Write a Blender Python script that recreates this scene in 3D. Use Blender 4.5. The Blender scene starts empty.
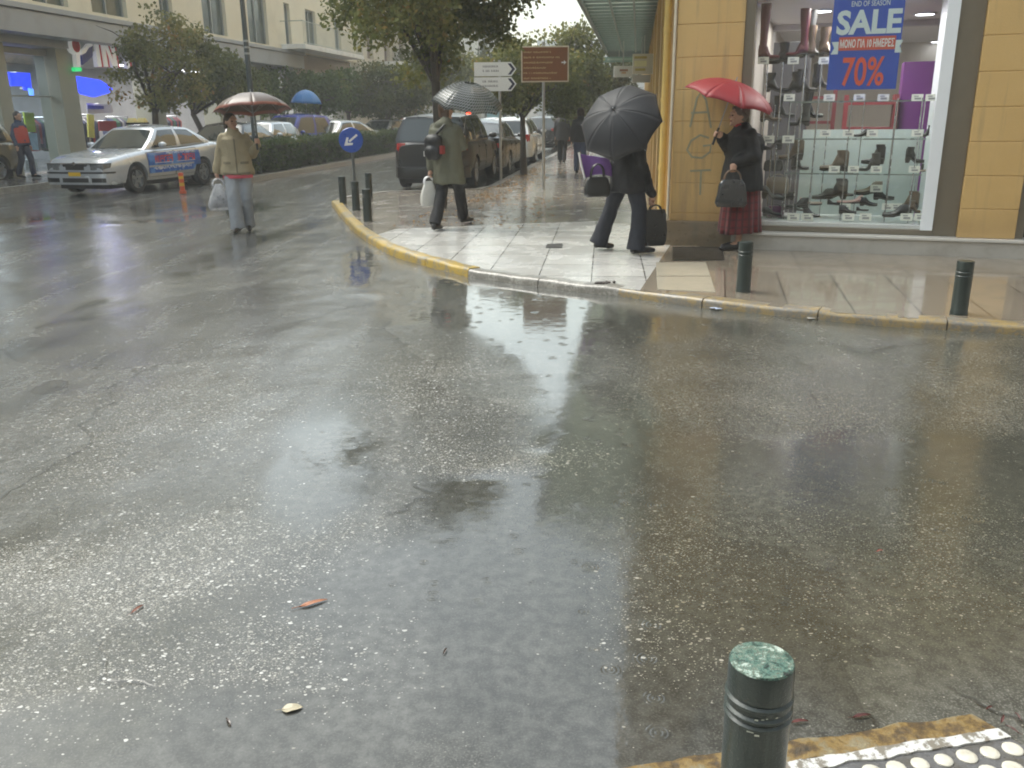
import bpy, bmesh, math, random
import numpy as np
from mathutils import Vector, Matrix, noise, Quaternion

random.seed(7)
R = math.radians
SC = bpy.context.scene
COL = SC.collection

# ------------------------------------------------------------------ camera
CAM_H = 1.6                      # eye height above the road
K = CAM_H / 1.5                  # the survey of the street was made in units of 1/1.5 of that height
FPX, CX, CY = 875.0, 512.0, 384.0
_down = np.array([31.0, 2823.0, 875.0]); _down /= np.linalg.norm(_down)
_up = -_down
_f = np.array([0, 0, 1.0]); _fwd = _f - _up * (_f @ _up); _fwd /= np.linalg.norm(_fwd)
_right = np.cross(_fwd, _up)
if _right[0] < 0: _right = -_right
_B = np.array([_right, _fwd, _up])          # image axes (x right, y down, z in) -> world

def ray(px, py):
    return _B @ np.array([px - CX, py - CY, FPX])
def G(px, py, z=0.0):
    r = ray(px, py); t = (z - CAM_H) / r[2]
    return Vector((0, 0, CAM_H)) + Vector(r * t)
def D(px, py, Y):
    r = ray(px, py); t = Y / r[1]
    return Vector((0, 0, CAM_H)) + Vector(r * t)
def onplane(px, py, p0, n):
    r = Vector(ray(px, py)); o = Vector((0, 0, CAM_H))
    return o + r * ((Vector(p0) - o).dot(n) / r.dot(n))
def proj(P):
    v = P - np.array([0, 0, CAM_H]); c = v @ _B
    return CX + FPX * c[:, 0] / c[:, 2], CY + FPX * c[:, 1] / c[:, 2], c[:, 2]

cam_d = bpy.data.cameras.new('camera'); cam = bpy.data.objects.new('camera', cam_d); COL.objects.link(cam)
cam_d.sensor_width = 36; cam_d.lens = FPX / 1024 * 36; cam_d.clip_start = 0.05; cam_d.clip_end = 3000
ix, iy, iz = _B[:, 0], _B[:, 1], _B[:, 2]
M = Matrix(((ix[0], -iy[0], -iz[0], 0), (ix[1], -iy[1], -iz[1], 0), (ix[2], -iy[2], -iz[2], CAM_H), (0, 0, 0, 1)))
cam.matrix_world = M
SC.camera = cam

# ------------------------------------------------------------------ sky, sun, exposure
SUN_EL, SUN_AZ = R(56), R(300)
w = bpy.data.worlds.new('World'); SC.world = w; w.use_nodes = True
nt = w.node_tree; nt.nodes.clear()
sky = nt.nodes.new('ShaderNodeTexSky'); sky.sky_type = 'NISHITA'; sky.sun_disc = False
sky.sun_elevation = SUN_EL; sky.sun_rotation = SUN_AZ; sky.dust_density = 4.0; sky.air_density = 1.6; sky.altitude = 50
hs = nt.nodes.new('ShaderNodeHueSaturation'); hs.inputs['Saturation'].default_value = 0.48
bg = nt.nodes.new('ShaderNodeBackground'); bg.inputs['Strength'].default_value = 0.11
wo = nt.nodes.new('ShaderNodeOutputWorld')
wb = nt.nodes.new('ShaderNodeMix'); wb.data_type = 'RGBA'; wb.blend_type = 'MULTIPLY'; wb.inputs[0].default_value = 1; wb.inputs[7].default_value = (.955, 1, .955, 1)   # cloud light, a touch green
nt.links.new(sky.outputs[0], hs.inputs['Color']); nt.links.new(hs.outputs[0], wb.inputs[6]); nt.links.new(wb.outputs[2], bg.inputs['Color']); nt.links.new(bg.outputs[0], wo.inputs[0])
sd = bpy.data.lights.new('sun', 'SUN'); sd.energy = 0.5; sd.angle = R(30); sd.color = (1, .99, .97)
sun = bpy.data.objects.new('sun', sd); COL.objects.link(sun)
sdir = Vector((math.sin(SUN_AZ) * math.cos(SUN_EL), math.cos(SUN_AZ) * math.cos(SUN_EL), math.sin(SUN_EL)))
sun.rotation_euler = sdir.to_track_quat('Z', 'Y').to_euler()
SC.view_settings.view_transform = 'Standard'; SC.view_settings.look = 'None'
SC.view_settings.exposure = 1.66; SC.view_settings.gamma = 1; SC.view_settings.use_curve_mapping = False
SC.cycles.use_denoising = True
SC.cycles.filter_width = 1.9
SC.cycles.volume_bounces = 1
SC.cycles.max_bounces = 8; SC.cycles.transparent_max_bounces = 12
SC.cycles.sample_clamp_indirect = 6

# ------------------------------------------------------------------ materials
MATS = {}
class NB:
    def __init__(s, name):
        s.m = bpy.data.materials.new(name); s.m.use_nodes = True
        s.t = s.m.node_tree; s.t.nodes.clear()
        s.out = s.n('ShaderNodeOutputMaterial')
    def n(s, typ, **kw):
        nd = s.t.nodes.new(typ)
        for k, v in kw.items():
            if k in nd.inputs: 
                s.set(nd, k, v)
            else: setattr(nd, k, v)
        return nd
    def set(s, nd, k, v):
        if hasattr(v, 'is_output') or isinstance(v, bpy.types.NodeSocket): s.t.links.new(v, nd.inputs[k])
        else: nd.inputs[k].default_value = v
    def coord(s, kind='Object'): return s.n('ShaderNodeTexCoord').outputs[kind]
    def noise(s, vec, scale, detail=4, rough=.55, dist=0):
        nd = s.n('ShaderNodeTexNoise'); s.set(nd, 'Vector', vec)
        s.set(nd, 'Scale', scale); s.set(nd, 'Detail', detail); s.set(nd, 'Roughness', rough); s.set(nd, 'Distortion', dist)
        return nd.outputs['Fac']
    def mapping(s, vec, scale=(1, 1, 1), rot=(0, 0, 0), loc=(0, 0, 0)):
        nd = s.n('ShaderNodeMapping'); s.set(nd, 'Vector', vec); s.set(nd, 'Scale', scale); s.set(nd, 'Rotation', rot); s.set(nd, 'Location', loc)
        return nd.outputs[0]
    def math(s, op, a, b=0.0, clamp=False):
        nd = s.n('ShaderNodeMath'); nd.operation = op; nd.use_clamp = clamp
        s.set(nd, 0, a); s.set(nd, 1, b); return nd.outputs[0]
    def mix(s, fac, a, b, blend='MIX'):
        nd = s.n('ShaderNodeMix'); nd.data_type = 'RGBA'; nd.blend_type = blend; nd.clamp_factor = True
        s.set(nd, 0, fac); s.set(nd, 6, a); s.set(nd, 7, b); return nd.outputs[2]
    def mixf(s, fac, a, b):
        nd = s.n('ShaderNodeMix'); nd.data_type = 'FLOAT'; s.set(nd, 0, fac); s.set(nd, 2, a); s.set(nd, 3, b); return nd.outputs[0]
    def ramp(s, fac, stops):
        nd = s.n('ShaderNodeValToRGB'); s.set(nd, 0, fac); el = nd.color_ramp.elements
        while len(el) < len(stops): el.new(.5)
        for e, (p, c) in zip(el, stops):
            e.position = p; e.color = c if len(c) == 4 else (*c, 1)
        return nd.outputs[0]
    def step(s, x, lo, hi):
        nd = s.n('ShaderNodeMapRange'); nd.interpolation_type = 'SMOOTHSTEP'
        s.set(nd, 0, x); s.set(nd, 1, lo); s.set(nd, 2, hi); s.set(nd, 3, 0.0); s.set(nd, 4, 1.0); return nd.outputs[0]
    def bump(s, h, strength=.3, dist=.01, normal=None):
        nd = s.n('ShaderNodeBump'); s.set(nd, 'Height', h); s.set(nd, 'Strength', strength); s.set(nd, 'Distance', dist)
        if normal is not None: s.set(nd, 'Normal', normal)
        return nd.outputs[0]
    def attr(s, name, vec=False):
        nd = s.n('ShaderNodeAttribute'); nd.attribute_name = name; return nd.outputs['Color' if vec else 'Fac']
    def pbsdf(s, **kw):
        nd = s.n('ShaderNodeBsdfPrincipled')
        for k, v in kw.items(): s.set(nd, k.replace('_', ' '), v)
        return nd.outputs[0]
    def done(s, sh): s.t.links.new(sh, s.out.inputs['Surface']); return s.m

def c3(c): return (*c, 1) if len(c) == 3 else c
def sc(c, k): return (c[0] * k, c[1] * k, c[2] * k, 1)

def pm(name, col, rough=.6, metal=0, var=.18, scale=7, bump=0.0, bscale=60, coat=0, coord='Object', dirt=None, dirt_amt=.5, sheen=0, rvar=.12):
    """procedural material: colour and gloss broken by noise, optional dirt patches and bump"""
    if name in MATS: return MATS[name]
    b = NB(name); v = b.coord(coord)
    n1 = b.noise(v, scale, 5, .6)
    c = b.mix(n1, sc(col, 1 - var), sc(col, 1 + var))
    if dirt is not None:
        c = b.mix(b.math('MULTIPLY', b.step(b.noise(v, scale * .45, 6, .65), .48, .68), dirt_amt), c, c3(dirt))
    kw = dict(Base_Color=c, Metallic=metal)
    kw['Roughness'] = b.math('ADD', b.math('MULTIPLY', b.noise(v, scale * 1.7, 4), rvar * 2), rough - rvar, True)
    if coat: kw['Coat_Weight'] = coat; kw['Coat_Roughness'] = .06
    if bump: kw['Normal'] = b.bump(b.noise(v, bscale, 4, .6), bump, .01)
    if sheen: kw['Sheen_Weight'] = sheen
    MATS[name] = b.done(b.pbsdf(**kw)); return MATS[name]

def emit(name, col, strength):
    if name in MATS: return MATS[name]
    b = NB(name); v = b.coord()
    c = b.mix(b.noise(v, 3, 3), sc(col, .85), sc(col, 1.1))
    MATS[name] = b.done(b.pbsdf(Base_Color=c3(col), Roughness=.4, Emission_Color=c, Emission_Strength=strength)); return MATS[name]

def glassmat(name, tint=(.9, .95, .93), refl_rough=.02, ior=1.45, streak=0.0):
    if name in MATS: return MATS[name]
    b = NB(name)
    tr = b.n('ShaderNodeBsdfTransparent'); b.set(tr, 'Color', c3(tint))
    gl = b.n('ShaderNodeBsdfGlossy'); b.set(gl, 'Roughness', refl_rough); b.set(gl, 'Color', (1, 1, 1, 1))
    lw = b.n('ShaderNodeLayerWeight'); b.set(lw, 'Blend', .5); f5 = b.math('ADD', .035, b.math('MULTIPLY', b.math('POWER', lw.outputs['Facing'], 4.0), .8), True)
    mx = b.n('ShaderNodeMixShader'); b.set(mx, 0, f5); b.set(mx, 1, tr.outputs[0]); b.set(mx, 2, gl.outputs[0])
    MATS[name] = b.done(mx.outputs[0]); return MATS[name]

# ------------------------------------------------------------------ mesh building
ORIG = {}
class MB:
    def __init__(s): s.v = []; s.f = []; s.mi = []; s.cur = 0; s.xf = None
    def add(s, vs, fs):
        o = len(s.v)
        for p in vs:
            p = Vector(p)
            if s.xf is not None: p = s.xf @ p
            s.v.append(p)
        for f in fs: s.f.append([i + o for i in f]); s.mi.append(s.cur)
        return o
    def hexa(s, c):      # 8 corners: bottom 4 then top 4
        s.add(c, [(0, 3, 2, 1), (4, 5, 6, 7), (0, 1, 5, 4), (1, 2, 6, 5), (2, 3, 7, 6), (3, 0, 4, 7)])
    def box(s, c, d, rot=None):
        x, y, z = d[0] / 2, d[1] / 2, d[2] / 2
        q = [Vector(p) for p in ((-x, -y, -z), (x, -y, -z), (x, y, -z), (-x, y, -z), (-x, -y, z), (x, -y, z), (x, y, z), (-x, y, z))]
        if rot is not None: q = [rot @ p for p in q]
        s.hexa([p + Vector(c) for p in q])
    def bx(s, x0, x1, y0, y1, z0, z1): s.box(((x0 + x1) / 2, (y0 + y1) / 2, (z0 + z1) / 2), (x1 - x0, y1 - y0, z1 - z0))
    def loft(s, rings, cap=True, closed=True):
        n = len(rings[0]); o = s.add([p for r in rings for p in r], [])
        fs = []
        m = n if closed else n - 1
        for i in range(len(rings) - 1):
            for j in range(m):
                a = i * n + j; b_ = i * n + (j + 1) % n
                fs.append((a, b_, b_ + n, a + n))
        if cap and closed:
            fs.append(tuple(range(n - 1, -1, -1))); fs.append(tuple((len(rings) - 1) * n + j for j in range(n)))
        for f in fs: s.f.append([i + o for i in f]); s.mi.append(s.cur)
    def tube(s, pts, r, n=8, cap=True, ry=None):
        pts = [Vector(p) for p in pts]; rs = r if isinstance(r, (list, tuple)) else [r] * len(pts)
        rings = []; prev = None
        for i, p in enumerate(pts):
            t = (pts[min(i + 1, len(pts) - 1)] - pts[max(i - 1, 0)])
            if t.length < 1e-9: t = Vector((0, 0, 1))
            t.normalize()
            if prev is None:
                a = t.orthogonal().normalized()
            else:
                a = prev - t * prev.dot(t)
                a = a.normalized() if a.length > 1e-6 else t.orthogonal().normalized()
            prev = a; b_ = t.cross(a)
            rings.append([p + (a * math.cos(2 * math.pi * k / n) + b_ * math.sin(2 * math.pi * k / n) * (ry or 1)) * rs[i] for k in range(n)])
        s.loft(rings, cap)
    def cap(s, p0, p1, r0, r1=None, n=12):
        """tapered capsule"""
        r1 = r0 if r1 is None else r1; p0 = Vector(p0); p1 = Vector(p1); d = p1 - p0; L = d.length
        if L < 1e-6: d = Vector((0, 0, 1e-4)); L = 1e-4
        t = d / L; pts = []; rs = []
        for k in range(1, 5): a = math.pi / 2 * k / 4; pts.append(p0 - t * r0 * math.cos(a)); rs.append(r0 * math.sin(a))
        for k in range(4, 0, -1): a = math.pi / 2 * k / 4; pts.append(p1 + t * r1 * math.cos(a)); rs.append(r1 * math.sin(a))
        s.tube(pts, rs, n)
    def ell(s, c, rad, rot=None, nu=16, nv=10):
        rings = []
        for i in range(1, nv):
            a = math.pi * i / nv - math.pi / 2
            ring = []
            for j in range(nu):
                t = 2 * math.pi * j / nu
                p = Vector((rad[0] * math.cos(a) * math.cos(t), rad[1] * math.cos(a) * math.sin(t), rad[2] * math.sin(a)))
                if rot is not None: p = rot @ p
                ring.append(p + Vector(c))
            rings.append(ring)
        s.loft(rings)
    def lathe(s, prof, n=24, c=(0, 0, 0), axis='z', cap=True):
        rings = []
        for r, z in prof:
            ring = []
            for k in range(n):
                a = 2 * math.pi * k / n
                x, y = r * math.cos(a), r * math.sin(a)
                p = (x, y, z) if axis == 'z' else ((x, z, y) if axis == 'y' else (z, x, y))
                ring.append(Vector(p) + Vector(c))
            rings.append(ring)
        s.loft(rings, cap)
    def prism(s, poly, z0, z1):
        n = len(poly)
        s.add([(p[0], p[1], z0) for p in poly] + [(p[0], p[1], z1) for p in poly],
              [tuple(range(n - 1, -1, -1)), tuple(range(n, 2 * n))] + [(i, (i + 1) % n, n + (i + 1) % n, n + i) for i in range(n)])
    def build(s, name, mat, parent=None, smooth=None, bev=0, world=False, seg=2):
        me = bpy.data.meshes.new(name)
        vs = s.v
        if world and parent is not None:
            L = ORIG[parent.name]; vs = [v - L for v in vs]
        me.from_pydata([tuple(v) for v in vs], [], s.f)
        mats = mat if isinstance(mat, (list, tuple)) else [mat]
        for m in mats: me.materials.append(m)
        if len(mats) > 1: me.polygons.foreach_set('material_index', s.mi)
        bm = bmesh.new(); bm.from_mesh(me)
        bmesh.ops.recalc_face_normals(bm, faces=bm.faces[:])
        if bev:
            es = [e for e in bm.edges if len(e.link_faces) == 2 and e.calc_face_angle(0) > R(30)]
            bmesh.ops.bevel(bm, geom=es, offset=bev, segments=seg, affect='EDGES', profile=.6, clamp_overlap=True)
        bm.to_mesh(me); bm.free()
        if smooth is not None:
            me.polygons.foreach_set('use_smooth', [True] * len(me.polygons))
            me.set_sharp_from_angle(angle=R(smooth))
        o = bpy.data.objects.new(name, me); COL.objects.link(o)
        if parent is not None:
            o.parent = parent
            ORIG[o.name] = ORIG[parent.name] if world else Vector((0, 0, 0))
        return o

def tag(o, label=None, cat=None, group=None, kind=None):
    if label: o['label'] = label
    if cat: o['category'] = cat
    if group: o['group'] = group
    if kind: o['kind'] = kind
    return o
def thing(name, label, cat, loc=(0, 0, 0), rotz=0, group=None):
    o = bpy.data.objects.new(name, None); COL.objects.link(o); o.empty_display_size = .2
    o.location = loc; o.rotation_euler = (0, 0, rotz); tag(o, label, cat, group); ORIG[o.name] = Vector(loc); return o
def struct(name, mb, mat, **kw):
    o = mb.build(name, mat, **kw); o['kind'] = 'structure'; return o
def kids(o): return [c for c in bpy.data.objects if c.parent == o]
def dup(root, loc=None, rotz=None, label=None, tree=None):
    tree = tree or {}
    def rec(o, par):
        c = o.copy(); COL.objects.link(c); c.parent = par
        for k in list(o.children): rec(k, c)
        return c
    r = rec(root, None)
    if loc is not None: r.location = loc
    if rotz is not None: r.rotation_euler = (0, 0, rotz)
    if label: r['label'] = label
    return r

def remesh_obj(mb, name, mat, parent, voxel, smooth_it=3, fold=0.0, fscale=6, stretch=(1, 1, .4), seed=0):
    """overlapping solids fused to one continuous surface"""
    o = mb.build(name, mat)
    md = o.modifiers.new('r', 'REMESH'); md.mode = 'VOXEL'; md.voxel_size = voxel; md.use_smooth_shade = True
    if smooth_it:
        m2 = o.modifiers.new('s', 'SMOOTH'); m2.factor = .5; m2.iterations = smooth_it
    dg = bpy.context.evaluated_depsgraph_get()
    me = bpy.data.meshes.new_from_object(o.evaluated_get(dg))
    old = o.data; o.modifiers.clear(); o.data = me; bpy.data.meshes.remove(old); me.name = name
    if fold:
        ns = [v.normal.copy() for v in me.vertices]
        for v, n_ in zip(me.vertices, ns):
            q = Vector((v.co.x * stretch[0], v.co.y * stretch[1], v.co.z * stretch[2])) * fscale + Vector((seed * 3.1, seed, 0))
            a = noise.noise(q) + .5 * noise.noise(q * 2.3)
            v.co += n_ * a * fold
    if not me.materials: me.materials.append(mat if not isinstance(mat, (list, tuple)) else mat[0])
    me.polygons.foreach_set('use_smooth', [True] * len(me.polygons))
    if parent is not None: o.parent = parent
    return o

def text_mesh(name, body, size, origin, ex, ey, mat, parent, extrude=.002, bold=0.0, align='CENTER', sx=1.0, world=True):
    cu = bpy.data.curves.new(name, 'FONT'); cu.body = body; cu.size = size; cu.extrude = extrude; cu.offset = bold
    cu.align_x = align; cu.align_y = 'CENTER'; cu.resolution_u = 3
    t = bpy.data.objects.new(name, cu); COL.objects.link(t)
    dg = bpy.context.evaluated_depsgraph_get()
    me = bpy.data.meshes.new_from_object(t.evaluated_get(dg)); bpy.data.objects.remove(t); bpy.data.curves.remove(cu)
    ex = Vector(ex).normalized(); ey = Vector(ey).normalized(); ez = ex.cross(ey)
    L = ORIG[parent.name] if (parent is not None and world and parent.name in ORIG) else Vector((0, 0, 0))
    for v in me.vertices: v.co = Vector(origin) + ex * v.co.x * sx + ey * v.co.y + ez * v.co.z - L
    me.materials.clear(); me.materials.append(mat)
    o = bpy.data.objects.new(name, me); COL.objects.link(o)
    if parent is not None: o.parent = parent
    return o

# street frames: S along the avenue, Rv across it (to the right); E along the shop front, N into the shop
_a = R(8); S2 = Vector((math.sin(_a), math.cos(_a), 0)); R2 = Vector((math.cos(_a), -math.sin(_a), 0))
C0 = Vector((2.85, 9.44, 0)); E2 = (Vector((5.09, 8.65, 0)) - C0).normalized(); N2 = Vector((-E2.y, E2.x, 0))
UP = Vector((0, 0, 1))
def SR(s, r, z): return (S2 * s + R2 * r) * K + UP * z * K
def FW(u, d, z): return (C0 + E2 * u + N2 * d + UP * z) * K
def toSR(p): return p.dot(S2) / K, p.dot(R2) / K
def onF(px, py, d):
    p = onplane(px, py, FW(0, d, 0), N2) / K
    return (p - C0).dot(E2), p.z
def onR(px, py, r):
    p = onplane(px, py, SR(0, r, 0), R2) / K
    return p.dot(S2), p.z
def fbox(mb, u0, u1, d0, d1, z0, z1):
    mb.hexa([FW(u0, d0, z0), FW(u1, d0, z0), FW(u1, d1, z0), FW(u0, d1, z0), FW(u0, d0, z1), FW(u1, d0, z1), FW(u1, d1, z1), FW(u0, d1, z1)])
def sbox(mb, s0, s1, r0, r1, z0, z1):
    mb.hexa([SR(s0, r0, z0), SR(s0, r1, z0), SR(s1, r1, z0), SR(s1, r0, z0), SR(s0, r0, z1), SR(s0, r1, z1), SR(s1, r1, z1), SR(s1, r0, z1)])
def sm(x, a, b):
    t = min(1, max(0, (x - a) / (b - a))); return t * t * (3 - 2 * t)
def fbm(x, y, s=1.0, o=4, seed=0.0):
    a, f, t = 1.0, s, 0.0
    for _ in range(o): t += a * noise.noise(Vector((x * f + seed, y * f - seed, seed * .7))); a *= .5; f *= 2.1
    return t

# ================================================================== THE GROUND
def road_material():
    b = NB('wet asphalt'); v = b.coord('Object')
    pud = b.attr('puddle'); spk = b.attr('speck'); mud = b.attr('mud')
    st = b.mapping(v, (1.5, .22, 1), (0, 0, R(10)))
    big = b.noise(v, .9, 6, .62, .4); streak = b.noise(st, 2.2, 6, .65, .6); fine = b.noise(v, 22, 5, .7); grit = b.noise(v, 150, 2, .6)
    m1 = b.math('ADD', b.math('MULTIPLY', streak, .55), b.math('MULTIPLY', big, .45))
    base = b.ramp(m1, [(.3, (.055, .055, .051)), (.45, (.10, .10, .093)), (.6, (.158, .157, .147)), (.78, (.21, .209, .197))])
    base = b.mix(b.math('MULTIPLY', mud, b.math('ADD', .45, b.math('MULTIPLY', big, .7)), True), base, (.060, .058, .038, 1))
    base = b.mix(b.step(fine, .35, .7), b.mix(.55, base, (.02, .02, .018, 1)), base)
    base = b.mix(b.math('MULTIPLY', b.step(grit, .48, .68), b.mixf(pud, .45, .2)), base, (.24, .235, .215, 1))
    # old patches of different mixes, and cracks between and across them
    dv = b.n('ShaderNodeVectorMath'); dv.operation = 'MULTIPLY_ADD'; wn = b.n('ShaderNodeTexNoise'); b.set(wn, 'Vector', v); b.set(wn, 'Scale', .9); b.set(wn, 'Detail', 5); b.set(dv, 0, wn.outputs['Color']); b.set(dv, 1, (1.1, 1.1, 0)); b.set(dv, 2, b.mapping(v, (.8, .45, 1), (0, 0, R(14))))
    pv_ = b.n('ShaderNodeTexVoronoi'); pv_.voronoi_dimensions = '2D'; b.set(pv_, 'Vector', dv.outputs[0]); b.set(pv_, 'Scale', .75); ps_ = b.n('ShaderNodeSeparateColor'); b.set(ps_, 0, pv_.outputs['Color'])
    base = b.mix(1.0, base, b.ramp(ps_.outputs[0], [(0, (.72, .72, .72)), (1, (1.22, 1.22, 1.2))]), 'MULTIPLY')
    cv = b.n('ShaderNodeTexVoronoi'); cv.voronoi_dimensions = '2D'; cv.feature = 'DISTANCE_TO_EDGE'; b.set(cv, 'Vector', dv.outputs[0]); b.set(cv, 'Scale', .75)
    crack = b.math('MULTIPLY', b.math('MULTIPLY', b.math('SUBTRACT', 1.0, b.math('MULTIPLY', pud, .9)), b.math('SUBTRACT', 1.0, b.step(cv.outputs['Distance'], .003, .011))), b.step(b.noise(v, .55, 3), .44, .56))
    base = b.mix(b.math('MULTIPLY', crack, .75), base, (.022, .021, .018, 1))
    # exposed pale aggregate: stones of two sizes, many where the surface is worn
    def stones(scale, size, mult, rot):
        vo = b.n('ShaderNodeTexVoronoi'); vo.voronoi_dimensions = '2D'
        wv = b.n('ShaderNodeTexNoise'); b.set(wv, 'Vector', v); b.set(wv, 'Scale', scale * 1.3); b.set(wv, 'Detail', 2); va = b.n('ShaderNodeVectorMath'); va.operation = 'MULTIPLY_ADD'; b.set(va, 0, wv.outputs['Color']); b.set(va, 1, (.5 / scale, .5 / scale, 0)); b.set(va, 2, b.mapping(v, (1, 1.35, 1), (0, 0, R(rot)))); b.set(vo, 'Vector', va.outputs[0]); b.set(vo, 'Scale', scale)
        sep = b.n('ShaderNodeSeparateColor'); b.set(sep, 0, vo.outputs['Color'])
        keep = b.math('LESS_THAN', sep.outputs[0], b.math('MULTIPLY', spk, mult))
        sz = b.math('ADD', size * .32, b.math('MULTIPLY', b.math('POWER', sep.outputs[1], 2.0), size * .95))
        dot = b.math('SUBTRACT', 1.0, b.step(vo.outputs['Distance'], b.math('MULTIPLY', sz, .75), sz))
        return b.math('MULTIPLY', dot, keep), sep.outputs[2]
    d1, c1 = stones(46, .36, .40, 10); d2, c2 = stones(80, .40, .75, 35); d3, c3_ = stones(135, .42, .85, 70)
    rmud = b.attr('submerged')
    stone = b.mix(c1, (.22, .21, .18, 1), (.60, .59, .56, 1)); stone = b.mix(b.math('MULTIPLY', rmud, .75), stone, (.15, .125, .075, 1))
    base = b.mix(b.math('MULTIPLY', d3, .7), base, (.36, .34, .29, 1))
    base = b.mix(b.math('MULTIPLY', d2, .9), base, b.mix(b.math('MULTIPLY', rmud, .75), b.mix(c2, (.24, .225, .19, 1), (.54, .52, .48, 1)), (.13, .11, .07, 1)))
    base = b.mix(d1, base, stone)
    # wetness: standing water is smooth, the rest is a film over rough asphalt
    film = b.math('ADD', .11, b.math('MULTIPLY', b.math('MULTIPLY', fine, streak), .5))
    rough = b.mixf(pud, film, b.math('ADD', .055, b.math('MULTIPLY', rmud, .09)))
    hgt = b.math('SUBTRACT', b.math('ADD', b.math('MULTIPLY', grit, .35), b.math('MULTIPLY', fine, .65)), crack)
    dry = b.math('SUBTRACT', 1.0, b.math('MULTIPLY', pud, .985))
    nb = b.n('ShaderNodeBump'); b.set(nb, 'Height', b.math('MULTIPLY', hgt, dry)); b.set(nb, 'Strength', .30); b.set(nb, 'Distance', .012)
    nb3 = b.n('ShaderNodeBump'); b.set(nb3, 'Height', b.math('MULTIPLY', b.math('ADD', b.math('MULTIPLY', d1, .6), b.math('MULTIPLY', d2, .4)), dry)); b.set(nb3, 'Strength', .5); b.set(nb3, 'Distance', .004); b.set(nb3, 'Normal', nb.outputs[0])
    # rings where drops land
    vo = b.n('ShaderNodeTexVoronoi'); vo.voronoi_dimensions = '2D'; b.set(vo, 'Vector', v); b.set(vo, 'Scale', 5.5)
    sp = b.n('ShaderNodeSeparateColor'); b.set(sp, 0, vo.outputs['Color'])
    dist = vo.outputs['Distance']
    ring = b.math('SINE', b.math('MULTIPLY', dist, 85.0))
    rad = b.math('ADD', .12, b.math('MULTIPLY', sp.outputs[1], .22))
    fall = b.math('SUBTRACT', 1.0, b.step(dist, b.math('MULTIPLY', rad, .4), rad))
    on = b.math('LESS_THAN', sp.outputs[0], .62)
    rip = b.math('MULTIPLY', b.math('MULTIPLY', ring, fall), b.math('MULTIPLY', on, pud))
    wav = b.math('MULTIPLY', b.noise(v, 9, 3), b.math('MULTIPLY', pud, .22))
    nb2 = b.n('ShaderNodeBump'); b.set(nb2, 'Height', b.math('ADD', b.math('MULTIPLY', rip, .045), wav)); b.set(nb2, 'Strength', .22); b.set(nb2, 'Distance', .02); b.set(nb2, 'Normal', nb3.outputs[0])
    coatn = b.n('ShaderNodeBump'); b.set(coatn, 'Height', b.math('ADD', b.math('MULTIPLY', rip, .045), b.math('ADD', wav, b.math('MULTIPLY', b.math('MULTIPLY', fine, dry), .5)))); b.set(coatn, 'Strength', .2); b.set(coatn, 'Distance', .02)
    sh = b.pbsdf(Base_Color=base, Roughness=rough, IOR=1.36, Normal=nb2.outputs[0], Coat_Weight=b.math('ADD', .6, b.math('MULTIPLY', pud, .2)), Coat_Roughness=b.mixf(pud, .12, b.math('ADD', .04, b.math('MULTIPLY', rmud, .10))), Coat_IOR=1.33, Coat_Normal=coatn.outputs[0])
    return b.done(sh)

def blobs(px, py, L):
    o = np.zeros_like(px)
    for cx, cy, rx, ry, rot, wt in L:
        a = R(rot); dx, dy = px - cx, py - cy
        u = (dx * math.cos(a) + dy * math.sin(a)) / rx; v = (-dx * math.sin(a) + dy * math.cos(a)) / ry
        d = np.sqrt(u * u + v * v)
        o = np.maximum(o, wt * np.clip((1.35 - d) / .7, 0, 1))
    return o
def sms(x, a, b):
    t = np.clip((x - a) / (b - a), 0, 1); return t * t * (3 - 2 * t)

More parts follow.
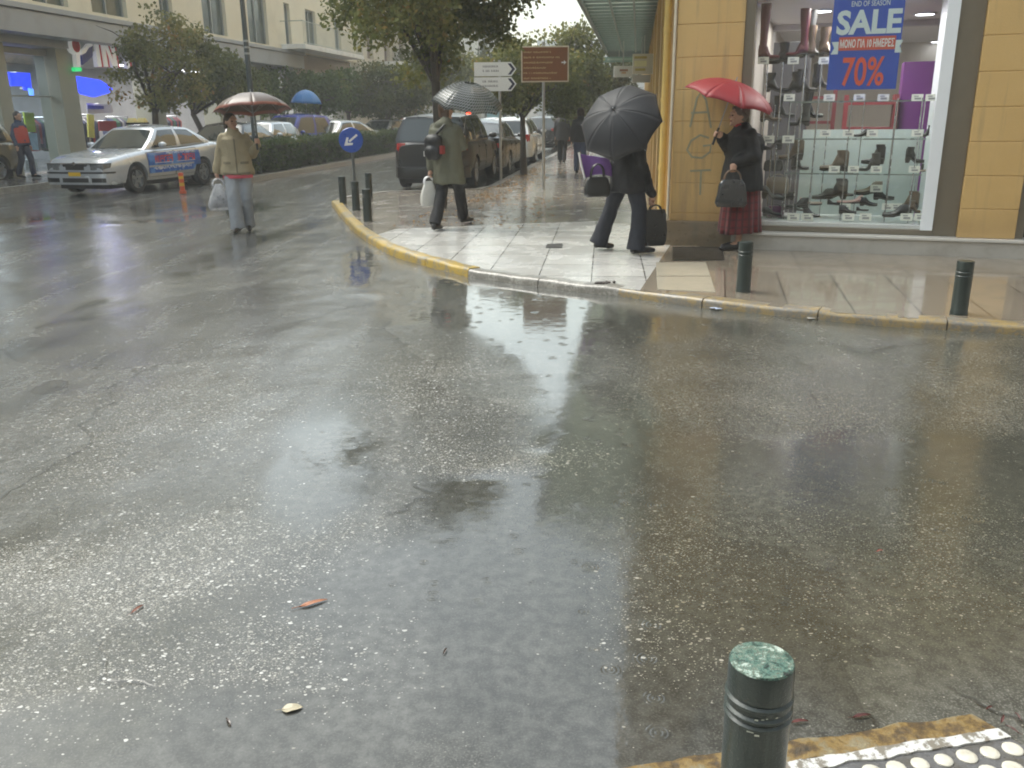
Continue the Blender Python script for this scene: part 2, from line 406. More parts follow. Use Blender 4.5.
def build_road():
    xs = list(np.arange(-13, 8.01, .06)); ys = list(np.arange(.7, 17.5, .06))
    ex = [9, 10.5, 13, 17, 24, 40, 80, 140, 222]
    xs = [-13 - (e - 8) for e in ex][::-1] + xs + ex
    ys = [-220, -100, -20, -5, -1] + ys + [18, 19, 20, 21.5, 23, 25, 28, 32, 38, 50, 70, 110, 160, 222]
    X, Y = np.meshgrid(np.array(xs), np.array(ys)); nx, ny = len(xs), len(ys)
    X = X.ravel(); Y = Y.ravel()
    P = np.stack([X, Y, np.zeros_like(X)], 1)
    px, py, dp = proj(P); bad = dp < .3; px[bad] = 512; py[bad] = 3000
    nz = np.array([fbm(x, y, .8, 5, 3.3) for x, y in zip(X, Y)]); nz2 = np.array([fbm(x, y, 2.4, 4, 9.1) for x, y in zip(X, Y)])
    stz = np.array([fbm((x * .99 - y * .139) * 1.6, (x * .139 + y * .99) * .25, 1, 4, 5.5) for x, y in zip(X, Y)])
    near = (X > -13.2) & (X < 8.2) & (Y > .5) & (Y < 17.7)
    # standing water, as it lies in the dips of the crossing
    pd = blobs(px, py, [(545, 335, 70, 85, 5, 1), (470, 625, 200, 105, -8, 1), (330, 465, 80, 55, -35, .8), (190, 735, 230, 60, 0, 1), (840, 545, 260, 175, 4, .95),
                        (700, 345, 160, 32, 6, .8), (900, 350, 160, 25, 5, .6), (362, 268, 24, 22, 20, .9), (440, 300, 90, 28, 5, .75), (600, 700, 130, 90, 0, 1), (520, 500, 100, 55, 0, .8),
                        (130, 215, 180, 12, -3, .6), (240, 250, 120, 10, -20, .5), (120, 300, 130, 10, -18, .45), (40, 600, 60, 40, -20, .7), (600, 440, 60, 90, 10, .9)])
    cut = blobs(px, py, [(445, 395, 75, 45, -5, 1), (470, 460, 90, 14, 3, .8), (120, 590, 120, 60, -15, .75), (180, 660, 210, 26, -8, .55), (820, 385, 200, 48, 3, .8), (1000, 380, 50, 30, 20, .6), (350, 650, 80, 45, -20, .4)])
    puddle = sms(pd - .85 * cut + nz * .30 + nz2 * .16 + stz * .12, .30, .78)
    sp = .01 + .8 * blobs(px, py, [(110, 570, 150, 70, -12, .95), (60, 680, 90, 60, -20, .5), (230, 660, 180, 50, -15, .55), (300, 540, 120, 50, -10, .4), (445, 400, 85, 50, 0, .75), (470, 455, 120, 20, 0, .8),
                         (150, 420, 170, 60, -15, .42), (760, 380, 160, 55, 4, .5), (980, 385, 60, 40, 15, .75), (680, 590, 80, 100, 15, .34), (850, 560, 170, 80, 0, .22), (900, 350, 120, 30, 0, .3), (230, 520, 80, 30, -25, .5), (360, 655, 60, 50, -25, .8)])
    sp = np.clip(sp * (.75 + .9 * nz2 + .6 * nz), .012, 1) * (1 - puddle * (.85 - .65 * np.clip(blobs(px, py, [(860, 480, 330, 240, 0, 1)]), 0, 1)))
    md = np.clip(blobs(px, py, [(860, 480, 330, 240, 0, 1), (640, 400, 90, 140, 0, .7), (120, 530, 190, 55, -12, .85), (70, 640, 170, 60, -15, .95), (60, 730, 120, 40, -20, .6), (160, 455, 200, 25, -12, .4), (300, 400, 200, 40, -15, .25)]) + nz * .25, 0, 1)
    h = (.010 * nz + .004 * nz2 + .007 * stz)
    h = np.where(near, h * (1 - puddle * .97), 0) - .012
    P[:, 2] = h
    me = bpy.data.meshes.new('road')
    idx = np.arange(nx * ny).reshape(ny, nx)
    F = np.stack([idx[:-1, :-1], idx[:-1, 1:], idx[1:, 1:], idx[1:, :-1]], -1).reshape(-1, 4)
    me.vertices.add(len(P)); me.vertices.foreach_set('co', P.ravel())
    me.loops.add(F.size); me.loops.foreach_set('vertex_index', F.ravel())
    me.polygons.add(len(F)); me.polygons.foreach_set('loop_start', np.arange(0, F.size, 4)); me.polygons.foreach_set('loop_total', np.full(len(F), 4))
    me.polygons.foreach_set('use_smooth', [True] * len(F))
    me.update(); me.validate()
    sub = blobs(px, py, [(860, 490, 330, 230, 0, 1)])
    for nm, a in (('submerged', sub), ('puddle', puddle), ('speck', sp), ('mud', md)):
        at = me.attributes.new(nm, 'FLOAT', 'POINT'); at.data.foreach_set('value', a.astype(np.float32))
    me.materials.append(road_material())
    o = bpy.data.objects.new('road', me); COL.objects.link(o); o['kind'] = 'structure'
build_road()

def paving_material(name, col, rot, tw, th, joint, rough=.12, var=.3, offs=.5, loc=(0, 0, 0), grime=.5, bump=.25):
    b = NB(name); v = b.coord('Object')
    m = b.mapping(v, (1, 1, 1), (0, 0, R(rot)), loc)
    br = b.n('ShaderNodeTexBrick'); b.set(br, 'Vector', m); br.offset = offs; br.squash = 1
    b.set(br, 'Scale', 1.0); b.set(br, 'Brick Width', tw); b.set(br, 'Row Height', th); b.set(br, 'Mortar Size', .008); b.set(br, 'Mortar Smooth', .2)
    b.set(br, 'Color1', sc(col, 1 - var)); b.set(br, 'Color2', sc(col, 1 + var * .6)); b.set(br, 'Mortar', c3(joint))
    n1 = b.noise(v, 2.2, 6, .65, .5); n2 = b.noise(v, 35, 5, .65)
    c = b.mix(b.math('MULTIPLY', b.step(n1, .42, .7), grime), br.outputs['Color'], sc(col, .42))
    c = b.mix(b.math('MULTIPLY', b.step(n2, .5, .8), .3), c, sc(col, .55))
    r = b.math('ADD', rough, b.math('MULTIPLY', b.step(n1, .4, .65), .16))
    r = b.math('ADD', r, b.math('MULTIPLY', n2, .06))
    h = b.math('SUBTRACT', b.math('ADD', b.math('MULTIPLY', n1, .5), b.math('MULTIPLY', n2, .06)), b.math('MULTIPLY', br.outputs['Fac'], .5))
    return b.done(b.pbsdf(Base_Color=c, Roughness=r, IOR=1.4, Normal=b.bump(h, bump, .012), Coat_Weight=.6, Coat_Roughness=b.math('MULTIPLY', r, .6), Coat_IOR=1.33, Coat_Normal=b.bump(b.math('SUBTRACT', n1, b.math('MULTIPLY', br.outputs['Fac'], .3)), bump * .7, .012)))

ZP = .062
kt_px = [(333, 201), (338, 207), (346, 217), (356, 227), (370, 237), (388, 247), (410, 254.5), (440, 262.5), (470, 270),
         (500, 274), (540, 279), (580, 284), (620, 288), (660, 293), (720, 301), (780, 307), (840, 312.5), (930, 319.5), (1024, 325.5)]
KT = [G(x, y, ZP) for x, y in kt_px]
d_end = (KT[-1] - KT[-2]).normalized()
KT += [KT[-1] + d_end * 3, KT[-1] + d_end * 9]
back = [SR(62, -3.0, 0), SR(40, -3.0, 0), SR(18.2, -3.0, 0), SR(17.5, -3.15, 0), G(385, 191.5, ZP), G(352, 195, ZP), G(338, 198, ZP)]
for p in back: p.z = ZP
Bl = [G(395, 229, ZP), G(500, 224.5, ZP), G(600, 221, ZP), SR(11.3, .6, 0)]
Al = [G(640, 290.5, ZP), FW(-1.16, .4, 0)]
def pave(name, pts, mat):
    mb = MB(); mb.prism([(p.x, p.y) for p in pts], -.05, ZP); struct(name, mb, mat)
m_av = paving_material('worn avenue paving', (.32, .285, .24), 8, .48, .48, (.09, .08, .07), .11, .25, 0, grime=.5, bump=.35)
m_co = paving_material('pale corner paving', (.60, .585, .55), 6, .52, .68, (.16, .15, .14), .15, .14, 0, (.1, .3, 0), grime=.22, bump=.22)
m_si = paving_material('brown side street paving', (.25, .21, .162), 13, .50, 1.9, (.07, .058, .045), .07, .14, .5, (.12, .5, 0), grime=.32, bump=.16)
pave('avenue_pavement', [KT[0], KT[1], KT[2], KT[3], KT[4]] + Bl + [SR(62, .6, 0)] + back, m_av)
pave('corner_pavement', KT[4:13] + [Al[0], Al[1], SR(11.3, .6, 0)] + Bl[2::-1], m_co)
pave('side_street_pavement', [Al[0]] + KT[13:] + [FW(14, .4, 0), Al[1]], m_si)

def kerb(name, pts, mat, zt, wdt=.16, drop=.0, bev=.018):
    mb = MB(); rings = []; run = 0.0; blk = .95
    for i, p in enumerate(pts):
        if i: run += (pts[i] - pts[i - 1]).length
        if run > blk and len(rings) > 1:
            a_, b_ = rings[-2], rings[-1]; f_ = max(.1, 1 - .012 / max(.02, (b_[0] - a_[0]).length)); mb.loft(rings[:-1] + [[x.lerp(y, f_) for x, y in zip(a_, b_)]]); rings = [b_]; run = 0; blk = .8 + .3 * abs(noise.noise(p * 2))
        t = (pts[min(i + 1, len(pts) - 1)] - pts[max(i - 1, 0)]); t.z = 0; t.normalize(); n = Vector((-t.y, t.x, 0))
        q = Vector((p.x, p.y, 0)); jz = .012 * noise.noise(p * 2.2) + .009 * noise.noise(p * 9)
        z = zt + jz; o = q - n * .02; i_ = q + n * wdt
        rings.append([o - n * .012 + UP * -.05, o - n * .008 + UP * (z - .03), o + UP * (z - .012), o + n * .02 + UP * z, i_ + UP * z, i_ - UP * .05])
    mb.loft(rings)
    return struct(name, mb, mat, smooth=50)
def densify(pts, step=.25):
    o = []
    for a, b in zip(pts[:-1], pts[1:]):
        n = max(1, int((b - a).length / step)); o += [a.lerp(b, i / n) for i in range(n)]
    return o + [pts[-1]]
def kerb_paint(name, paint, stone, amount):
    b = NB(name); v = b.coord(); n = b.noise(v, 5, 6, .7); n2 = b.noise(v, 40, 4, .6)
    st = b.mix(n2, sc(stone, .6), sc(stone, 1.3)); pt = b.mix(n, sc(paint, .75), sc(paint, 1.15))
    f = b.step(b.math('ADD', b.math('MULTIPLY', n, .7), b.math('MULTIPLY', n2, .3)), 1 - amount - .08, 1 - amount + .06)
    return b.done(b.pbsdf(Base_Color=b.mix(f, st, pt), Roughness=b.math('ADD', .2, b.math('MULTIPLY', n2, .3)), Normal=b.bump(n2, .5, .008), Coat_Weight=.3, Coat_Roughness=.15))
kerb('yellow_kerb', densify(KT[0:9], .12), kerb_paint('worn yellow paint', (.44, .30, .06), (.24, .22, .18), .52), ZP + .015, .12)
kerb('grey_kerb', densify(KT[8:13], .12), kerb_paint('bare kerb stone', (.36, .34, .30), (.2, .185, .16), .45), ZP + .006, .13)
kerb('side_street_kerb', densify(KT[12:], .12), kerb_paint('ochre stained kerb', (.29, .21, .09), (.19, .17, .14), .47), ZP + .004, .13)
kerb('avenue_kerb', densify(back[::1], .6), kerb_paint('grey kerb stone', (.3, .28, .25), (.18, .17, .15), .5), ZP + .012)

# pale replaced slabs, drain cover and the iron grating let into the pavement
def slabs(name, px4, z0, z1, mat):
    ps = [G(x, y, z1) for x, y in px4]; mb = MB(); mb.prism([(p.x, p.y) for p in ps], z0, z1); return struct(name, mb, mat, bev=.003)
m_new = pm('new pale slab', (.42, .38, .30), .2, var=.1, scale=5, bump=.1, coat=.3)
slabs('pale_paving', [(656, 262.3), (706, 262), (710.5, 275.5), (656.5, 275.5)], ZP - .01, ZP + .005, m_new)
slabs('pale_paving', [(656.5, 276.5), (711, 276.5), (715.5, 291.5), (657.5, 289)], ZP - .01, ZP + .006, m_new)
m_iron = pm('wet cast iron', (.035, .035, .035), .35, .6, bump=.2)
def grating(name, label, px4, nb, longways=False):
    ps = [G(x, y, ZP) for x, y in px4]; c = sum(ps, Vector()) / 4; t = thing(name, label, 'grating', c)
    mb = MB()
    for a, b in zip(ps, ps[1:] + ps[:1]):
        mb.tube([a + UP * .002, b + UP * .002], .007, 4)
    mb.build('rim', m_iron, t, world=True)
    m2 = MB()
    for i in range(1, nb):
        f = i / nb; a = ps[0].lerp(ps[1], f); b = ps[3].lerp(ps[2], f); m2.tube([a + UP * .003, b + UP * .003], .007, 4)
    m2.build('bars', m_iron, t, world=True)
    m3 = MB(); m3.add([p + UP * -.002 + (c - p) * .03 + UP * .004 for p in ps], [(0, 1, 2, 3)]); m3.build('pit', pm('painted drain shade', (.09, .075, .055), .4), t, world=True)  # flat sheet just under the bars; the hole's darkness is painted as its colour
grating('floor_grating', 'dark rectangular iron grating in the pavement under the red skirted woman', [(673, 247.5), (722, 247.5), (724, 260.5), (673, 260.5)], 26)
grating('drain_cover', 'small black drain cover among the pale corner tiles', [(547.5, 244.5), (562.5, 244), (561.5, 248), (546, 248)], 8)

# near corner: rusty kerb, white line, tactile paving with round studs
P0 = G(968, 709, .13); P1 = G(540, 774, .13); P2 = G(1075, 778, .13)
for p in (P0, P1, P2): p.z = 0
dl = (P1 - P0).normalized(); dr = (P2 - P0).normalized()
def nc(a, b): return P0 + dl * a + dr * b          # a along the kerb to the left, b into the pavement
LL = 3.0; 
mb = MB(); rings = []
for i in range(121):
    a = -.0 + LL * i / 120; j = .013 * noise.noise(Vector((a * 7, 1, 0))) + .010 * noise.noise(Vector((a * 23, 4, 0))); j2 = .008 * noise.noise(Vector((a * 9, 5, 0)))
    o = nc(a, -.012 + j); q = nc(a, .085)
    rings.append([o + UP * -.05, o + UP * (.10 + j2), nc(a, .012 + j) + UP * (.124 + j2), q + UP * (.128 + j2), q - UP * .05])
mb.loft(rings)
rust = NB('rusty yellow kerb'); v = rust.coord(); n1 = rust.noise(v, 14, 6, .7); n2 = rust.noise(v, 90, 4, .65)
cc = rust.ramp(n1, [(.3, (.04, .036, .03)), (.42, (.10, .065, .03)), (.5, (.22, .145, .05)), (.58, (.20, .17, .11)), (.66, (.30, .25, .13)), (.8, (.15, .145, .13))])
struct('rusty_kerb', mb, rust.done(rust.pbsdf(Base_Color=cc, Roughness=rust.math('ADD', .25, rust.math('MULTIPLY', n2, .4)), Normal=rust.bump(rust.math('ADD', n1, rust.math('MULTIPLY', n2, .4)), .9, .01))), smooth=60)
mb = MB(); rings = []
for i in range(120):
    a = .0 + LL * i / 119; j = .009 * noise.noise(Vector((a * 11, 2, 0))) + .004 * noise.noise(Vector((a * 40, 2, 0))); j2 = .012 * noise.noise(Vector((a * 13, 7, 0))) + .006 * noise.noise(Vector((a * 37, 9, 0)))
    rings.append([nc(a, .083 + j) + UP * .10, nc(a, .083 + j) + UP * .131, nc(a, .118 + j2) + UP * .131, nc(a, .118 + j2) + UP * .10])
mb.loft(rings)
wl = NB('flaking white line'); v = wl.coord(); n1 = wl.noise(v, 26, 6, .7)
struct('white_line', mb, wl.done(wl.pbsdf(Base_Color=wl.mix(wl.step(n1, .48, .56), (.58, .58, .57, 1), (.2, .18, .15, 1)), Roughness=.4, Normal=wl.bump(n1, .4, .006))))
mb = MB(); mb.add([nc(0, .08) + UP * .126, nc(LL, .08) + UP * .126, nc(LL, 1.5) + UP * .126, nc(0, 1.5) + UP * .126, nc(0, .08) - UP * .05, nc(LL, .08) - UP * .05, nc(LL, 1.5) - UP * .05, nc(0, 1.5) - UP * .05],
                  [(0, 1, 2, 3), (0, 4, 5, 1), (0, 3, 7, 4), (1, 5, 6, 2), (2, 6, 7, 3)])
mb.cur = 1
rr = random.Random(5)
for i in range(0, 44):
    for j in range(0, 14):
        a, bb = .035 + i * .062 + (.0 if j % 2 == 0 else .0), .155 + j * .06
        if rr.random() < .04: continue
        c = nc(a, bb) + UP * .126; rd = .023 + rr.uniform(-.002, .002)
        mb.lathe([(rd, -.002), (rd, .003), (rd * .86, .0055), (rd * .5, .0065)], 14, c)
tp = pm('grey tactile slab', (.12, .12, .125), .3, var=.35, scale=22, bump=.4, dirt=(.08, .07, .05), dirt_amt=.7)
dome = pm('worn cream stud', (.60, .57, .49), .35, var=.25, scale=30, bump=.15, dirt=(.25, .22, .16), dirt_amt=.5)
struct('tactile_paving', mb, [tp, dome], smooth=40)

# ================================================================== BUILDINGS
def wall_cells(mb, boxf, a0, a1, z0, z1, d0, d1, openings, swap=False):
    """wall slab on a grid with rectangular openings (a0,a1,z0,z1) left out"""
    A = sorted({a0, a1, *[o[0] for o in openings], *[o[1] for o in openings]}); Z = sorted({z0, z1, *[o[2] for o in openings], *[o[3] for o in openings]})
    A = [a for a in A if a0 <= a <= a1]; Z = [z for z in Z if z0 <= z <= z1]
    for i in range(len(A) - 1):
        run = None
        for j in range(len(Z) - 1):
            ca, cz = (A[i] + A[i + 1]) / 2, (Z[j] + Z[j + 1]) / 2
            hole = any(o[0] < ca < o[1] and o[2] < cz < o[3] for o in openings)
            if not hole: run = [Z[j], Z[j + 1]] if run is None else [run[0], Z[j + 1]]
            if (hole or j == len(Z) - 2) and run is not None:
                boxf(mb, A[i], A[i + 1], d0, d1, run[0], run[1]); run = None

def ochre_mat():
    b = NB('ochre plaster'); v = b.coord(); n1 = b.noise(v, 1.6, 6, .65); n2 = b.noise(v, 60, 4, .7); st = b.noise(b.mapping(v, (9, 9, .55)), 1.0, 5, .6)
    c = b.mix(n1, (.56, .36, .135, 1), (.67, .455, .185, 1)); c = b.mix(b.math('MULTIPLY', b.step(st, .48, .7), .6), c, (.34, .235, .12, 1)); c = b.mix(b.math('MULTIPLY', b.step(n2, .55, .75), .25), c, (.42, .28, .12, 1))
    sp = b.n('ShaderNodeSeparateXYZ'); b.set(sp, 0, v); low = b.math('MULTIPLY', b.math('SUBTRACT', 1.0, b.step(b.math('ADD', sp.outputs[2], b.math('MULTIPLY', n1, .5)), .55, 1.0)), .45); c = b.mix(low, c, (.34, .22, .10, 1))
    return b.done(b.pbsdf(Base_Color=c, Roughness=b.math('SUBTRACT', .62, b.math('MULTIPLY', st, .3)), Normal=b.bump(b.math('ADD', n2, n1), .35, .01)))
ochre = ochre_mat()
ochre_d = pm('ochre joint', (.56, .37, .15), .6, var=.1)
grey_frame = pm('grey brown metal frame', (.19, .165, .125), .35, .3, var=.1)
white_frame = pm('white window reveal', (.80, .83, .86), .4, var=.04)
stone_sill = pm('pale wet sill stone', (.47, .45, .41), .22, var=.12, scale=6, bump=.15, coat=.3, dirt=(.25, .22, .18), dirt_amt=.4)
shopglass = glassmat('shop window glass', (.975, .985, .98))

bld = thing('shop_building', 'ochre corner building with coursed pillars and a large shoe shop window', 'building', FW(-1.16, .1, 0))
def pillar(u0, u1, d0, d1, z0, z1, off):
    mb = MB(); z = z0; h = .325
    mb.cur = 1; fbox(mb, u0 + .006, u1 - .006, d0 + .006, d1, z0, z1); mb.cur = 0
    zz = z0 - off
    while zz < z1:
        a, b = max(z0, zz + .004), min(z1, zz + h - .004)
        if b > a + .01: fbox(mb, u0, u1, d0, d1 - .02, a, b)
        zz += h
    return mb.build('pillar', [ochre, ochre_d], bld, world=True, bev=.004, seg=1)
UB = 3.6     # underside of the upper floors
pillar(-1.16, -.47, .10, .7, .33, UB, .24)
pillar(1.76, 2.28, .06, .7, .245, UB, .04)
mb = MB(); fbox(mb, -1.20, -.47, .06, .7, .0, .33); mb.build('plinth', pm('brown wet plinth', (.21, .16, .10), .3, var=.2, bump=.3, coat=.3, dirt=(.1, .09, .07)), bld, world=True, bev=.012)
mb = MB(); fbox(mb, -.47, 9, -.012, .3, .0, .212); mb.build('step', stone_sill, bld, world=True, bev=.008)
mb = MB(); fbox(mb, -.47, 9, -.035, .32, .214, .243); mb.build('sill', pm('pale sill slab', (.62, .60, .56), .2, var=.08, coat=.3), bld, world=True, bev=.006)
# frame round the window
mb = MB(); fbox(mb, -.47, -.37, .12, .24, .245, UB); fbox(mb, 1.53, 1.757, .13, .26, .245, UB); fbox(mb, -.369, 1.529, .12, .2, 3.1, UB); fbox(mb, -.369, 1.529, .12, .2, .245, .30)
mb.build('window_frame', grey_frame, bld, world=True, bev=.005)
mb = MB(); fbox(mb, 1.415, 1.528, .10, .13, .30, 3.098); fbox(mb, 1.435, 1.528, .13, .9, .31, 3.098); mb.build('window_reveal', white_frame, bld, world=True)
mb = MB(); fbox(mb, -.369, 1.414, .145, .153, .302, 3.098); mb.build('window_pane', shopglass, bld, world=True)
# right-hand neighbour: dark door opening and further wall
mb = MB(); fbox(mb, 2.29, 3.6, .22, .26, .245, UB); mb.build('shop_door', pm('dark glazed door', (.035, .04, .04), .08, var=.2), bld, world=True)
mb = MB(); fbox(mb, 2.285, 2.36, .10, .30, .245, UB); mb.build('door_frame', grey_frame, bld, world=True)
mb = MB(); fbox(mb, 3.6, 9, .1, .5, .245, UB); mb.build('wall', ochre, bld, world=True)
# avenue side: wall with pilasters and dark shop openings
cs, cr = toSR(FW(-1.16, .1, 0))
mb = MB(); ops = []
s = cs + 3.2
while s < 58: ops.append((s, s + 2.4, .45, 2.75)); s += 3.6
wall_cells(mb, lambda m, a0, a1, d0, d1, z0, z1: sbox(m, a0, a1, d0, d1, z0, z1), cs + .35, 60, .0, UB, cr + .03, cr + .35, ops)
mb.build('avenue_wall', ochre, bld, world=True)
for o in ops:
    mb = MB(); sbox(mb, o[0], o[1], cr + .2, cr + .23, o[2], o[3]); mb.build('avenue_window', pm('dark avenue glass', (.04, .045, .05), .06, var=.2), bld, world=True)
s = cs + .9
for i in range(12):
    mb = MB(); sbox(mb, s + i * 3.6, s + i * 3.6 + .55, cr - .07, cr + .028, .0, UB); mb.build('pilaster', ochre, bld, world=True, bev=.01)
mb = MB(); mb.tube([FW(-1.185, .09, .1), FW(-1.185, .09, UB)], .016 * K, 8); mb.build('corner_trim', pm('pale corner bead', (.62, .55, .42), .4), bld, world=True)
mb = MB()
p = SR(cs + .55, cr - .09, 0); mb.tube([p + UP * .25, p + UP * 3.8], .045, 10)
for z in (.9, 1.7, 2.5): mb.tube([p + UP * z, p + UP * (z + .05)], .055, 10)
mb.build('downpipe', pm('yellow painted pipe', (.60, .42, .13), .4), bld, world=True, smooth=40)
# upper floors, jutting out over the avenue pavement
mb = MB()
a = FW(-1.16, .1, 0); pj = SR(cs, cr - .32, 0); e0 = SR(60, cr - .32, 0); e1 = SR(60, 8, 0); f1 = FW(9, .1, 0); f2 = FW(9, 9, 0)
poly = [(pj.x, pj.y), (f1.x, f1.y), (f2.x, f2.y), (e1.x, e1.y), (e0.x, e0.y)]
mb.prism(poly, UB * K + .01, 12.5); mb.build('upper_floors', ochre, bld, world=True)
for zf in (6.0, 9.2):
    for u in (-.3, 2.2, 4.7):
        mb = MB(); fbox(mb, u, u + 1.2, -.02, .06, zf / K, (zf + 1.6) / K); mb.build('upper_window', pm('upper window glass', (.06, .07, .08), .08), bld, world=True)
# shop interior
mb = MB(); fbox(mb, -.46, 6, .3, 8, .16, .20); mb.build('shop_floor', pm('pale shop floor', (.45, .43, .40), .25), bld, world=True)
mb = MB(); fbox(mb, -.46, 6, .25, 8, 2.60, 3.2); mb.build('shop_ceiling', pm('white shop ceiling', (.72, .70, .72), .7, var=.05), bld, world=True)
mb = MB(); fbox(mb, -.46, 6, 7.9, 8.0, .2, 2.60); fbox(mb, 5.9, 6, .9, 7.9, .2, 2.60); fbox(mb, -.462, -.40, .7, 7.9, .2, 2.60); mb.build('shop_back_wall', pm('cream shop wall', (.60, .56, .50), .7, var=.08), bld, world=True)
mb = MB(); fbox(mb, -.46, 6, 3.4, 3.5, 2.52, 2.597); mb.build('ceiling_beam', pm('grey ceiling beam', (.5, .48, .49), .6), bld, world=True)
mb = MB(); fbox(mb, -.36, 1.43, .2, 1.15, .245, .335); mb.build('display_floor', pm('white display floor', (.78, .78, .78), .2, var=.05), bld, world=True)
mb = MB(); fbox(mb, .16, 1.43, 1.10, 1.13, .33, 1.28); mb.build('display_back', pm('mint frosted panel', (.49, .57, .545), .25, var=.06), bld, world=True)
lamp_on = emit("shop lamp light", (.9, .93, 1), 3)
ring_m = pm('lamp ring', (.7, .7, .72), .3)
lamp_uv = [(822, 10), (925, 13), (772, 40), (795, 27), (700, 30)]
for i, (x, y) in enumerate(lamp_uv + [(938, 41)]):
    pz = 2.597 * K; r = ray(x, y); t = (pz - CAM_H) / r[2]; p = Vector((0, 0, CAM_H)) + Vector(r * t)
    if p.y > 17.5: continue
    mb = MB(); mb.lathe([(.115, -.004), (.115, -.02), (.15, -.02), (.15, 0)], 20, p); f = mb.build('ceiling_lamp', ring_m, bld, world=True)
    mb = MB(); mb.lathe([(.11, -.022), (.11, -.012)], 20, p); mb.build('lamp_disc', lamp_on, f, world=True)
for (u, d) in ((.6, .62), (.5, 2.6), (1.8, 4.6)):
    ld = bpy.data.lights.new('shop_lamp_light', 'AREA'); ld.energy = 11 if d < 1 else 13; ld.size = .45 if d < 1 else 1.4; ld.color = (1, .96, .92)
    lo = bpy.data.objects.new('shop_lamp_light', ld); COL.objects.link(lo); lo.location = FW(u, d, 2.55)
# furniture deeper in the shop
def shop_box(name, label, cat, u0, u1, d0, d1, z0, z1, col, shelves=0, fr=None):
    t = thing(name, label, cat, FW((u0 + u1) / 2, d0, z0)); 
    m = pm(name + str(col), col, .5, var=.12)
    if not shelves:
        mb = MB(); fbox(mb, u0, u1, d0, d1, z0, z1); mb.build('panel', m, t, world=True, bev=.01)
        mb = MB(); fbox(mb, u0 - .02, u1 + .02, d0 - .02, d1, z0 - .06, z0 - .003); mb.build('foot', pm('dark foot', (.05, .05, .05), .5), t, world=True)
    else:
        mb = MB()
        for u in (u0, u1 - .05): fbox(mb, u, u + .05, d0, d1, z0, z1)
        mb.build('post', m, t, world=True)
        for i in range(shelves):
            z = z0 + (z1 - z0) * (i + .6) / shelves
            mb = MB(); fbox(mb, u0 + .052, u1 - .052, d0, d1, z, z + .035); mb.build('shelf', m, t, world=True)
    return t
shop_box('display_column', 'tall purple display column standing inside the shoe shop', 'column', 1.20, 1.62, 1.9, 2.3, .22, 2.02, (.20, .035, .26))
shop_box('shelf_unit', 'low red shelf unit behind the mint panel in the shoe shop', 'shelf unit', .58, 1.18, 1.75, 2.15, .22, 1.66, (.26, .03, .04), 5)
shop_box('shelf_unit', 'red shelf unit at the left inside the shoe shop near tall boots', 'shelf unit', .1, .5, 2.6, 2.95, .22, 1.75, (.2, .03, .04), 5)
shop_box('display_column', 'grey display column behind the boot stands in the shop', 'column', -.3, .15, 2.2, 2.6, .22, 2.3, (.10, .10, .11))
shop_box('shelf_unit', 'dark shelf unit with yellow goods at the right inside the shop', 'shelf unit', 1.75, 2.6, 2.3, 2.7, .22, 2.0, (.10, .10, .09), 5)

# canopy over the avenue pavement
can = thing('street_canopy', 'grey green corrugated canopy with dark ribs over the right pavement', 'canopy', SR(cs, cr, 3.5))
cb = NB('wet translucent sheet'); v = cb.coord(); cm = cb.mix(cb.noise(v, 1.5, 5), (.55, .62, .58, 1), (.75, .80, .76, 1))
tl = cb.n('ShaderNodeBsdfTranslucent'); cb.set(tl, 'Color', cm); ms = cb.n('ShaderNodeMixShader'); cb.set(ms, 0, .75); cb.set(ms, 1, cb.pbsdf(Base_Color=cm, Roughness=.4)); cb.set(ms, 2, tl.outputs[0])
msheet = cb.done(ms.outputs[0])
ZC = 3.48; RC0, RC1 = -1.06, cr - .08
mb = MB()
rings = []
s = cs + .1
while s < 31.5:
    z = ZC + .035 + .014 * math.sin(s * 45)
    rings.append([SR(s, RC0, z), SR(s, RC1, z), SR(s, RC1, z + .012), SR(s, RC0, z + .012)]); s += .035
mb.loft(rings); mb.build('roof_sheet', msheet, can, world=True)
mb = MB(); s = cs + .1
while s < 31.5: sbox(mb, s, s + .09, RC0, RC1, ZC - .05, ZC + .0); s += .62
mb.build('ribs', pm('dark canopy rib', (.19, .23, .22), .5), can, world=True)
mb = MB()
for f in (.36, .68): r_ = RC0 + (RC1 - RC0) * f; sbox(mb, cs + .1, 31.5, r_ - .02, r_ + .02, ZC - .09, ZC - .052)
mb.build('runners', pm('dark canopy rib', (.19, .23, .22), .5), can, world=True)
mb = MB(); sbox(mb, cs + .05, 31.55, RC0 - .07, RC0 - .002, ZC - .10, ZC + .08); sbox(mb, 31.56, 31.62, RC0, RC1, ZC - .25, ZC + .05); mb.build('edge_beam', pm('grey canopy edge', (.16, .19, .2), .4), can, world=True, bev=.01)

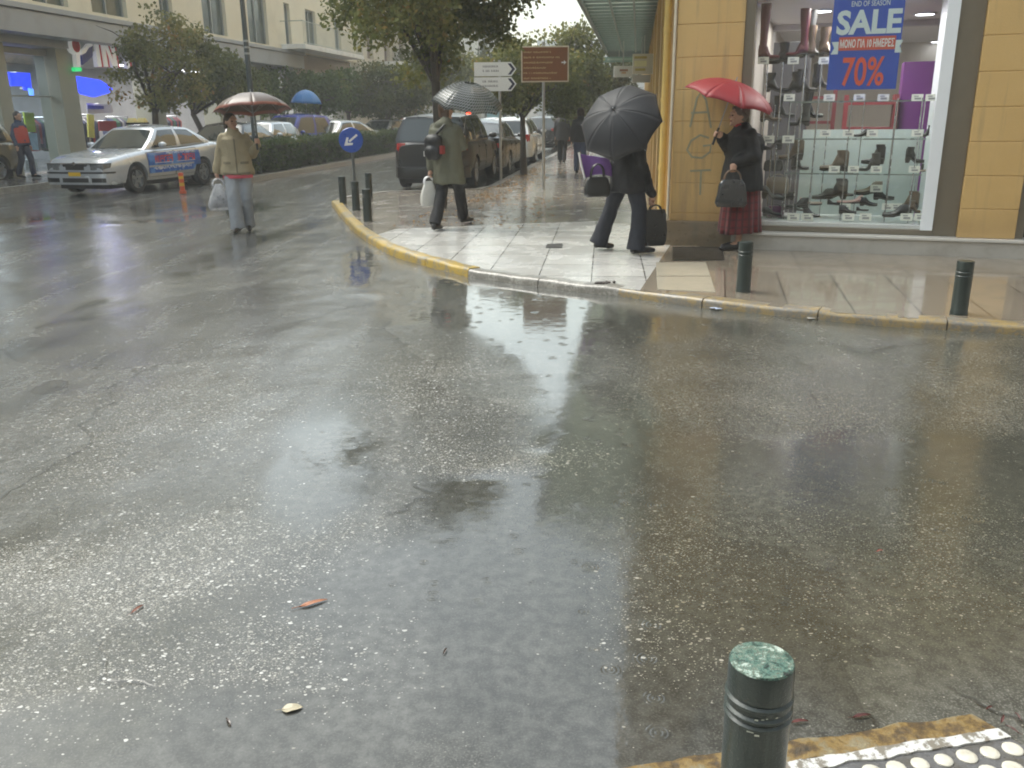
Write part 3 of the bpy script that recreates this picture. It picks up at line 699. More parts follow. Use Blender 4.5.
# graffiti: thin paint strokes on the left pillar
gm = pm('faded grey green paint', (.31, .30, .19), .6, var=.2, scale=12)
def gpt(x, y): return onplane(x, y, FW(0, .0975, 0), N2)
def stroke(mb, pts, w_=.022):
    P = [gpt(*p) for p in pts]
    for i in range(len(P)):
        t = (P[min(i + 1, len(P) - 1)] - P[max(i - 1, 0)]).normalized(); n = t.cross(N2).normalized() * w_ / 2
        if i: mb.loft([[a - N2 * .0015, b - N2 * .0015, b + N2 * .001, a + N2 * .001] for a, b in (prev, (P[i] - n, P[i] + n))])
        prev = (P[i] - n, P[i] + n)
gt = thing('graffiti', 'faded grey graffiti letters A G T sprayed on the ochre pillar', 'graffiti', FW(-.9, .1, 1.1))
for nm, st in (('letter', [[(690, 127), (697, 98), (701, 92), (706, 100), (711, 128)], [(691, 113), (709, 112)]]),
               ('letter', [[(709, 138), (700, 135), (691, 141), (687, 150), (692, 157), (702, 158), (710, 152), (711, 145), (703, 146)]]),
               ('letter', [[(690, 171), (711, 170)], [(701, 171), (700, 195)]])):
    mb = MB(); [stroke(mb, q) for q in st]; mb.build(nm, gm, gt, world=True)

# ------------------------------------------------ left block
cream = pm('cream render', (.66, .61, .46), .6, var=.07, scale=1.2, dirt=(.42, .38, .28), dirt_amt=.35)
fgrey = pm('grey fascia cladding', (.30, .32, .335), .4, var=.08, scale=2, dirt=(.2, .2, .2), dirt_amt=.4)
pgrey = pm('grey green column render', (.33, .33, .26), .5, var=.1, scale=2)
winm = pm('window glass painted reflection', (.07, .095, .085), .06, var=.5, scale=2.5)  # green of the reflected trees is put into the pane colour
winf = pm('grey window frame', (.25, .27, .26), .4)
white_p = pm('white balcony paint', (.75, .75, .72), .45, var=.06, dirt=(.5, .5, .46))
lb = thing('apartment_building', 'cream upper storey over a long grey shop fascia across the avenue', 'building', SR(24, -15, 0))
ops = [(17.6, 19.4, 4.28, 6.1), (21.4, 22.85, 4.24, 6.1), (23.9, 25.65, 4.24, 6.1), (27.55, 28.35, 4.2, 6.1), (30.4, 32.2, 4.24, 6.0), (34.1, 35.95, 4.2, 6.0), (37.8, 38.45, 4.3, 6.0), (40.3, 41.6, 4.3, 6.0), (44.2, 45.1, 4.3, 6.0)]
ops2 = [(a, b, 7.3, 9.1) for a, b, _, _ in ops]
mb = MB(); wall_cells(mb, sboxf := (lambda m, a0, a1, d0, d1, z0, z1: sbox(m, a0, a1, d1, d0, z0, z1)), 5, 47.5, 4.12, 9.6, -14.75, -15.1, ops + ops2)
mb.build('wall', cream, lb, world=True)
for (a, b, z0, z1) in ops + ops2:
    mb = MB(); sbox(mb, a, b, -14.95, -14.92, z0, z1); wp = mb.build('window', winm, lb, world=True)
    mb = MB()
    for q in (a, b - .06, (a + b) / 2 - .03): sbox(mb, q, q + .06, -14.915, -14.87, z0, z1)
    sbox(mb, a + .061, b - .061, -14.914, -14.875, z1 - .06, z1)
    f = mb.build('window_frame', winf, lb, world=True); f.parent = wp
mb = MB(); sbox(mb, 5, 39.2, -15.6, -14.55, 3.45, 3.955); sbox(mb, 5, 39.25, -15.6, -14.6, 3.96, 3.985); sbox(mb, 5, 39.3, -15.6, -14.5, 3.99, 4.115)
mb.build('fascia', fgrey, lb, world=True, bev=.01)
mb = MB(); sbox(mb, 5, 47.5, -22, -15.12, 9.6, 9.8); mb.build('roof', fgrey, lb, world=True)
mb = MB(); sbox(mb, 5, 47.5, -22, -15.11, 3.26, 9.59); mb.build('upper_mass', fgrey, lb, world=True)
for s0, s1 in ((20.3, 20.75), (22.75, 23.5), (27.4, 28.1), (32.0, 32.7), (36.6, 37.3), (41.4, 42.1), (16.0, 16.7), (46.4, 47.4)):
    mb = MB(); sbox(mb, s0, s1, -15.9, -15.25, .0, 3.449); mb.build('column', pgrey, lb, world=True, bev=.015)
mb = MB(); sbox(mb, 5, 47.5, -20.1, -20, .1, 3.45); sbox(mb, 5, 47.5, -20, -15.9, 3.2, 3.25); mb.build('shop_back_wall', pm('dim shop wall', (.30, .30, .30), .6, var=.3, scale=1.5), lb, world=True)
lcl = emit('left shop ceiling light', (.95, .97, 1), 3)
for i in range(7):
    mb = MB(); sbox(mb, 17.5 + i * 4, 19.2 + i * 4, -17.6, -17.3, 3.17, 3.195); mb.build('ceiling_lamp', lcl, lb, world=True)
    ld = bpy.data.lights.new('left_shop_light', 'AREA'); ld.energy = 45; ld.size = 1.6; lo = bpy.data.objects.new('left_shop_light', ld); COL.objects.link(lo); lo.location = SR(18.3 + i * 4, -17.4, 3.1)
mb = MB(); sbox(mb, 39.4, 47.5, -15.6, -15.1, 2.9, 4.11); mb.build('shop_lintel', pm('brown lintel', (.25, .2, .14), .5), lb, world=True)
lg = glassmat('left shop glass', (.75, .82, .86))
for s0, s1 in ((16.75, 20.28), (20.77, 22.73)):
    mb = MB(); sbox(mb, s0, s1, -15.62, -15.6, .15, 3.05); mb.build('shop_glass', lg, lb, world=True)
    mb = MB(); sbox(mb, s0, s1, -15.64, -15.5, 3.052, 3.2); mb.build('glass_head', winf, lb, world=True); mb = MB(); sbox(mb, s0, s1, -15.64, -15.55, 2.02, 2.06); mb.build('glass_transom', winf, lb, world=True)
# balcony
mb = MB(); sbox(mb, 37.2, 45.4, -14.74, -13.7, 4.13, 4.32); mb.build('balcony_slab', white_p, lb, world=True, bev=.01)
mb = MB()
for i in range(56): p = SR(37.25 + i * .147, -13.76, 4.32); mb.tube([p, p + UP * .95], .009, 4)
for z in (.95, .06): mb.tube([SR(37.25, -13.76, 4.32) + UP * z, SR(45.35, -13.76, 4.32) + UP * z], .018, 5)
mb.tube([SR(37.25, -13.76, 4.32) + UP * .95, SR(37.25, -14.74, 4.32) + UP * .95], .018, 5); mb.build('balcony_railing', pm('grey green railing', (.3, .33, .28), .4), lb, world=True)
# next block along
lb2 = thing('apartment_building', 'pale block with brown shutters and white awnings beyond the balcony', 'building', SR(55, -15, 0))
ops = [(49 + i * 3.4, 50.2 + i * 3.4, z, z + 1.9) for i in range(10) for z in (4.4, 7.6, 10.8)]
mb = MB(); wall_cells(mb, sboxf, 47.6, 84, 2.8, 13.5, -14.6, -15.1, ops); sbox(mb, 47.6, 84, -15.5, -15.15, .1, 2.79); mb.build('wall', pm('pale beige render', (.58, .54, .43), .6, var=.1, scale=1.2, dirt=(.35, .32, .26)), lb2, world=True)
shut = pm('brown shutter', (.16, .12, .09), .5)
for o in ops:
    mb = MB(); sbox(mb, o[0], o[1], -14.85, -14.8, o[2], o[3]); mb.build('shutter', shut, lb2, world=True)
for i, z in enumerate((4.2, 7.4)):
    mb = MB(); sbox(mb, 51.5, 70, -14.59, -13.5, z, z + .17); mb.build('balcony_slab', white_p, lb2, world=True)
for i in range(3):
    mb = MB(); s0 = 52 + i * 5; mb.hexa([SR(s0, -14.58, 7.0), SR(s0, -13.2, 6.3), SR(s0 + 3.5, -13.2, 6.3), SR(s0 + 3.5, -14.58, 7.0), SR(s0, -14.58, 7.06), SR(s0, -13.17, 6.36), SR(s0 + 3.5, -13.17, 6.36), SR(s0 + 3.5, -14.58, 7.06)]); mb.build('awning', white_p, lb2, world=True)
# blocks closing the view down the avenue
for (s0, s1, r0, r1, h, lab, col) in ((84.5, 120, -30, -14.5, 9.5, 'hazy beige block far along the left of the avenue', (.5, .46, .4)),
                                       (128, 140, -14, 14, 11, 'distant pale block closing the view down the avenue', (.52, .52, .5)),
                                       (63, 125, 1.0, 12, 9, 'distant grey block beyond the canopy on the right', (.42, .42, .40))):
    t = thing('distant_building', lab, 'building', SR((s0 + s1) / 2, (r0 + r1) / 2, 0)); mb = MB(); sbox(mb, s0, s1, r0, r1, 0, h); mb.build('wall', pm(lab[:20], col, .6, var=.1, scale=.8), t, world=True)
    for fl in range(int(h // 3.2)):
        for k in range(6):
            mb = MB()
            if r1 - r0 > 20: rr0 = r0 + (k + .3) * (r1 - r0) / 6; sbox(mb, s0 - .08, s0 + .02, rr0, rr0 + 1.6, 1 + fl * 3.1, 2.7 + fl * 3.1)
            else:
                ss = s0 + (k + .3) * (s1 - s0) / 6; rr = r1 if r0 < 0 and r1 < 0 else r0; sbox(mb, ss, ss + 1.6, rr - .05, rr + .05, 1 + fl * 3.1, 2.7 + fl * 3.1)
            mb.build('window', winm, t, world=True)
# left pavement and its kerb, median strip
mb = MB(); pts = [SR(5, -13.2, 0), SR(120, -13.2, 0), SR(120, -22, 0), SR(5, -22, 0)]; mb.prism([(p.x, p.y) for p in pts], -.05, .115)
struct('left_pavement', mb, paving_material('grey left paving', (.2, .19, .17), 8, .6, .6, (.08, .08, .07), .12))
mb = MB(); sbox(mb, 5, 120, -13.19, -13.05, -.05, .12); struct('left_kerb', mb, kerb_paint('left kerb stone', (.35, .33, .28), (.25, .24, .21), .5), bev=.01)
mb = MB(); sbox(mb, 19.8, 75, -9.15, -8.95, -.05, .12); sbox(mb, 19.8, 75, -10.35, -10.2, -.05, .12); sbox(mb, 19.65, 19.8, -10.35, -8.95, -.05, .12); struct('median_kerb', mb, kerb_paint('median kerb stone', (.42, .33, .16), (.26, .24, .2), .35), bev=.015)
mb = MB(); sbox(mb, 19.8, 75, -10.2, -9.15, -.05, .10); struct('median_soil', mb, pm('wet soil', (.06, .045, .03), .5, bump=.6))

# ================================================================== TREES AND HEDGE
def leaf_material(name, stops):
    b = NB(name); t = b.attr('tint'); v = b.coord()
    cm_ = 1.28
    stops = [(p_, tuple(q_ * cm_ for q_ in c_)) for p_, c_ in stops]
    c = b.ramp(b.math('ADD', t, b.math('MULTIPLY', b.math('SUBTRACT', b.noise(v, 1.1, 3), .5), .35), True), stops)
    tl = b.n('ShaderNodeBsdfTranslucent'); b.set(tl, 'Color', c)
    ms = b.n('ShaderNodeMixShader'); b.set(ms, 0, .38); b.set(ms, 1, b.pbsdf(Base_Color=c, Roughness=.62, Specular_IOR_Level=.2)); b.set(ms, 2, tl.outputs[0])
    return b.done(ms.outputs[0])
LEAF = {
 'dark': leaf_material('dark autumn leaves', [(0, (.045, .055, .024)), (.45, (.075, .09, .034)), (.72, (.12, .115, .042)), (.9, (.16, .105, .04)), (1, (.19, .09, .035))]),
 'olive': leaf_material('olive autumn leaves', [(0, (.065, .078, .03)), (.4, (.115, .13, .045)), (.7, (.19, .18, .06)), (.88, (.24, .15, .05)), (1, (.27, .12, .04))]),
 'green': leaf_material('mid green leaves', [(0, (.055, .08, .026)), (.5, (.10, .14, .042)), (.85, (.17, .19, .055)), (1, (.20, .15, .05))]),
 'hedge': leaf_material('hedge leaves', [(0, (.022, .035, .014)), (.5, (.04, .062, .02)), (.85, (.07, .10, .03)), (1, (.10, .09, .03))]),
}
bark = pm('wet dark bark', (.055, .045, .035), .5, var=.4, scale=14, bump=.8, bscale=30)

LEAF['light'] = leaf_material('light olive leaves', [(0, (.075, .085, .035)), (.35, (.14, .145, .055)), (.6, (.21, .19, .07)), (.8, (.25, .15, .055)), (1, (.27, .12, .04))])

def leaves_mesh(name, centers, tints, per, spread, size, mat, parent, seed, droop=.3):
    rg = np.random.default_rng(seed); n = len(centers) * per
    C = np.repeat(np.array(centers), per, 0); T = np.repeat(np.array(tints), per) + rg.normal(0, .13, n)
    d = rg.normal(0, 1, (n, 3)); d /= np.linalg.norm(d, axis=1)[:, None]
    P = C + d * (rg.random((n, 1)) ** .5) * np.array(spread)
    a = rg.normal(0, 1, (n, 3)); a[:, 2] -= droop; a /= np.linalg.norm(a, axis=1)[:, None]
    b = np.cross(a, rg.normal(0, 1, (n, 3))); b /= np.linalg.norm(b, axis=1)[:, None]; c = np.cross(a, b)
    s = size * rg.uniform(.6, 1.3, (n, 1))
    V = np.stack([P, P + a * s * .5 + b * s * .32 + c * s * .06, P + a * s, P + a * s * .5 - b * s * .32 + c * s * .06], 1).reshape(-1, 3)
    me = bpy.data.meshes.new(name); me.vertices.add(4 * n); me.vertices.foreach_set('co', V.ravel())
    F = np.arange(4 * n); me.loops.add(4 * n); me.loops.foreach_set('vertex_index', F)
    me.polygons.add(n); me.polygons.foreach_set('loop_start', np.arange(0, 4 * n, 4)); me.polygons.foreach_set('loop_total', np.full(n, 4)); me.update()
    at = me.attributes.new('tint', 'FLOAT', 'POINT'); at.data.foreach_set('value', np.repeat(np.clip(T, 0, 1), 4).astype(np.float32))
    me.materials.append(mat); o = bpy.data.objects.new(name, me); COL.objects.link(o)
    if parent is not None: o.parent = parent
    return o

def tree(name, label, base, trunk_r, crown_c, crown_r, clumps, mat, seed, per=60, spread=.36, leaf=.10, fork=None, lean=(0, 0), group='street trees', low=None):
    """crown_c, crown_r in world units relative to the base point"""
    rr = random.Random(seed); t = thing(name, label, 'tree', base, 0, group)
    cc = Vector(crown_c); cr_ = Vector(crown_r); fz = fork or max(.9, cc.z - cr_.z * .8)
    tr = MB(); pts = [Vector((0, 0, -.05)), Vector((lean[0] * .25, lean[1] * .25, fz * .35)), Vector((lean[0] * .6, lean[1] * .6, fz * .7)), Vector((lean[0], lean[1], fz))]
    pts = [p + Vector((rr.uniform(-.03, .03), rr.uniform(-.03, .03), 0)) for p in pts]
    tr.tube(pts, [trunk_r * 1.35, trunk_r * 1.05, trunk_r * .95, trunk_r * .85], 10)
    centers = []; tips = []
    nb = 7
    for i in range(nb):
        a = i / nb * 6.283 + rr.uniform(-.3, .3); el = rr.uniform(.35, .95)
        q = cc + Vector((math.cos(a) * cr_.x * .72 * (1.15 - el * .5), math.sin(a) * cr_.y * .72 * (1.15 - el * .5), (el - .55) * cr_.z * 1.5))
        m = pts[-1].lerp(q, .45) + Vector((rr.uniform(-.15, .15), rr.uniform(-.15, .15), cr_.z * .15))
        tr.tube([pts[-1] - Vector((0, 0, .05)), m, q], [trunk_r * .6, trunk_r * .36, trunk_r * .12], 6); tips.append((m, q))
        for k in range(4):
            f = rr.uniform(.2, 1); st = m.lerp(q, f); e = st + Vector((rr.gauss(0, 1) * cr_.x * .28, rr.gauss(0, 1) * cr_.y * .28, rr.gauss(.2, .8) * cr_.z * .25))
            tr.tube([st, st.lerp(e, .5) + Vector((0, 0, .06)), e], [trunk_r * .22, trunk_r * .13, trunk_r * .05], 5)
    tr.build('trunk', bark, t, smooth=60)
    tints = []; tries = 0
    while len(centers) < clumps and tries < clumps * 30:
        tries += 1
        p = Vector((rr.uniform(-1, 1), rr.uniform(-1, 1), rr.uniform(-1, 1))); l = p.length
        if l > 1: continue
        q = cc + Vector((p.x * cr_.x, p.y * cr_.y, p.z * cr_.z))
        nzv = noise.noise(q * (1.5 / max(.6, cr_.x * .6)) + Vector((seed, 0, 0))) + .5 * noise.noise(q * (3.4 / max(.6, cr_.x * .6)) + Vector((0, seed, 0)))
        if l > .72 + .42 * nzv: continue
        if nzv < -.34: continue
        if rr.random() > .3 + .7 * l: continue
        if low is not None and q.z < low: continue
        centers.append(tuple(q)); tints.append(.33 + .5 * noise.noise(q * .9 + Vector((seed * 2, 3, 1))) + rr.uniform(-.12, .12))
    leaves_mesh('crown', centers, tints, per, (spread, spread, spread * .75), leaf, mat, t, seed)
    return t

def tree_px(name, label, px_trunk, Y, l, r_, top, bot, mat, seed, trunk_r, clumps, zb=.1, depth=None, **kw):
    b = D(px_trunk, 120, Y); b.z = zb; pl, pr = D(l, (top + bot) / 2, Y), D(r_, (top + bot) / 2, Y)
    zt, zl = D((l + r_) / 2, top, Y).z, D((l + r_) / 2, bot, Y).z
    c = Vector(((pl.x + pr.x) / 2 - b.x, 0, (zt + zl) / 2 - zb)); rx = (pr.x - pl.x) / 2
    return tree(name, label, b, trunk_r, c, (rx, depth or rx * .95, (zt - zl) / 2), clumps, mat, seed, **kw)

tree_px('street_tree', 'tall dark autumn tree rising above the checkered umbrella and the black car', 438, 15.2, 296, 556, -190, 92, LEAF['olive'], 11, .085, 310, per=95, spread=.36, leaf=.092, fork=2.0)
tree_px('street_tree', 'olive brown tree standing before the left shop behind the silver taxi', 156, 25.5, 102, 226, 4, 124, LEAF['light'], 12, .10, 92, per=62, spread=.36, leaf=.12, zb=.115)
tree_px('street_tree', 'low leaning dark tree between the taxi roof and the brown umbrella', 209, 31, 176, 270, 48, 120, LEAF['olive'], 13, .10, 90, per=60, spread=.42, leaf=.14, zb=.115, lean=(-.5, 0))
tree_px('street_tree', 'green tree growing behind the dark street lamp post', 262, 41, 228, 318, 64, 120, LEAF['green'], 14, .11, 120, per=60, spread=.45, leaf=.15)
tree_px('street_tree', 'yellowish green tree above the blue umbrella behind the hedge', 318, 42, 278, 356, 68, 118, LEAF['green'], 15, .10, 110, per=60, spread=.45, leaf=.15)
tree_px('street_tree', 'green tree above the silver saloon behind the hedge', 349, 45, 314, 390, 68, 118, LEAF['green'], 16, .11, 110, per=60, spread=.48, leaf=.16)
tree_px('street_tree', 'dark olive tree above the far end of the hedge', 388, 40, 346, 436, 56, 124, LEAF['dark'], 17, .12, 130, per=60, spread=.46, leaf=.15, fork=1.9)
tree_px('street_tree', 'dark tree behind the white direction signs and parked cars', 470, 46, 405, 500, 40, 118, LEAF['olive'], 18, .14, 130, per=55, spread=.6, leaf=.2)
tree_px('street_tree', 'slender dark tree at the pavement edge just left of the brown sign post', 523, 23.3, 464, 594, 30, 126, LEAF['olive'], 19, .075, 120, per=80, spread=.34, leaf=.10)
tree_px('street_tree', 'feathery dark tree right of the brown sign reaching into the bright sky', 560, 33, 522, 626, 18, 126, LEAF['olive'], 20, .09, 150, per=55, spread=.45, leaf=.15)
tree_px('street_tree', 'small dark tree farthest along the right pavement under the canopy edge', 588, 44, 560, 648, 42, 128, LEAF['dark'], 21, .10, 110, per=55, spread=.5, leaf=.18)
tree_px('street_tree', 'hazy tree far down the avenue above the parked white estate', 505, 62, 455, 560, 30, 120, LEAF['dark'], 22, .15, 90, per=50, spread=.8, leaf=.28)
tree_px('street_tree', 'hazy olive tree far along the left side above the red car', 415, 60, 380, 455, 40, 120, LEAF['olive'], 23, .15, 90, per=50, spread=.8, leaf=.28)

# clipped hedge on the median
hd = thing('clipped_hedge', 'long clipped dark green hedge on the kerbed median between the carriageways', 'hedge', SR(20.2, -9.65, .1))
rr = random.Random(3); cen = []; tin = []
s = 20.2
while s < 72:
    for k in range(14 if s < 45 else 8):
        side = rr.random()
        r_ = rr.uniform(-10.1, -9.2); z = rr.uniform(.18, .86)
        if side < .4: r_ = -9.22 + rr.uniform(-.06, .02)
        elif side < .75: z = .84 + rr.uniform(-.04, .05)
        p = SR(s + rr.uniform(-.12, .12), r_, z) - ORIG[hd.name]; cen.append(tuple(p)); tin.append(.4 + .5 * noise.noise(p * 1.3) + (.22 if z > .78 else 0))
    s += .22
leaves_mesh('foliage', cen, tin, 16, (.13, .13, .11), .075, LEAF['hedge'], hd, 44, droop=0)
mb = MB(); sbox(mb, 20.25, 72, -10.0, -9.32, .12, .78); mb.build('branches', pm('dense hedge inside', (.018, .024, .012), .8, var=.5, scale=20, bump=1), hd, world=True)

# fallen leaves and grit along the tree pits
rr = random.Random(8); cen = []; tin = []
for _ in range(420):
    s = rr.uniform(15, 24); r_ = -2.9 + abs(rr.gauss(0, .45)); p = SR(s, r_, 0); cen.append((p.x, p.y, .112)); tin.append(rr.uniform(.3, 1))
for _ in range(160):
    p = SR(rr.uniform(11.5, 16), rr.uniform(-3.3, -1.2), 0); cen.append((p.x, p.y, .112)); tin.append(rr.uniform(.4, 1))
lm = leaf_material('fallen leaves', [(0, (.05, .04, .02)), (.5, (.14, .085, .03)), (1, (.30, .16, .05))])
fl = leaves_mesh('leaf_litter', cen, tin, 2, (.1, .1, .004), .07, lm, None, 9, droop=0)
fl.data.transform(Matrix.Identity(4)); fl['kind'] = 'stuff'; tag(fl, 'brown fallen leaves scattered along the pavement edge under the trees', 'leaves')
for v_ in fl.data.vertices: v_.co.z = ZP + .009 + (v_.co.z - .112) * .25
# single leaves lying on the crossing
def leaf(px, py, ln, ang, col, label, z=.004, wd=.24):
    p = G(px, py, 0); t = MB()
    n = 9; L_ = []; R_ = []
    for i in range(n):
        f = i / (n - 1); wv = ln * wd * math.sin(math.pi * f ** .8) * (.85 + .15 * math.sin(9 * f)); L_.append(Vector((f * ln - ln / 2, wv / 2, .006 * math.sin(f * 3)))); R_.append(Vector((f * ln - ln / 2, -wv / 2, .004 * math.sin(f * 3))))
    for i in range(n - 1):
        m0, m1 = (L_[i] + R_[i]) / 2 + UP * -.002, (L_[i + 1] + R_[i + 1]) / 2 + UP * -.002
        t.add([L_[i], m0, m1, L_[i + 1]], [(0, 1, 2, 3)]); t.add([m0, R_[i], R_[i + 1], m1], [(0, 1, 2, 3)])
    t.tube([(-ln / 2 - ln * .25, 0, .002), (ln / 2, 0, .0)], ln * .012, 4)
    o = t.build('fallen_leaf', pm('leaf ' + str(col), col, .4, var=.35, scale=30, bump=.3, coat=.3)); o.location = (p.x, p.y, z - .012); o.rotation_euler = (0, 0, ang)
    return tag(o, label, 'leaf', 'single leaves on the wet road')
leaf(313, 601, .10, .5, (.36, .13, .05), 'orange curled leaf lying alone on the wet crossing')
leaf(137, 607, .06, 1.2, (.20, .07, .04), 'small reddish leaf on the gravelly patch at the left')
leaf(292, 706, .06, .2, (.38, .33, .22), 'pale buff leaf on the grey water near the front', wd=.7)
leaf(228, 719, .04, 2.2, (.05, .03, .025), 'dark tiny leaf on the grey water near the front')
leaf(445, 649, .035, 1.3, (.06, .03, .02), 'tiny dark sliver of leaf in the middle puddle', wd=.2)
leaf(880, 549, .03, .3, (.30, .07, .05), 'red brown leaf on the brown water at the right')
leaf(800, 719, .05, .1, (.11, .025, .02), 'dark red leaf beside the near bollard')
for i, (x, y, ln, an) in enumerate([(862, 714, .07, .2), (1003, 717, .05, .9), (1012, 727, .05, 2.1), (990, 706, .035, .4), (1018, 714, .04, 1.5), (1000, 732, .04, 2.7)]):
    leaf(x, y, ln * .8, an, (.085, .02, .016), ['crumpled dark red leaf against the rusty kerb edge', 'largest dark red leaf right of the rusty kerb corner', 'lower dark red leaf by the right frame edge', 'small red leaf uppermost beside the rusty kerb corner', 'red leaf at the far right above the others', 'lowest red leaf by the tactile paving corner'][i], z=.006)

# ================================================================== STREET FURNITURE
def iron_mat():
    b = NB('dark green bollard paint'); v = b.coord(); n = b.noise(v, 16, 6, .7); n2 = b.noise(v, 120, 4, .7); dr = b.noise(b.mapping(v, (45, 45, 2.5)), 1.0, 4, .6)
    c = b.mix(n, (.012, .019, .017, 1), (.030, .044, .039, 1)); c = b.mix(b.math('MULTIPLY', b.step(dr, .55, .72), .5), c, (.05, .068, .06, 1)); c = b.mix(b.math('MULTIPLY', b.step(b.math('ADD', b.math('MULTIPLY', n, .6), b.math('MULTIPLY', n2, .4)), .60, .66), .8), c, (.09, .055, .03, 1))
    vo = b.n('ShaderNodeTexVoronoi'); b.set(vo, 'Vector', v); b.set(vo, 'Scale', 150.0); drop = b.math('SUBTRACT', 1.0, b.step(vo.outputs['Distance'], .18, .42))
    return b.done(b.pbsdf(Base_Color=c, Roughness=b.math('ADD', .18, b.math('MULTIPLY', n2, .4)), Normal=b.bump(b.math('ADD', b.math('MULTIPLY', drop, .5), b.math('MULTIPLY', n2, .5)), .35, .003), Coat_Weight=.35, Coat_Roughness=.12))
iron = iron_mat()
def verd(name):
    b = NB(name); v = b.coord(); n = b.math('ADD', b.math('MULTIPLY', b.noise(v, 36, 5, .7, .9), .6), b.math('MULTIPLY', b.noise(v, 110, 5, .75, .5), .4)); n2 = b.noise(v, 130, 3, .6)
    c = b.ramp(n, [(.40, (.012, .016, .015)), (.45, (.03, .075, .06)), (.5, (.13, .24, .195)), (.525, (.07, .04, .022)), (.56, (.20, .31, .26)), (.62, (.50, .55, .50))])
    return b.done(b.pbsdf(Base_Color=c, Roughness=b.math('ADD', .22, b.math('MULTIPLY', n2, .3)), Normal=b.bump(b.math('ADD', n, n2), .7, .004), Coat_Weight=.4))
verdigris = verd('weathered green bollard top')
def bollard(px, py, label, group, h=.46, rad=.062, zb=ZP, near=False, top=None, loc=None):
    p = loc or G(px, py, zb); t = thing('bollard', label, 'bollard', p, 0, group); r_ = rad; n = 40 if near else 20
    mb = MB(); prof = [(r_ * 1.06, -.02), (r_ * 1.06, .02), (r_, .03)]
    for zz in (h - .130, h - .112, h - .085) if near else (h - .12, h - .09): prof += [(r_, zz), (r_ * 1.05, zz + .003), (r_ * 1.05, zz + .008), (r_, zz + .011), (r_ * .955, zz + .0135), (r_, zz + .017)]
    prof += [(r_, h - .008), (r_ * .985, h - .003)]
    mb.lathe(prof, n); mb.build('post', iron, t, smooth=35)
    mb = MB(); mb.lathe([(r_ * .98, h - .0028), (r_ * .95, h + .0015), (r_ * .5, h + .003), (.002, h + .0032)], n); mb.build('cap', top or (verdigris if near else iron), t, smooth=40)
    if near:
        chip = pm('pale paint chip', (.5, .52, .45), .5); mb = MB(); rr = random.Random(2)
        for a0, z0, w_, h_ in ((-1.9, h - .097, .007, .004), (-1.72, h - .094, .006, .003), (-1.60, h - .092, .004, .003), (-1.3, h - .091, .006, .003), (-2.05, h - .128, .014, .006), (-1.85, h - .134, .010, .005)):
            q = [Vector((math.cos(a0 + s1 * w_ / 2 / r_) * r_ * 1.039, math.sin(a0 + s1 * w_ / 2 / r_) * r_ * 1.039, z0 + s2 * h_ / 2)) for s1, s2 in ((-1, -1), (1, -.7), (.8, 1), (-.9, .8))]; mb.add(q, [(0, 1, 2, 3)])
        mb.build('paint_chips', chip, t)
    return t
# the near one: its top is seen at (762, 660)
ptop = D(762, 660, 1.0); 
for _ in range(60):
    pass
yy = 1.5
tp_ = onplane(762, 660, (0, 0, .505), (0, 0, 1)); 
bollard(0, 0, 'large near bollard with verdigris top beside the tactile paving', 'bollards', h=.505 - .126, rad=.0675, near=True, loc=Vector((tp_.x, tp_.y, .126)))
bollard(743, 291.5, 'dark bollard at the feet of the woman in the red skirt', 'bollards', h=.44)
bollard(958.5, 314, 'dark bollard below the right end of the shop window', 'bollards', h=.415)
bollard(368, 221, 'nearest dark bollard of the four behind the yellow kerb', 'bollards', h=.47, rad=.068)
bollard(356.5, 210, 'bollard standing in front of the blue arrow sign pole', 'bollards', h=.47, rad=.066)
bollard(343.3, 203, 'leftmost bollard at the tip of the yellow kerb', 'bollards', h=.47, rad=.066)
bollard(369.5, 198, 'farthest bollard half hidden behind the nearest of the four', 'bollards', h=.47, rad=.066)

galv = pm('galvanised pole', (.42, .43, .43), .35, .6, var=.15)
signback = pm('sign back grey', (.35, .36, .36), .4, .4)
def up_at(base, ang=0): return Vector((math.cos(ang), math.sin(ang), 0)), UP
# round blue arrow sign
bp = G(356.5, 203.5, ZP); cz = D(354, 140, bp.y).z
t = thing('road_sign', 'round blue sign with white arrow pointing down left on a thin pole', 'road sign', bp)
mb = MB(); mb.tube([(0, 0, -.02), (-.02, 0, cz - ZP + .1)], .028, 10); mb.build('pole', pm('dark sign pole', (.10, .11, .11), .4), t, smooth=40)
mb = MB(); c_ = Vector((-.02, -.05, cz - ZP)); mb.lathe([(.205, -.012), (.215, 0), (.21, .012), (.2, .014)], 36, c_, axis='y'); mb.build('plate', pm('blue sign plate', (.012, .075, .42), .3, var=.1, coat=.3), t, smooth=40)
mb = MB(); dd = Vector((-.766, 0, -.60)); nn = Vector((dd.z, 0, -dd.x)); y_ = Vector((0, -.016, 0)); o = c_ + y_
def ar(a, n_): return o + dd * a + nn * n_
sh = [ar(-.15, -.018), ar(.02, -.018), ar(.02, -.018), ar(.02, .018), ar(-.15, .018)]
mb.add([ar(-.15, -.019), ar(.04, -.019), ar(.04, .019), ar(-.15, .019)], [(0, 1, 2, 3)])
mb.add([ar(.16, 0), ar(.03, .085), ar(.0, .06), ar(.075, .0)], [(0, 1, 2, 3)]); mb.add([ar(.16, 0), ar(.03, -.085), ar(.0, -.06), ar(.075, .0)], [(0, 1, 2, 3)])
mb.build('arrow', pm('white sign paint', (.8, .8, .8), .4, var=.05), t)
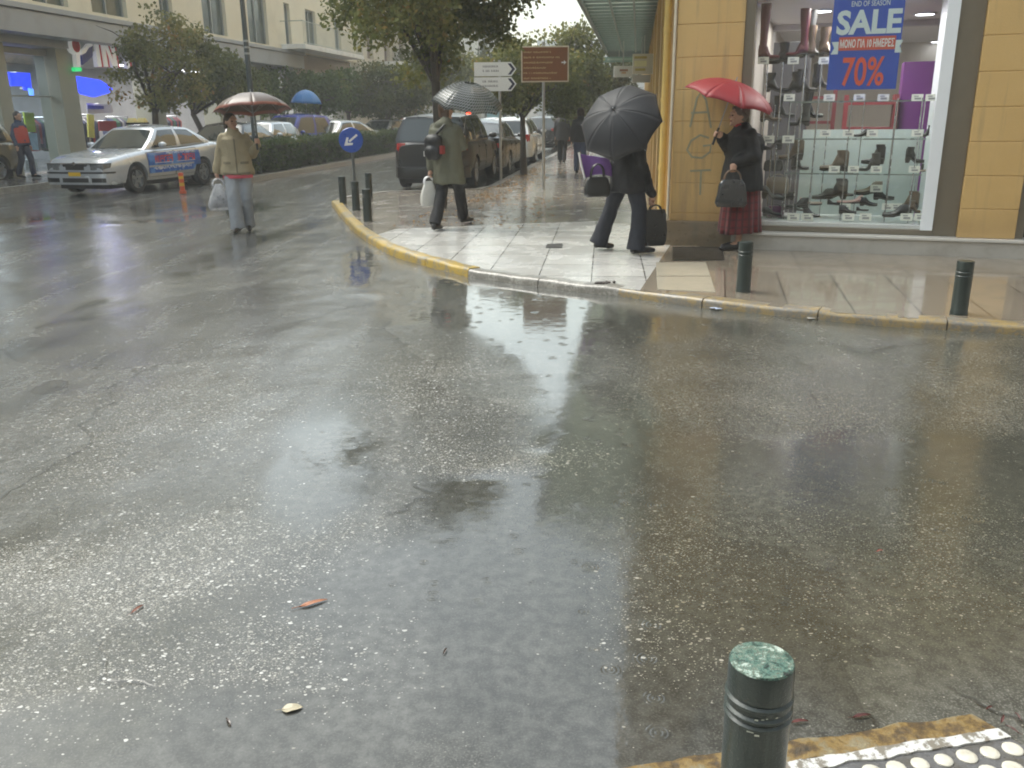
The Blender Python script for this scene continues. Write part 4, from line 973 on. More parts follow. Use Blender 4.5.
# brown direction board
bp = G(543.5, 189.5, ZP); Yb = bp.y
TL, BR = D(521, 46.5, Yb), D(568.5, 82, Yb)
t = thing('direction_sign', 'brown rectangular direction board with cream lettering on a tall pole', 'direction sign', bp)
mb = MB(); mb.tube([bp, Vector((bp.x, bp.y, TL.z + .08))], .030, 10); mb.build('pole', galv, t, world=True, smooth=40)
mb = MB(); mb.bx(TL.x, BR.x, Yb - .065, Yb - .045, BR.z, TL.z); mb.build('board', pm('cream sign border', (.62, .55, .42), .4), t, world=True, bev=.004)
mb = MB(); mb.bx(TL.x + .025, BR.x - .025, Yb - .069, Yb - .0655, BR.z + .025, TL.z - .025); mb.build('face', pm('brown sign face', (.20, .075, .025), .4, var=.12), t, world=True)
mb = MB(); rr = random.Random(12); W_ = BR.x - TL.x; H_ = TL.z - BR.z
for i in range(6):
    z = TL.z - .11 - i * (H_ - .17) / 5.2; x = TL.x + .05; end = TL.x + W_ * (.62, .80, .66, .52, .74, .60)[i]
    h_ = .034
    while x < end:
        wl_ = rr.uniform(.012, .028); k = rr.random(); 
        hh = h_ * (1 if k < .3 else .7); mb.bx(x, x + wl_ * .35, Yb - .0715, Yb - .0695, z - h_ / 2, z - h_ / 2 + hh)
        mb.bx(x + wl_ * .35, x + wl_ * .85, Yb - .0715, Yb - .0695, z - h_ / 2, z - h_ / 2 + .008) if k < .5 else mb.bx(x + wl_ * .35, x + wl_ * .85, Yb - .0715, Yb - .0695, z - h_ / 2 + hh - .008, z - h_ / 2 + hh)
        x += wl_ * 1.15 + (.025 if rr.random() < .12 else 0)
mb.build('lettering', pm('ochre cream lettering', (.66, .50, .24), .5), t, world=True)
mb = MB(); ax, az = BR.x - .10, (TL.z + BR.z) / 2 + .03
mb.add([(ax - .05, Yb - .0705, az - .012), (ax + .01, Yb - .0705, az - .012), (ax + .01, Yb - .0705, az + .012), (ax - .05, Yb - .0705, az + .012)], [(0, 1, 2, 3)]); mb.add([(ax + .05, Yb - .0705, az), (ax, Yb - .0705, az + .04), (ax, Yb - .0705, az - .04)], [(0, 1, 2)])
mb.build('arrow', pm('white sign paint', (.8, .8, .8), .4), t, world=True)
# two white direction arms
bp = G(501, 181, ZP); Yb = bp.y
t = thing('direction_sign', 'pair of white direction arms with dark chevron ends behind the tree crown', 'direction sign', bp)
mb = MB(); mb.tube([bp, Vector((bp.x, bp.y, D(501, 60, Yb).z))], .032, 10); mb.build('pole', galv, t, world=True, smooth=40)
rr = random.Random(4)
for (y0, y1) in ((62.5, 76), (77.5, 91)):
    a, b = D(474, y0, Yb), D(516.5, y1, Yb); zc = (a.z + b.z) / 2; h = a.z - b.z
    mb = MB(); ol = [(a.x, b.z), (b.x - h * .38, b.z), (b.x, zc), (b.x - h * .38, a.z), (a.x, a.z)]
    n = len(ol); mb.add([(x, Yb - .06, z) for x, z in ol] + [(x, Yb - .04, z) for x, z in ol], [tuple(range(n)), tuple(range(2 * n - 1, n - 1, -1))] + [(i, i + n, (i + 1) % n + n, (i + 1) % n) for i in range(n)])
    arm = mb.build('arm', pm('white sign panel', (.72, .74, .74), .35, var=.06), t, world=True)
    mb = MB(); x1 = b.x - .03; q = h * .36; y_ = Yb - .0625
    for sg in (1, -1):
        mb.add([(x1, y_, zc), (x1 - h * .33, y_, zc + sg * h * .4), (x1 - h * .33 - .07, y_, zc + sg * h * .4), (x1 - .07, y_, zc)], [(0, 1, 2, 3)])
    mb.build('chevron', pm('dark blue sign paint', (.02, .025, .06), .4), arm, world=True)
    mb = MB(); x = a.x + .22
    for row in (.2, -.12):
        x = a.x + .2
        while x < b.x - .42:
            wv = rr.uniform(.015, .035); mb.bx(x, x + wv * .4, Yb - .063, Yb - .061, zc + row * h - .018, zc + row * h + .022); mb.bx(x + wv * .4, x + wv * .8, Yb - .063, Yb - .061, zc + row * h - .018, zc + row * h - .008); x += wv * 1.2 + (.03 if rr.random() < .1 else 0)
    mb.build('lettering', pm('dark blue sign paint', (.02, .025, .06), .4), arm, world=True)
# lamp post on the median
Yl = 24.0; p = D(250.5, 90, Yl); p.z = .1
t = thing('lamp_post', 'tall dark street lamp post rising out of the median hedge', 'lamp post', p)
top = D(243, -5, Yl); 
mb = MB(); mb.tube([(0, 0, -.05), (0, 0, .8), (0, 0, .82), (0, 0, 7.5)], [.10, .10, .075, .05], 12); mb.build('post', pm('dark blue grey lamp paint', (.035, .05, .055), .35), t, smooth=40)
mb = MB(); mb.tube([(0, 0, 7.45), (0.2, -.1, 7.8), (.9, -.45, 8.0)], .035, 8); mb.build('arm', pm('dark blue grey lamp paint', (.035, .05, .055), .35), t, smooth=40)
mb = MB(); mb.ell((1.15, -.55, 7.98), (.32, .15, .08)); mb.build('lamp_head', signback, t, smooth=60)
for z in (3.0, 3.15, 3.3):
    mb = MB(); mb.tube([(0, 0, z), (0, 0, z + .05)], .078, 12); mb.build('band', pm('pale band', (.3, .32, .32), .4), t, smooth=40)
# orange marker post by the taxi
p = G(183, 193.5, 0)
t = thing('marker_post', 'short orange and yellow plastic marker post on the road by the taxi', 'marker post', p)
for i, (z0, z1, c_) in enumerate(((.0, .06, (.5, .09, .03)), (.061, .16, (.60, .10, .04)), (.161, .23, (.62, .38, .03)), (.231, .31, (.60, .10, .04)), (.311, .37, (.62, .38, .03)), (.371, .44, (.60, .10, .04)))):
    mb = MB(); r_ = .075 if i == 0 else .052; mb.lathe([(r_, z0), (r_, z1)] if i < 5 else [(r_, z0), (r_, z1 - .02), (r_ * .8, z1)], 18); mb.build('base' if i == 0 else 'band', pm('plastic ' + str(c_), c_, .35), t, smooth=40)
# small far signs and lights
p = D(469, 125, 46); p.z = .0
t = thing('traffic_light', 'small far traffic light glowing red between the umbrella and trees', 'traffic light', p); zc = D(469, 115, 46).z
mb = MB(); mb.tube([(0, 0, 0), (0, 0, zc + .3)], .05, 8); mb.build('pole', signback, t)
mb = MB(); mb.bx(-.16, .16, -.2, -.04, zc - .75, zc + .3); mb.build('housing', pm('black housing', (.02, .02, .02), .4), t, bev=.02)
mb = MB(); mb.lathe([(.15, -.22), (.13, -.235)], 16, (0, 0, zc), axis='y'); mb.build('lens', emit('red signal light', (1, .06, .02), 5), t)
p = D(494, 125, 40); p.z = 0
t = thing('info_sign', 'small pale blue rectangular sign far behind the first pole', 'sign', p); zc = D(494, 112, 40).z
mb = MB(); mb.tube([(0, 0, 0), (0, 0, zc)], .04, 8); mb.build('pole', signback, t)
mb = MB(); mb.bx(-.3, .3, -.08, -.05, zc - .22, zc + .25); mb.build('plate', pm('pale blue plate', (.25, .45, .52), .4), t)
# hanging shop signs under the canopy
def hang(name, label, x0, y0, x1, y1, Y, col, inner=None, oval=False):
    a, b = D(x0, y0, Y), D(x1, y1, Y); c = (a + b) / 2; t = thing(name, label, 'shop sign', c)
    mb = MB()
    if oval: mb.ell(c, ((b.x - a.x) / 2, .06, (a.z - b.z) / 2), nu=24)
    else: mb.bx(a.x, b.x, Y - .06, Y + .06, b.z, a.z)
    mb.build('box', pm('sign ' + str(col), col, .4, var=.06), t, world=True, bev=0 if oval else .01, smooth=60 if oval else None)
    mb = MB(); mb.tube([Vector((c.x, Y, a.z)), Vector((c.x, Y, ZC * K - .1))], .02, 6); mb.build('hanger', signback, t, world=True)
    for (fx0, fz0, fx1, fz1, cl) in inner or []:
        mb = MB(); mb.bx(a.x + (b.x - a.x) * fx0, a.x + (b.x - a.x) * fx1, Y - (.075 if not oval else .085), Y - .062, a.z - (a.z - b.z) * fz1, a.z - (a.z - b.z) * fz0); mb.build('mark', pm('mark ' + str(cl), cl, .5), t, world=True)
hang('shop_sign', 'cream shop sign with yellow bands hanging under the canopy', 633, 54, 655, 74, 26, (.62, .58, .48), [(.05, .12, .6, .24, (.45, .36, .12)), (.05, .34, .6, .62, (.75, .72, .45)), (.1, .72, .55, .84, (.5, .42, .15))])
hang('shop_sign', 'white squarish shop sign with a brown mark below the canopy', 614, 66, 632, 77, 28, (.55, .54, .50), [(.3, .3, .75, .5, (.3, .16, .1)), (.4, .55, .65, .7, (.45, .28, .15))])
hang('shop_sign', 'plain grey box sign under the cream one', 632, 75, 650, 82.5, 26.5, (.45, .43, .38))
hang('shop_sign', 'long dim green sign hanging across the far canopy end', 604, 57, 634, 62, 32, (.22, .33, .29), [(.1, .3, .9, .7, (.4, .5, .45))])
# paper scrap and bits by the kerb
p = G(721, 308.5, -.005); mb = MB(); rr = random.Random(6); rings = []
for i in range(7):
    rings.append([Vector((-.09 + .03 * i, -.04 + .014 * j + rr.uniform(-.008, .008), .006 + .022 * abs(noise.noise(Vector((i * .8, j * .8, 2)))) + rr.uniform(0, .006))) for j in range(7)])
mb.loft(rings, cap=False, closed=False); o = mb.build('crumpled_paper', pm('blue white paper', (.42, .48, .62), .5, var=.5, scale=25)); o.location = p; tag(o, 'crumpled blue and white paper lying below the side street kerb', 'paper')
o.rotation_euler = (0, 0, .5)
p = G(607, 284, ZP); mb = MB(); rr = random.Random(9)
for i in range(9): mb.ell((rr.uniform(-.09, .09), rr.uniform(-.05, .05), .012), (rr.uniform(.015, .04), rr.uniform(.012, .03), rr.uniform(.008, .02)), nu=7, nv=5)
o = mb.build('leaf_clump', pm('wet dark rubbish', (.035, .025, .02), .35, var=.5, scale=30, bump=.5)); o.location = p; tag(o, 'dark wet clump of rotten leaves on the grey kerb', 'leaf clump')

# ================================================================== CARS
m_tyre = pm('tyre rubber', (.018, .018, .018), .6, bump=.2)
m_rim = pm('alloy rim', (.40, .41, .42), .3, .8, var=.1)
m_carglass = pm('car glass', (.035, .045, .045), .03, var=.3, scale=1.5, coat=.6, rvar=.02)
m_blackpl = pm('black car plastic', (.022, .022, .024), .42)
m_lamp = pm('clear headlight', (.22, .24, .25), .10, .5, var=.8, scale=16, coat=.8)
m_red = pm('red tail lamp', (.42, .022, .018), .18, var=.3, scale=20, coat=.6)
m_chrome = pm('chrome trim', (.6, .6, .62), .15, .9)
def paint(name, col, metal=.35): return pm(name, col, .26, metal, var=.06, scale=2, coat=.7, rvar=.05, dirt=(col[0] * .6, col[1] * .58, col[2] * .52), dirt_amt=.3)

def lin(x, pts):
    for (a, ya), (b, yb) in zip(pts[:-1], pts[1:]):
        if x <= b:
            t = 0 if b == a else max(0, (x - a) / (b - a)); return ya + (yb - ya) * t
    return pts[-1][1]

def car(name, label, loc, heading, P, body, group=None, detail=True, roofmat=None):
    t = thing(name, label, 'car', loc, heading, group)
    L, W, H = P['L'], P['W'], P['H']; hw = W / 2; wr = P.get('wr', .31); xf, xr = P['axf'], P['axr']
    top = P['top']                # (x, z) of bonnet / belt / boot line, tail to nose
    def width(x):
        f = 1.0
        d = (L / 2 - abs(x))
        if d < .55: f = 1 - .20 * (1 - d / .55) ** 2.2
        return hw * f
    def zlow(x): return P.get('zl', .2) + (.06 * ((abs(x) - L / 2 + .5) / .5) if abs(x) > L / 2 - .5 else 0)
    xs = sorted(set([-L / 2, -L / 2 + .03, -L / 2 + .1, -L / 2 + .25, -L / 2 + .5, L / 2 - .5, L / 2 - .25, L / 2 - .1, L / 2 - .03, L / 2] + [p[0] for p in top] + [xf + d for d in (-.45, 0, .45)] + [xr + d for d in (-.45, 0, .45)] + [0.0]))
    xs = [x for x in xs if -L / 2 <= x <= L / 2]
    def ring(x):
        w_ = width(x); zl = zlow(x); zt = lin(x, top); crown = P.get('crown', .035)
        e = max(0, 1 - (L / 2 - abs(x)) / .10) if abs(x) > L / 2 - .10 else 0
        zt -= .06 * e * e; zl += .05 * e * e; m = (zl + zt) / 2 + .05
        arch = max(0, 1 - min(abs(x - xf), abs(x - xr)) / .5) * .018
        h = [(0, zl), (w_ * .80, zl), (w_ * .93, zl + .05), (w_ * .985 + arch, zl + .16), (w_ + arch, m - .08), (w_ * .998, m + .06), (w_ * .975, zt - .10), (w_ * .94, zt - .035), (w_ * .86, zt + .004), (w_ * .5, zt + crown * .8), (0, zt + crown)]
        return [Vector((x, y, z)) for y, z in h] + [Vector((x, -y, z)) for y, z in h[-2:0:-1]]
    mb = MB(); mb.loft([ring(x) for x in xs]); o = mb.build('body', body, t, smooth=38)
    # wheel openings
    cut = MB()
    for ax in (xf, xr):
        for sgn in (1, -1):
            y0, y1 = (hw - .26, hw + .2) if sgn > 0 else (-hw - .2, -hw + .26)
            cut.lathe([(wr + .055, y0), (wr + .055, y1)], 28, (ax, 0, wr), axis='y')
    co = cut.build('cutter', m_blackpl); bo = o.modifiers.new('b', 'BOOLEAN'); bo.object = co; bo.operation = 'DIFFERENCE'; bo.solver = 'EXACT'
    dg = bpy.context.evaluated_depsgraph_get(); 
    p0 = o.parent; o.parent = None; dg.update()
    me = bpy.data.meshes.new_from_object(o.evaluated_get(dg)); o.modifiers.clear(); o.data = me; o.parent = p0
    bpy.data.objects.remove(co)
    if len(me.materials) > 1:
        pass
    me.polygons.foreach_set('use_smooth', [True] * len(me.polygons)); me.set_sharp_from_angle(angle=R(38))
    # dark underside and wheel wells
    mb = MB(); mb.bx(-L / 2 + .25, L / 2 - .25, -hw + .24, hw - .24, .14, .55); mb.build('underbody', m_blackpl, t)
    # greenhouse
    bx0, bx1, tx0, tx1 = P['rbot'], P['cowl'], P['rtop'], P['wtop']; zb0, zb1 = lin(bx0, top) - .01, lin(bx1, top) - .01; wb_, wt_ = hw * P.get('gb', .90), hw * P.get('gt', .66)
    def side(u, v, sgn):      # u 0 rear..1 front, v 0 belt..1 roof
        xb = bx0 + (bx1 - bx0) * u; xt = tx0 + (tx1 - tx0) * u; zb = zb0 + (zb1 - zb0) * u
        zr = H - .045 - P.get('rdrop', .05) * (1 - u) ** 2 - .03 * u ** 4
        bul = math.sin(math.pi * v) * .03
        endr = 1 - .05 * (abs(2 * u - 1) ** 6)
        return Vector((xb + (xt - xb) * v, sgn * ((wb_ + (wt_ - wb_) * v ** 1.25) * endr + bul), zb + (zr - zb) * v))
    us = P['us']; vs = [0, .08, .5, .88, 1.0]
    # us: list of (u0,u1,kind) along the side
    body_mb = MB(); 
    wins = []
    for sgn in (1, -1):
        for (u0, u1, kind) in us:
            n = 4
            for k in range(n):
                a, b = u0 + (u1 - u0) * k / n, u0 + (u1 - u0) * (k + 1) / n
                for j in range(4):
                    q = [side(a, vs[j], sgn), side(b, vs[j], sgn), side(b, vs[j + 1], sgn), side(a, vs[j + 1], sgn)]
                    if kind == 'p' or j in (0, 3): body_mb.add(q, [(0, 1, 2, 3)])
            if kind != 'p':
                wm = MB()
                for k in range(n):
                    a, b = u0 + (u1 - u0) * k / n, u0 + (u1 - u0) * (k + 1) / n
                    for j in (1, 2): wm.add([side(a, vs[j], sgn), side(b, vs[j], sgn), side(b, vs[j + 1], sgn), side(a, vs[j + 1], sgn)], [(0, 1, 2, 3)])
                wins.append(('side_window', wm))
    def endp(w, v, u):        # across w 0..1 (right to left), up v
        a, b = side(u, v, -1), side(u, v, 1); p = a.lerp(b, w); p.x += (.10 if u > .5 else -.06) * math.sin(math.pi * w) * (1 - .4 * v); p.z += .02 * math.sin(math.pi * w) * v; return p
    for u, nm in ((1, 'windscreen'), (0, 'rear_window')):
        wm = MB(); ws = [0, .05, .27, .5, .73, .95, 1]
        v0 = .08 if u else P.get('rwv', .1)
        vv = [0, v0, .5, .9, 1]
        for i in range(6):
            for j in range(4):
                q = [endp(ws[i], vv[j], u), endp(ws[i + 1], vv[j], u), endp(ws[i + 1], vv[j + 1], u), endp(ws[i], vv[j + 1], u)]
                (wm if 0 < i < 5 and j in (1, 2) else body_mb).add(q, [(0, 1, 2, 3)])
        wins.append((nm, wm))
    nu, nw = 10, 8
    for i in range(nu):
        for j in range(nw):
            def rp(u, w):
                a, b = side(u, 1, -1), side(u, 1, 1); p = a.lerp(b, w); s4 = math.sin(math.pi * w); p.z += .02 * s4 + .045 * s4 * math.sin(math.pi * u) ** .5; p.x += (.10 * .6 * u ** 6 - .06 * .6 * (1 - u) ** 6) * s4; return p
            body_mb.add([rp(i / nu, j / nw), rp((i + 1) / nu, j / nw), rp((i + 1) / nu, (j + 1) / nw), rp(i / nu, (j + 1) / nw)], [(0, 1, 2, 3)])
    ro = body_mb.build('roof', roofmat or body, t)
    bm = bmesh.new(); bm.from_mesh(ro.data); bmesh.ops.remove_doubles(bm, verts=bm.verts[:], dist=.002); bmesh.ops.recalc_face_normals(bm, faces=bm.faces[:]); bm.to_mesh(ro.data); bm.free()
    ro.data.polygons.foreach_set('use_smooth', [True] * len(ro.data.polygons)); ro.data.set_sharp_from_angle(angle=R(40))
    for nm, wm in wins:
        wo_ = wm.build(nm, m_carglass, t)
        bm = bmesh.new(); bm.from_mesh(wo_.data); bmesh.ops.remove_doubles(bm, verts=bm.verts[:], dist=.002); bmesh.ops.recalc_face_normals(bm, faces=bm.faces[:]); bm.to_mesh(wo_.data); bm.free()
        wo_.data.polygons.foreach_set('use_smooth', [True] * len(wo_.data.polygons))
    # wheels
    for ax in (xf, xr):
        for sgn in (1, -1):
            w_ = MB(); tw = .20; c = Vector((ax, sgn * (hw - .115), wr))
            w_.lathe([(wr * .62, -tw / 2), (wr * .9, -tw / 2), (wr * .98, -tw / 2 + .025), (wr, 0), (wr * .98, tw / 2 - .025), (wr * .9, tw / 2), (wr * .62, tw / 2)], 28, c, axis='y', cap=False)
            ty = w_.build('wheel', m_tyre, t, smooth=40)
            rm = MB(); f = sgn; rr_ = wr * .64
            def pr(r_, y): return (r_, y * f)
            rm.lathe([pr(rr_, .10), pr(rr_ * .92, .10), pr(rr_ * .9, .04), pr(rr_ * .3, .035), pr(.02, .05)], 24, c, axis='y', cap=False)
            for k in range(5):
                a = 2 * math.pi * k / 5 + .3; d_ = Vector((math.cos(a), 0, math.sin(a))); n_ = Vector((-d_.z, 0, d_.x))
                p, q = c + d_ * rr_ * .12, c + d_ * rr_ * .95; y0, y1 = Vector((0, f * .055, 0)), Vector((0, f * .085, 0))
                rm.hexa([p - n_ * .035 + y0, p + n_ * .035 + y0, q + n_ * .024 + y0, q - n_ * .024 + y0, p - n_ * .035 + y1, p + n_ * .035 + y1, q + n_ * .02 + y1, q - n_ * .02 + y1])
            rm.build('rim', m_rim, ty, smooth=40)
    # plan curve of nose / tail
    def plan(end, off, n=14, fr=.9):
        o_ = []
        for i in range(n + 1):
            y = -1 + 2 * i / n; yy = y * hw * fr * .84; yn = min(.985, abs(yy) / hw); dd = .55 * (1 - (min(.2, 1 - yn) / .2) ** (1 / 2.2)); x = end * (L / 2 + off - dd - .02 * y * y); o_.append((x, yy * (1 + off * .5)))
        return o_
    def wrap(nm, end, z0, z1, mat, off=.012, fr=1.0, a=0, b=1, th=.05, bev=.0, par=None):
        mb = MB(); pl = plan(end, off, 20, fr); i0, i1 = int(round(a * 20)), int(round(b * 20)); rings = []
        for x, y in pl[i0:i1 + 1]:
            xi = x - end * th; rings.append([Vector((xi, y, z0)), Vector((x, y, z0)), Vector((x, y, z1)), Vector((xi, y, z1))])
        mb.loft(rings); return mb.build(nm, mat, par or t, smooth=30, bev=bev)
    zn, ztl = P['nose_z'], P['tail_z']
    if P.get('front', True):
        fb = wrap('front_bumper', 1, .24, .47, body, .03, 1.1, th=.16, bev=.015)
        wrap('bumper_strip', 1, .475, .505, m_blackpl, .034, 1.1, th=.1, par=fb)
        wrap('grille', 1, .545, .66, m_blackpl, .002, 1.0, .28, .72); wrap('grille_trim', 1, .662, .685, m_chrome, .005, 1.0, .27, .73)
        mb = MB(); mb.lathe([(.045, 0), (.04, .012)], 16, (L / 2 + .0, 0, .672), axis='x'); mb.build('badge', m_chrome, t)
        for s_ in ((.0, .24), (.76, 1.0)): wrap('headlight', 1, .54, .668, m_lamp, .010, 1.05, s_[0], s_[1], th=.12, bev=.012); wrap('headlight_surround', 1, .528, .68, m_blackpl, .005, 1.05, s_[0], s_[1], th=.12)
        for s_ in ((.04, .24), (.29, .71), (.76, .96)): wrap('air_intake', 1, .29, .38, m_blackpl, .033, 1.08, s_[0], s_[1], th=.02, par=fb)
        wrap('number_plate', 1, .42, .50, P.get('plate', pm('white plate', (.7, .7, .68), .4)), .038, 1.0, .4, .6, th=.006)
    if P.get('rear', True):
        rb = wrap('rear_bumper', -1, .26, .50, P.get('rbump', body), .035, 1.1, th=.16, bev=.015)
        z0, z1 = P.get('tlz', (.62, .80))
        for s_ in ((-.0, .16), (.84, 1.0)): wrap('tail_light', -1, z0, z1, m_red, .004, 1.06, s_[0], s_[1], th=.14, bev=.012)
        zp = P.get('pz', .62); wrap('number_plate', -1, zp, zp + .11, pm('white plate', (.7, .7, .68), .4), .012, 1.0, .38, .62, th=.006)
        wrap('tailgate_handle', -1, zp + .15, zp + .175, P.get('rtrim', m_chrome), .008, 1.0, .36, .64, th=.02)
    # mirrors, handles, door seams
    for sgn in (1, -1):
        mx = P['cowl'] - .42; mz = lin(mx, top) + .09; mb = MB(); mb.ell((mx, sgn * (hw + .07), mz), (.07, .10, .065), nu=14, nv=8); mi = mb.build('wing_mirror', body, t, smooth=60)
        mb = MB(); mb.bx(mx - .02, mx + .05, sgn * (hw - .06) - .05, sgn * (hw - .06) + .05, mz - .05, mz - .01); mb.build('mirror_arm', m_blackpl, mi)
        if detail:
            for j, (d0, d1) in enumerate(P['doors']):
                mb = MB()
                def pt(x, f, off=.004):
                    w_ = width(x); zl = zlow(x); zt = lin(x, top); m = (zl + zt) / 2 + .05; z = zl + .12 + (zt - .05 - zl - .12) * f
                    y = lin(z, [(zl, w_ * .80), (zl + .05, w_ * .93), (zl + .16, w_ * .985), (m - .08, w_), (m + .06, w_ * .998), (zt - .10, w_ * .975), (zt - .035, w_ * .94)])
                    return Vector((x, sgn * (y + off), z))
                n = 8; loop = [pt(d0, i / n) for i in range(n + 1)] + [pt(d0 + (d1 - d0) * i / n, 1) for i in range(1, n + 1)] + [pt(d1, 1 - i / n) for i in range(1, n + 1)] + [pt(d1 + (d0 - d1) * i / n, 0) for i in range(1, n)]
                ring_ = loop + [loop[0]]
                mb.tube([p for p in ring_], .005, 4, cap=False); dr_ = mb.build('door', m_blackpl, t)
                mb = MB(); hx = d0 + .10; hp = pt(hx + .05, .84, .012); mb.box(hp, (.17, .03, .028)); mb.build('door_handle', body, dr_, bev=.008)
            mb = MB(); a0, b0 = xr + wr + .1, xf - wr - .1
            rings = []
            for i in range(13):
                x = a0 + (b0 - a0) * i / 12; y = width(x) * .999; rings.append([Vector((x, sgn * (y - .01), .52)), Vector((x, sgn * (y + .012), .525)), Vector((x, sgn * (y + .012), .565)), Vector((x, sgn * (y - .01), .57))])
            mb.loft(rings); mb.build('side_moulding', P.get('mould', m_blackpl), t)
    # wipers
    mb = MB()
    for w0, w1 in ((.25, .55), (.6, .88)):
        a, b = endp(w0, .06, 1), endp(w1, .13, 1); a.x += .02; b.x += .02; a.z += .01; b.z += .015; mb.tube([a, b], .008, 4)
    mb.build('wipers', m_blackpl, t)
    t['width_fn'] = 0; del t['width_fn']
    return t, width, endp, side

SEDAN = dict(L=4.5, W=1.73, H=1.43, axf=1.38, axr=-1.13, cowl=.92, wtop=.18, rtop=-1.05, rbot=-1.72, nose_z=.68, tail_z=.9,
             top=[(-2.25, .93), (-2.1, .985), (-1.7, .99), (-.5, .93), (.95, .90), (1.6, .83), (2.05, .75), (2.25, .64)], us=[(0, .13, 'p'), (.13, .5, 'w'), (.5, .555, 'p'), (.555, .93, 'w'), (.93, 1, 'p')], doors=[(-.88, -.02), (.0, .98)], tlz=(.66, .86), pz=.66, mould=None)
SEDAN['mould'] = paint('silver car paint', (.52, .55, .585))
HATCH = dict(SEDAN, L=4.0, axf=1.22, axr=-1.25, rtop=-1.5, rbot=-1.93, top=[(-2.0, .90), (-1.9, .93), (-.5, .93), (.95, .92), (1.5, .84), (1.85, .74), (2.0, .62)], H=1.45, us=[(0, .16, 'p'), (.16, .5, 'w'), (.5, .55, 'p'), (.55, .93, 'w'), (.93, 1, 'p')], mould=m_blackpl, tlz=(.70, .95), pz=.5)
ESTATE = dict(SEDAN, L=4.5, rtop=-1.85, rbot=-2.18, top=[(-2.25, .90), (-2.15, .94), (-.5, .93), (.95, .90), (1.6, .83), (2.05, .75), (2.25, .64)], us=[(0, .08, 'p'), (.08, .32, 'w'), (.32, .37, 'p'), (.37, .64, 'w'), (.64, .68, 'p'), (.68, .94, 'w'), (.94, 1, 'p')], H=1.48, mould=m_blackpl, tlz=(.70, .95), pz=.55)
SUV = dict(SEDAN, L=4.15, W=1.76, H=1.62, wr=.345, zl=.30, axf=1.30, axr=-1.28, cowl=.98, wtop=.35, rtop=-1.80, rbot=-2.0, gt=.74, gb=.93, rwv=.06, top=[(-2.07, 1.0), (-1.95, 1.04), (-.5, 1.02), (.98, 1.0), (1.6, .95), (1.95, .86), (2.07, .72)], us=[(0, .08, 'p'), (.08, .3, 'w'), (.3, .35, 'p'), (.35, .64, 'w'), (.64, .68, 'p'), (.68, .94, 'w'), (.94, 1, 'p')], doors=[(-.95, -.05), (.0, 1.0)], tlz=(.60, 1.0), pz=.72, mould=m_blackpl)

silver = paint('silver car paint', (.52, .55, .585)); black = pm('black car paint', (.006, .006, .007), .32, .0, var=.2, coat=.25); dgrey = pm('dark grey car paint', (.014, .015, .016), .3, .2, var=.2, coat=.35); white = paint('white car paint', (.66, .68, .70), 0)
lightsilver = paint('pale silver car paint', (.50, .53, .54)); blue = paint('blue car paint', (.03, .05, .30), .2); red = paint('red car paint', (.26, .025, .025), .1); gold = paint('champagne car paint', (.27, .24, .16), .35)
def head(p_dir): return math.atan2(p_dir.y, p_dir.x)
hS = head(S2)
# taxi: coming towards us on the left; wheels on our side touch at (140,192) and (200,184)
yellowplate = pm('yellow plate', (.72, .45, .03), .4)
fw_, rw_ = G(138.5, 193, 0), G(201, 184.5, 0)
hd_t = head((fw_ - rw_)); dirv = Vector((math.cos(hd_t), math.sin(hd_t), 0)); nrm = Vector((-dirv.y, dirv.x, 0))
wbm = (fw_ + rw_) / 2; cen_ = wbm - nrm * (1.73 / 2 - .10) - dirv * .125
SC_T = (fw_ - rw_).length / 2.51
taxi, tw_, tend, tside = car('taxi', 'silver saloon taxi with blue and red advertising on its doors', cen_, hd_t, dict(SEDAN, plate=yellowplate), silver)
adb = NB('blue door advert'); v = adb.coord(); ac = adb.mix(adb.step(adb.noise(v, 2.6, 3), .5, .62), (.03, .11, .42, 1), (.10, .25, .60, 1)); ac = adb.mix(adb.step(adb.noise(v, 6, 3), .6, .68), ac, (.45, .50, .62, 1)); adm = adb.done(adb.pbsdf(Base_Color=ac, Roughness=.25, Coat_Weight=.5))
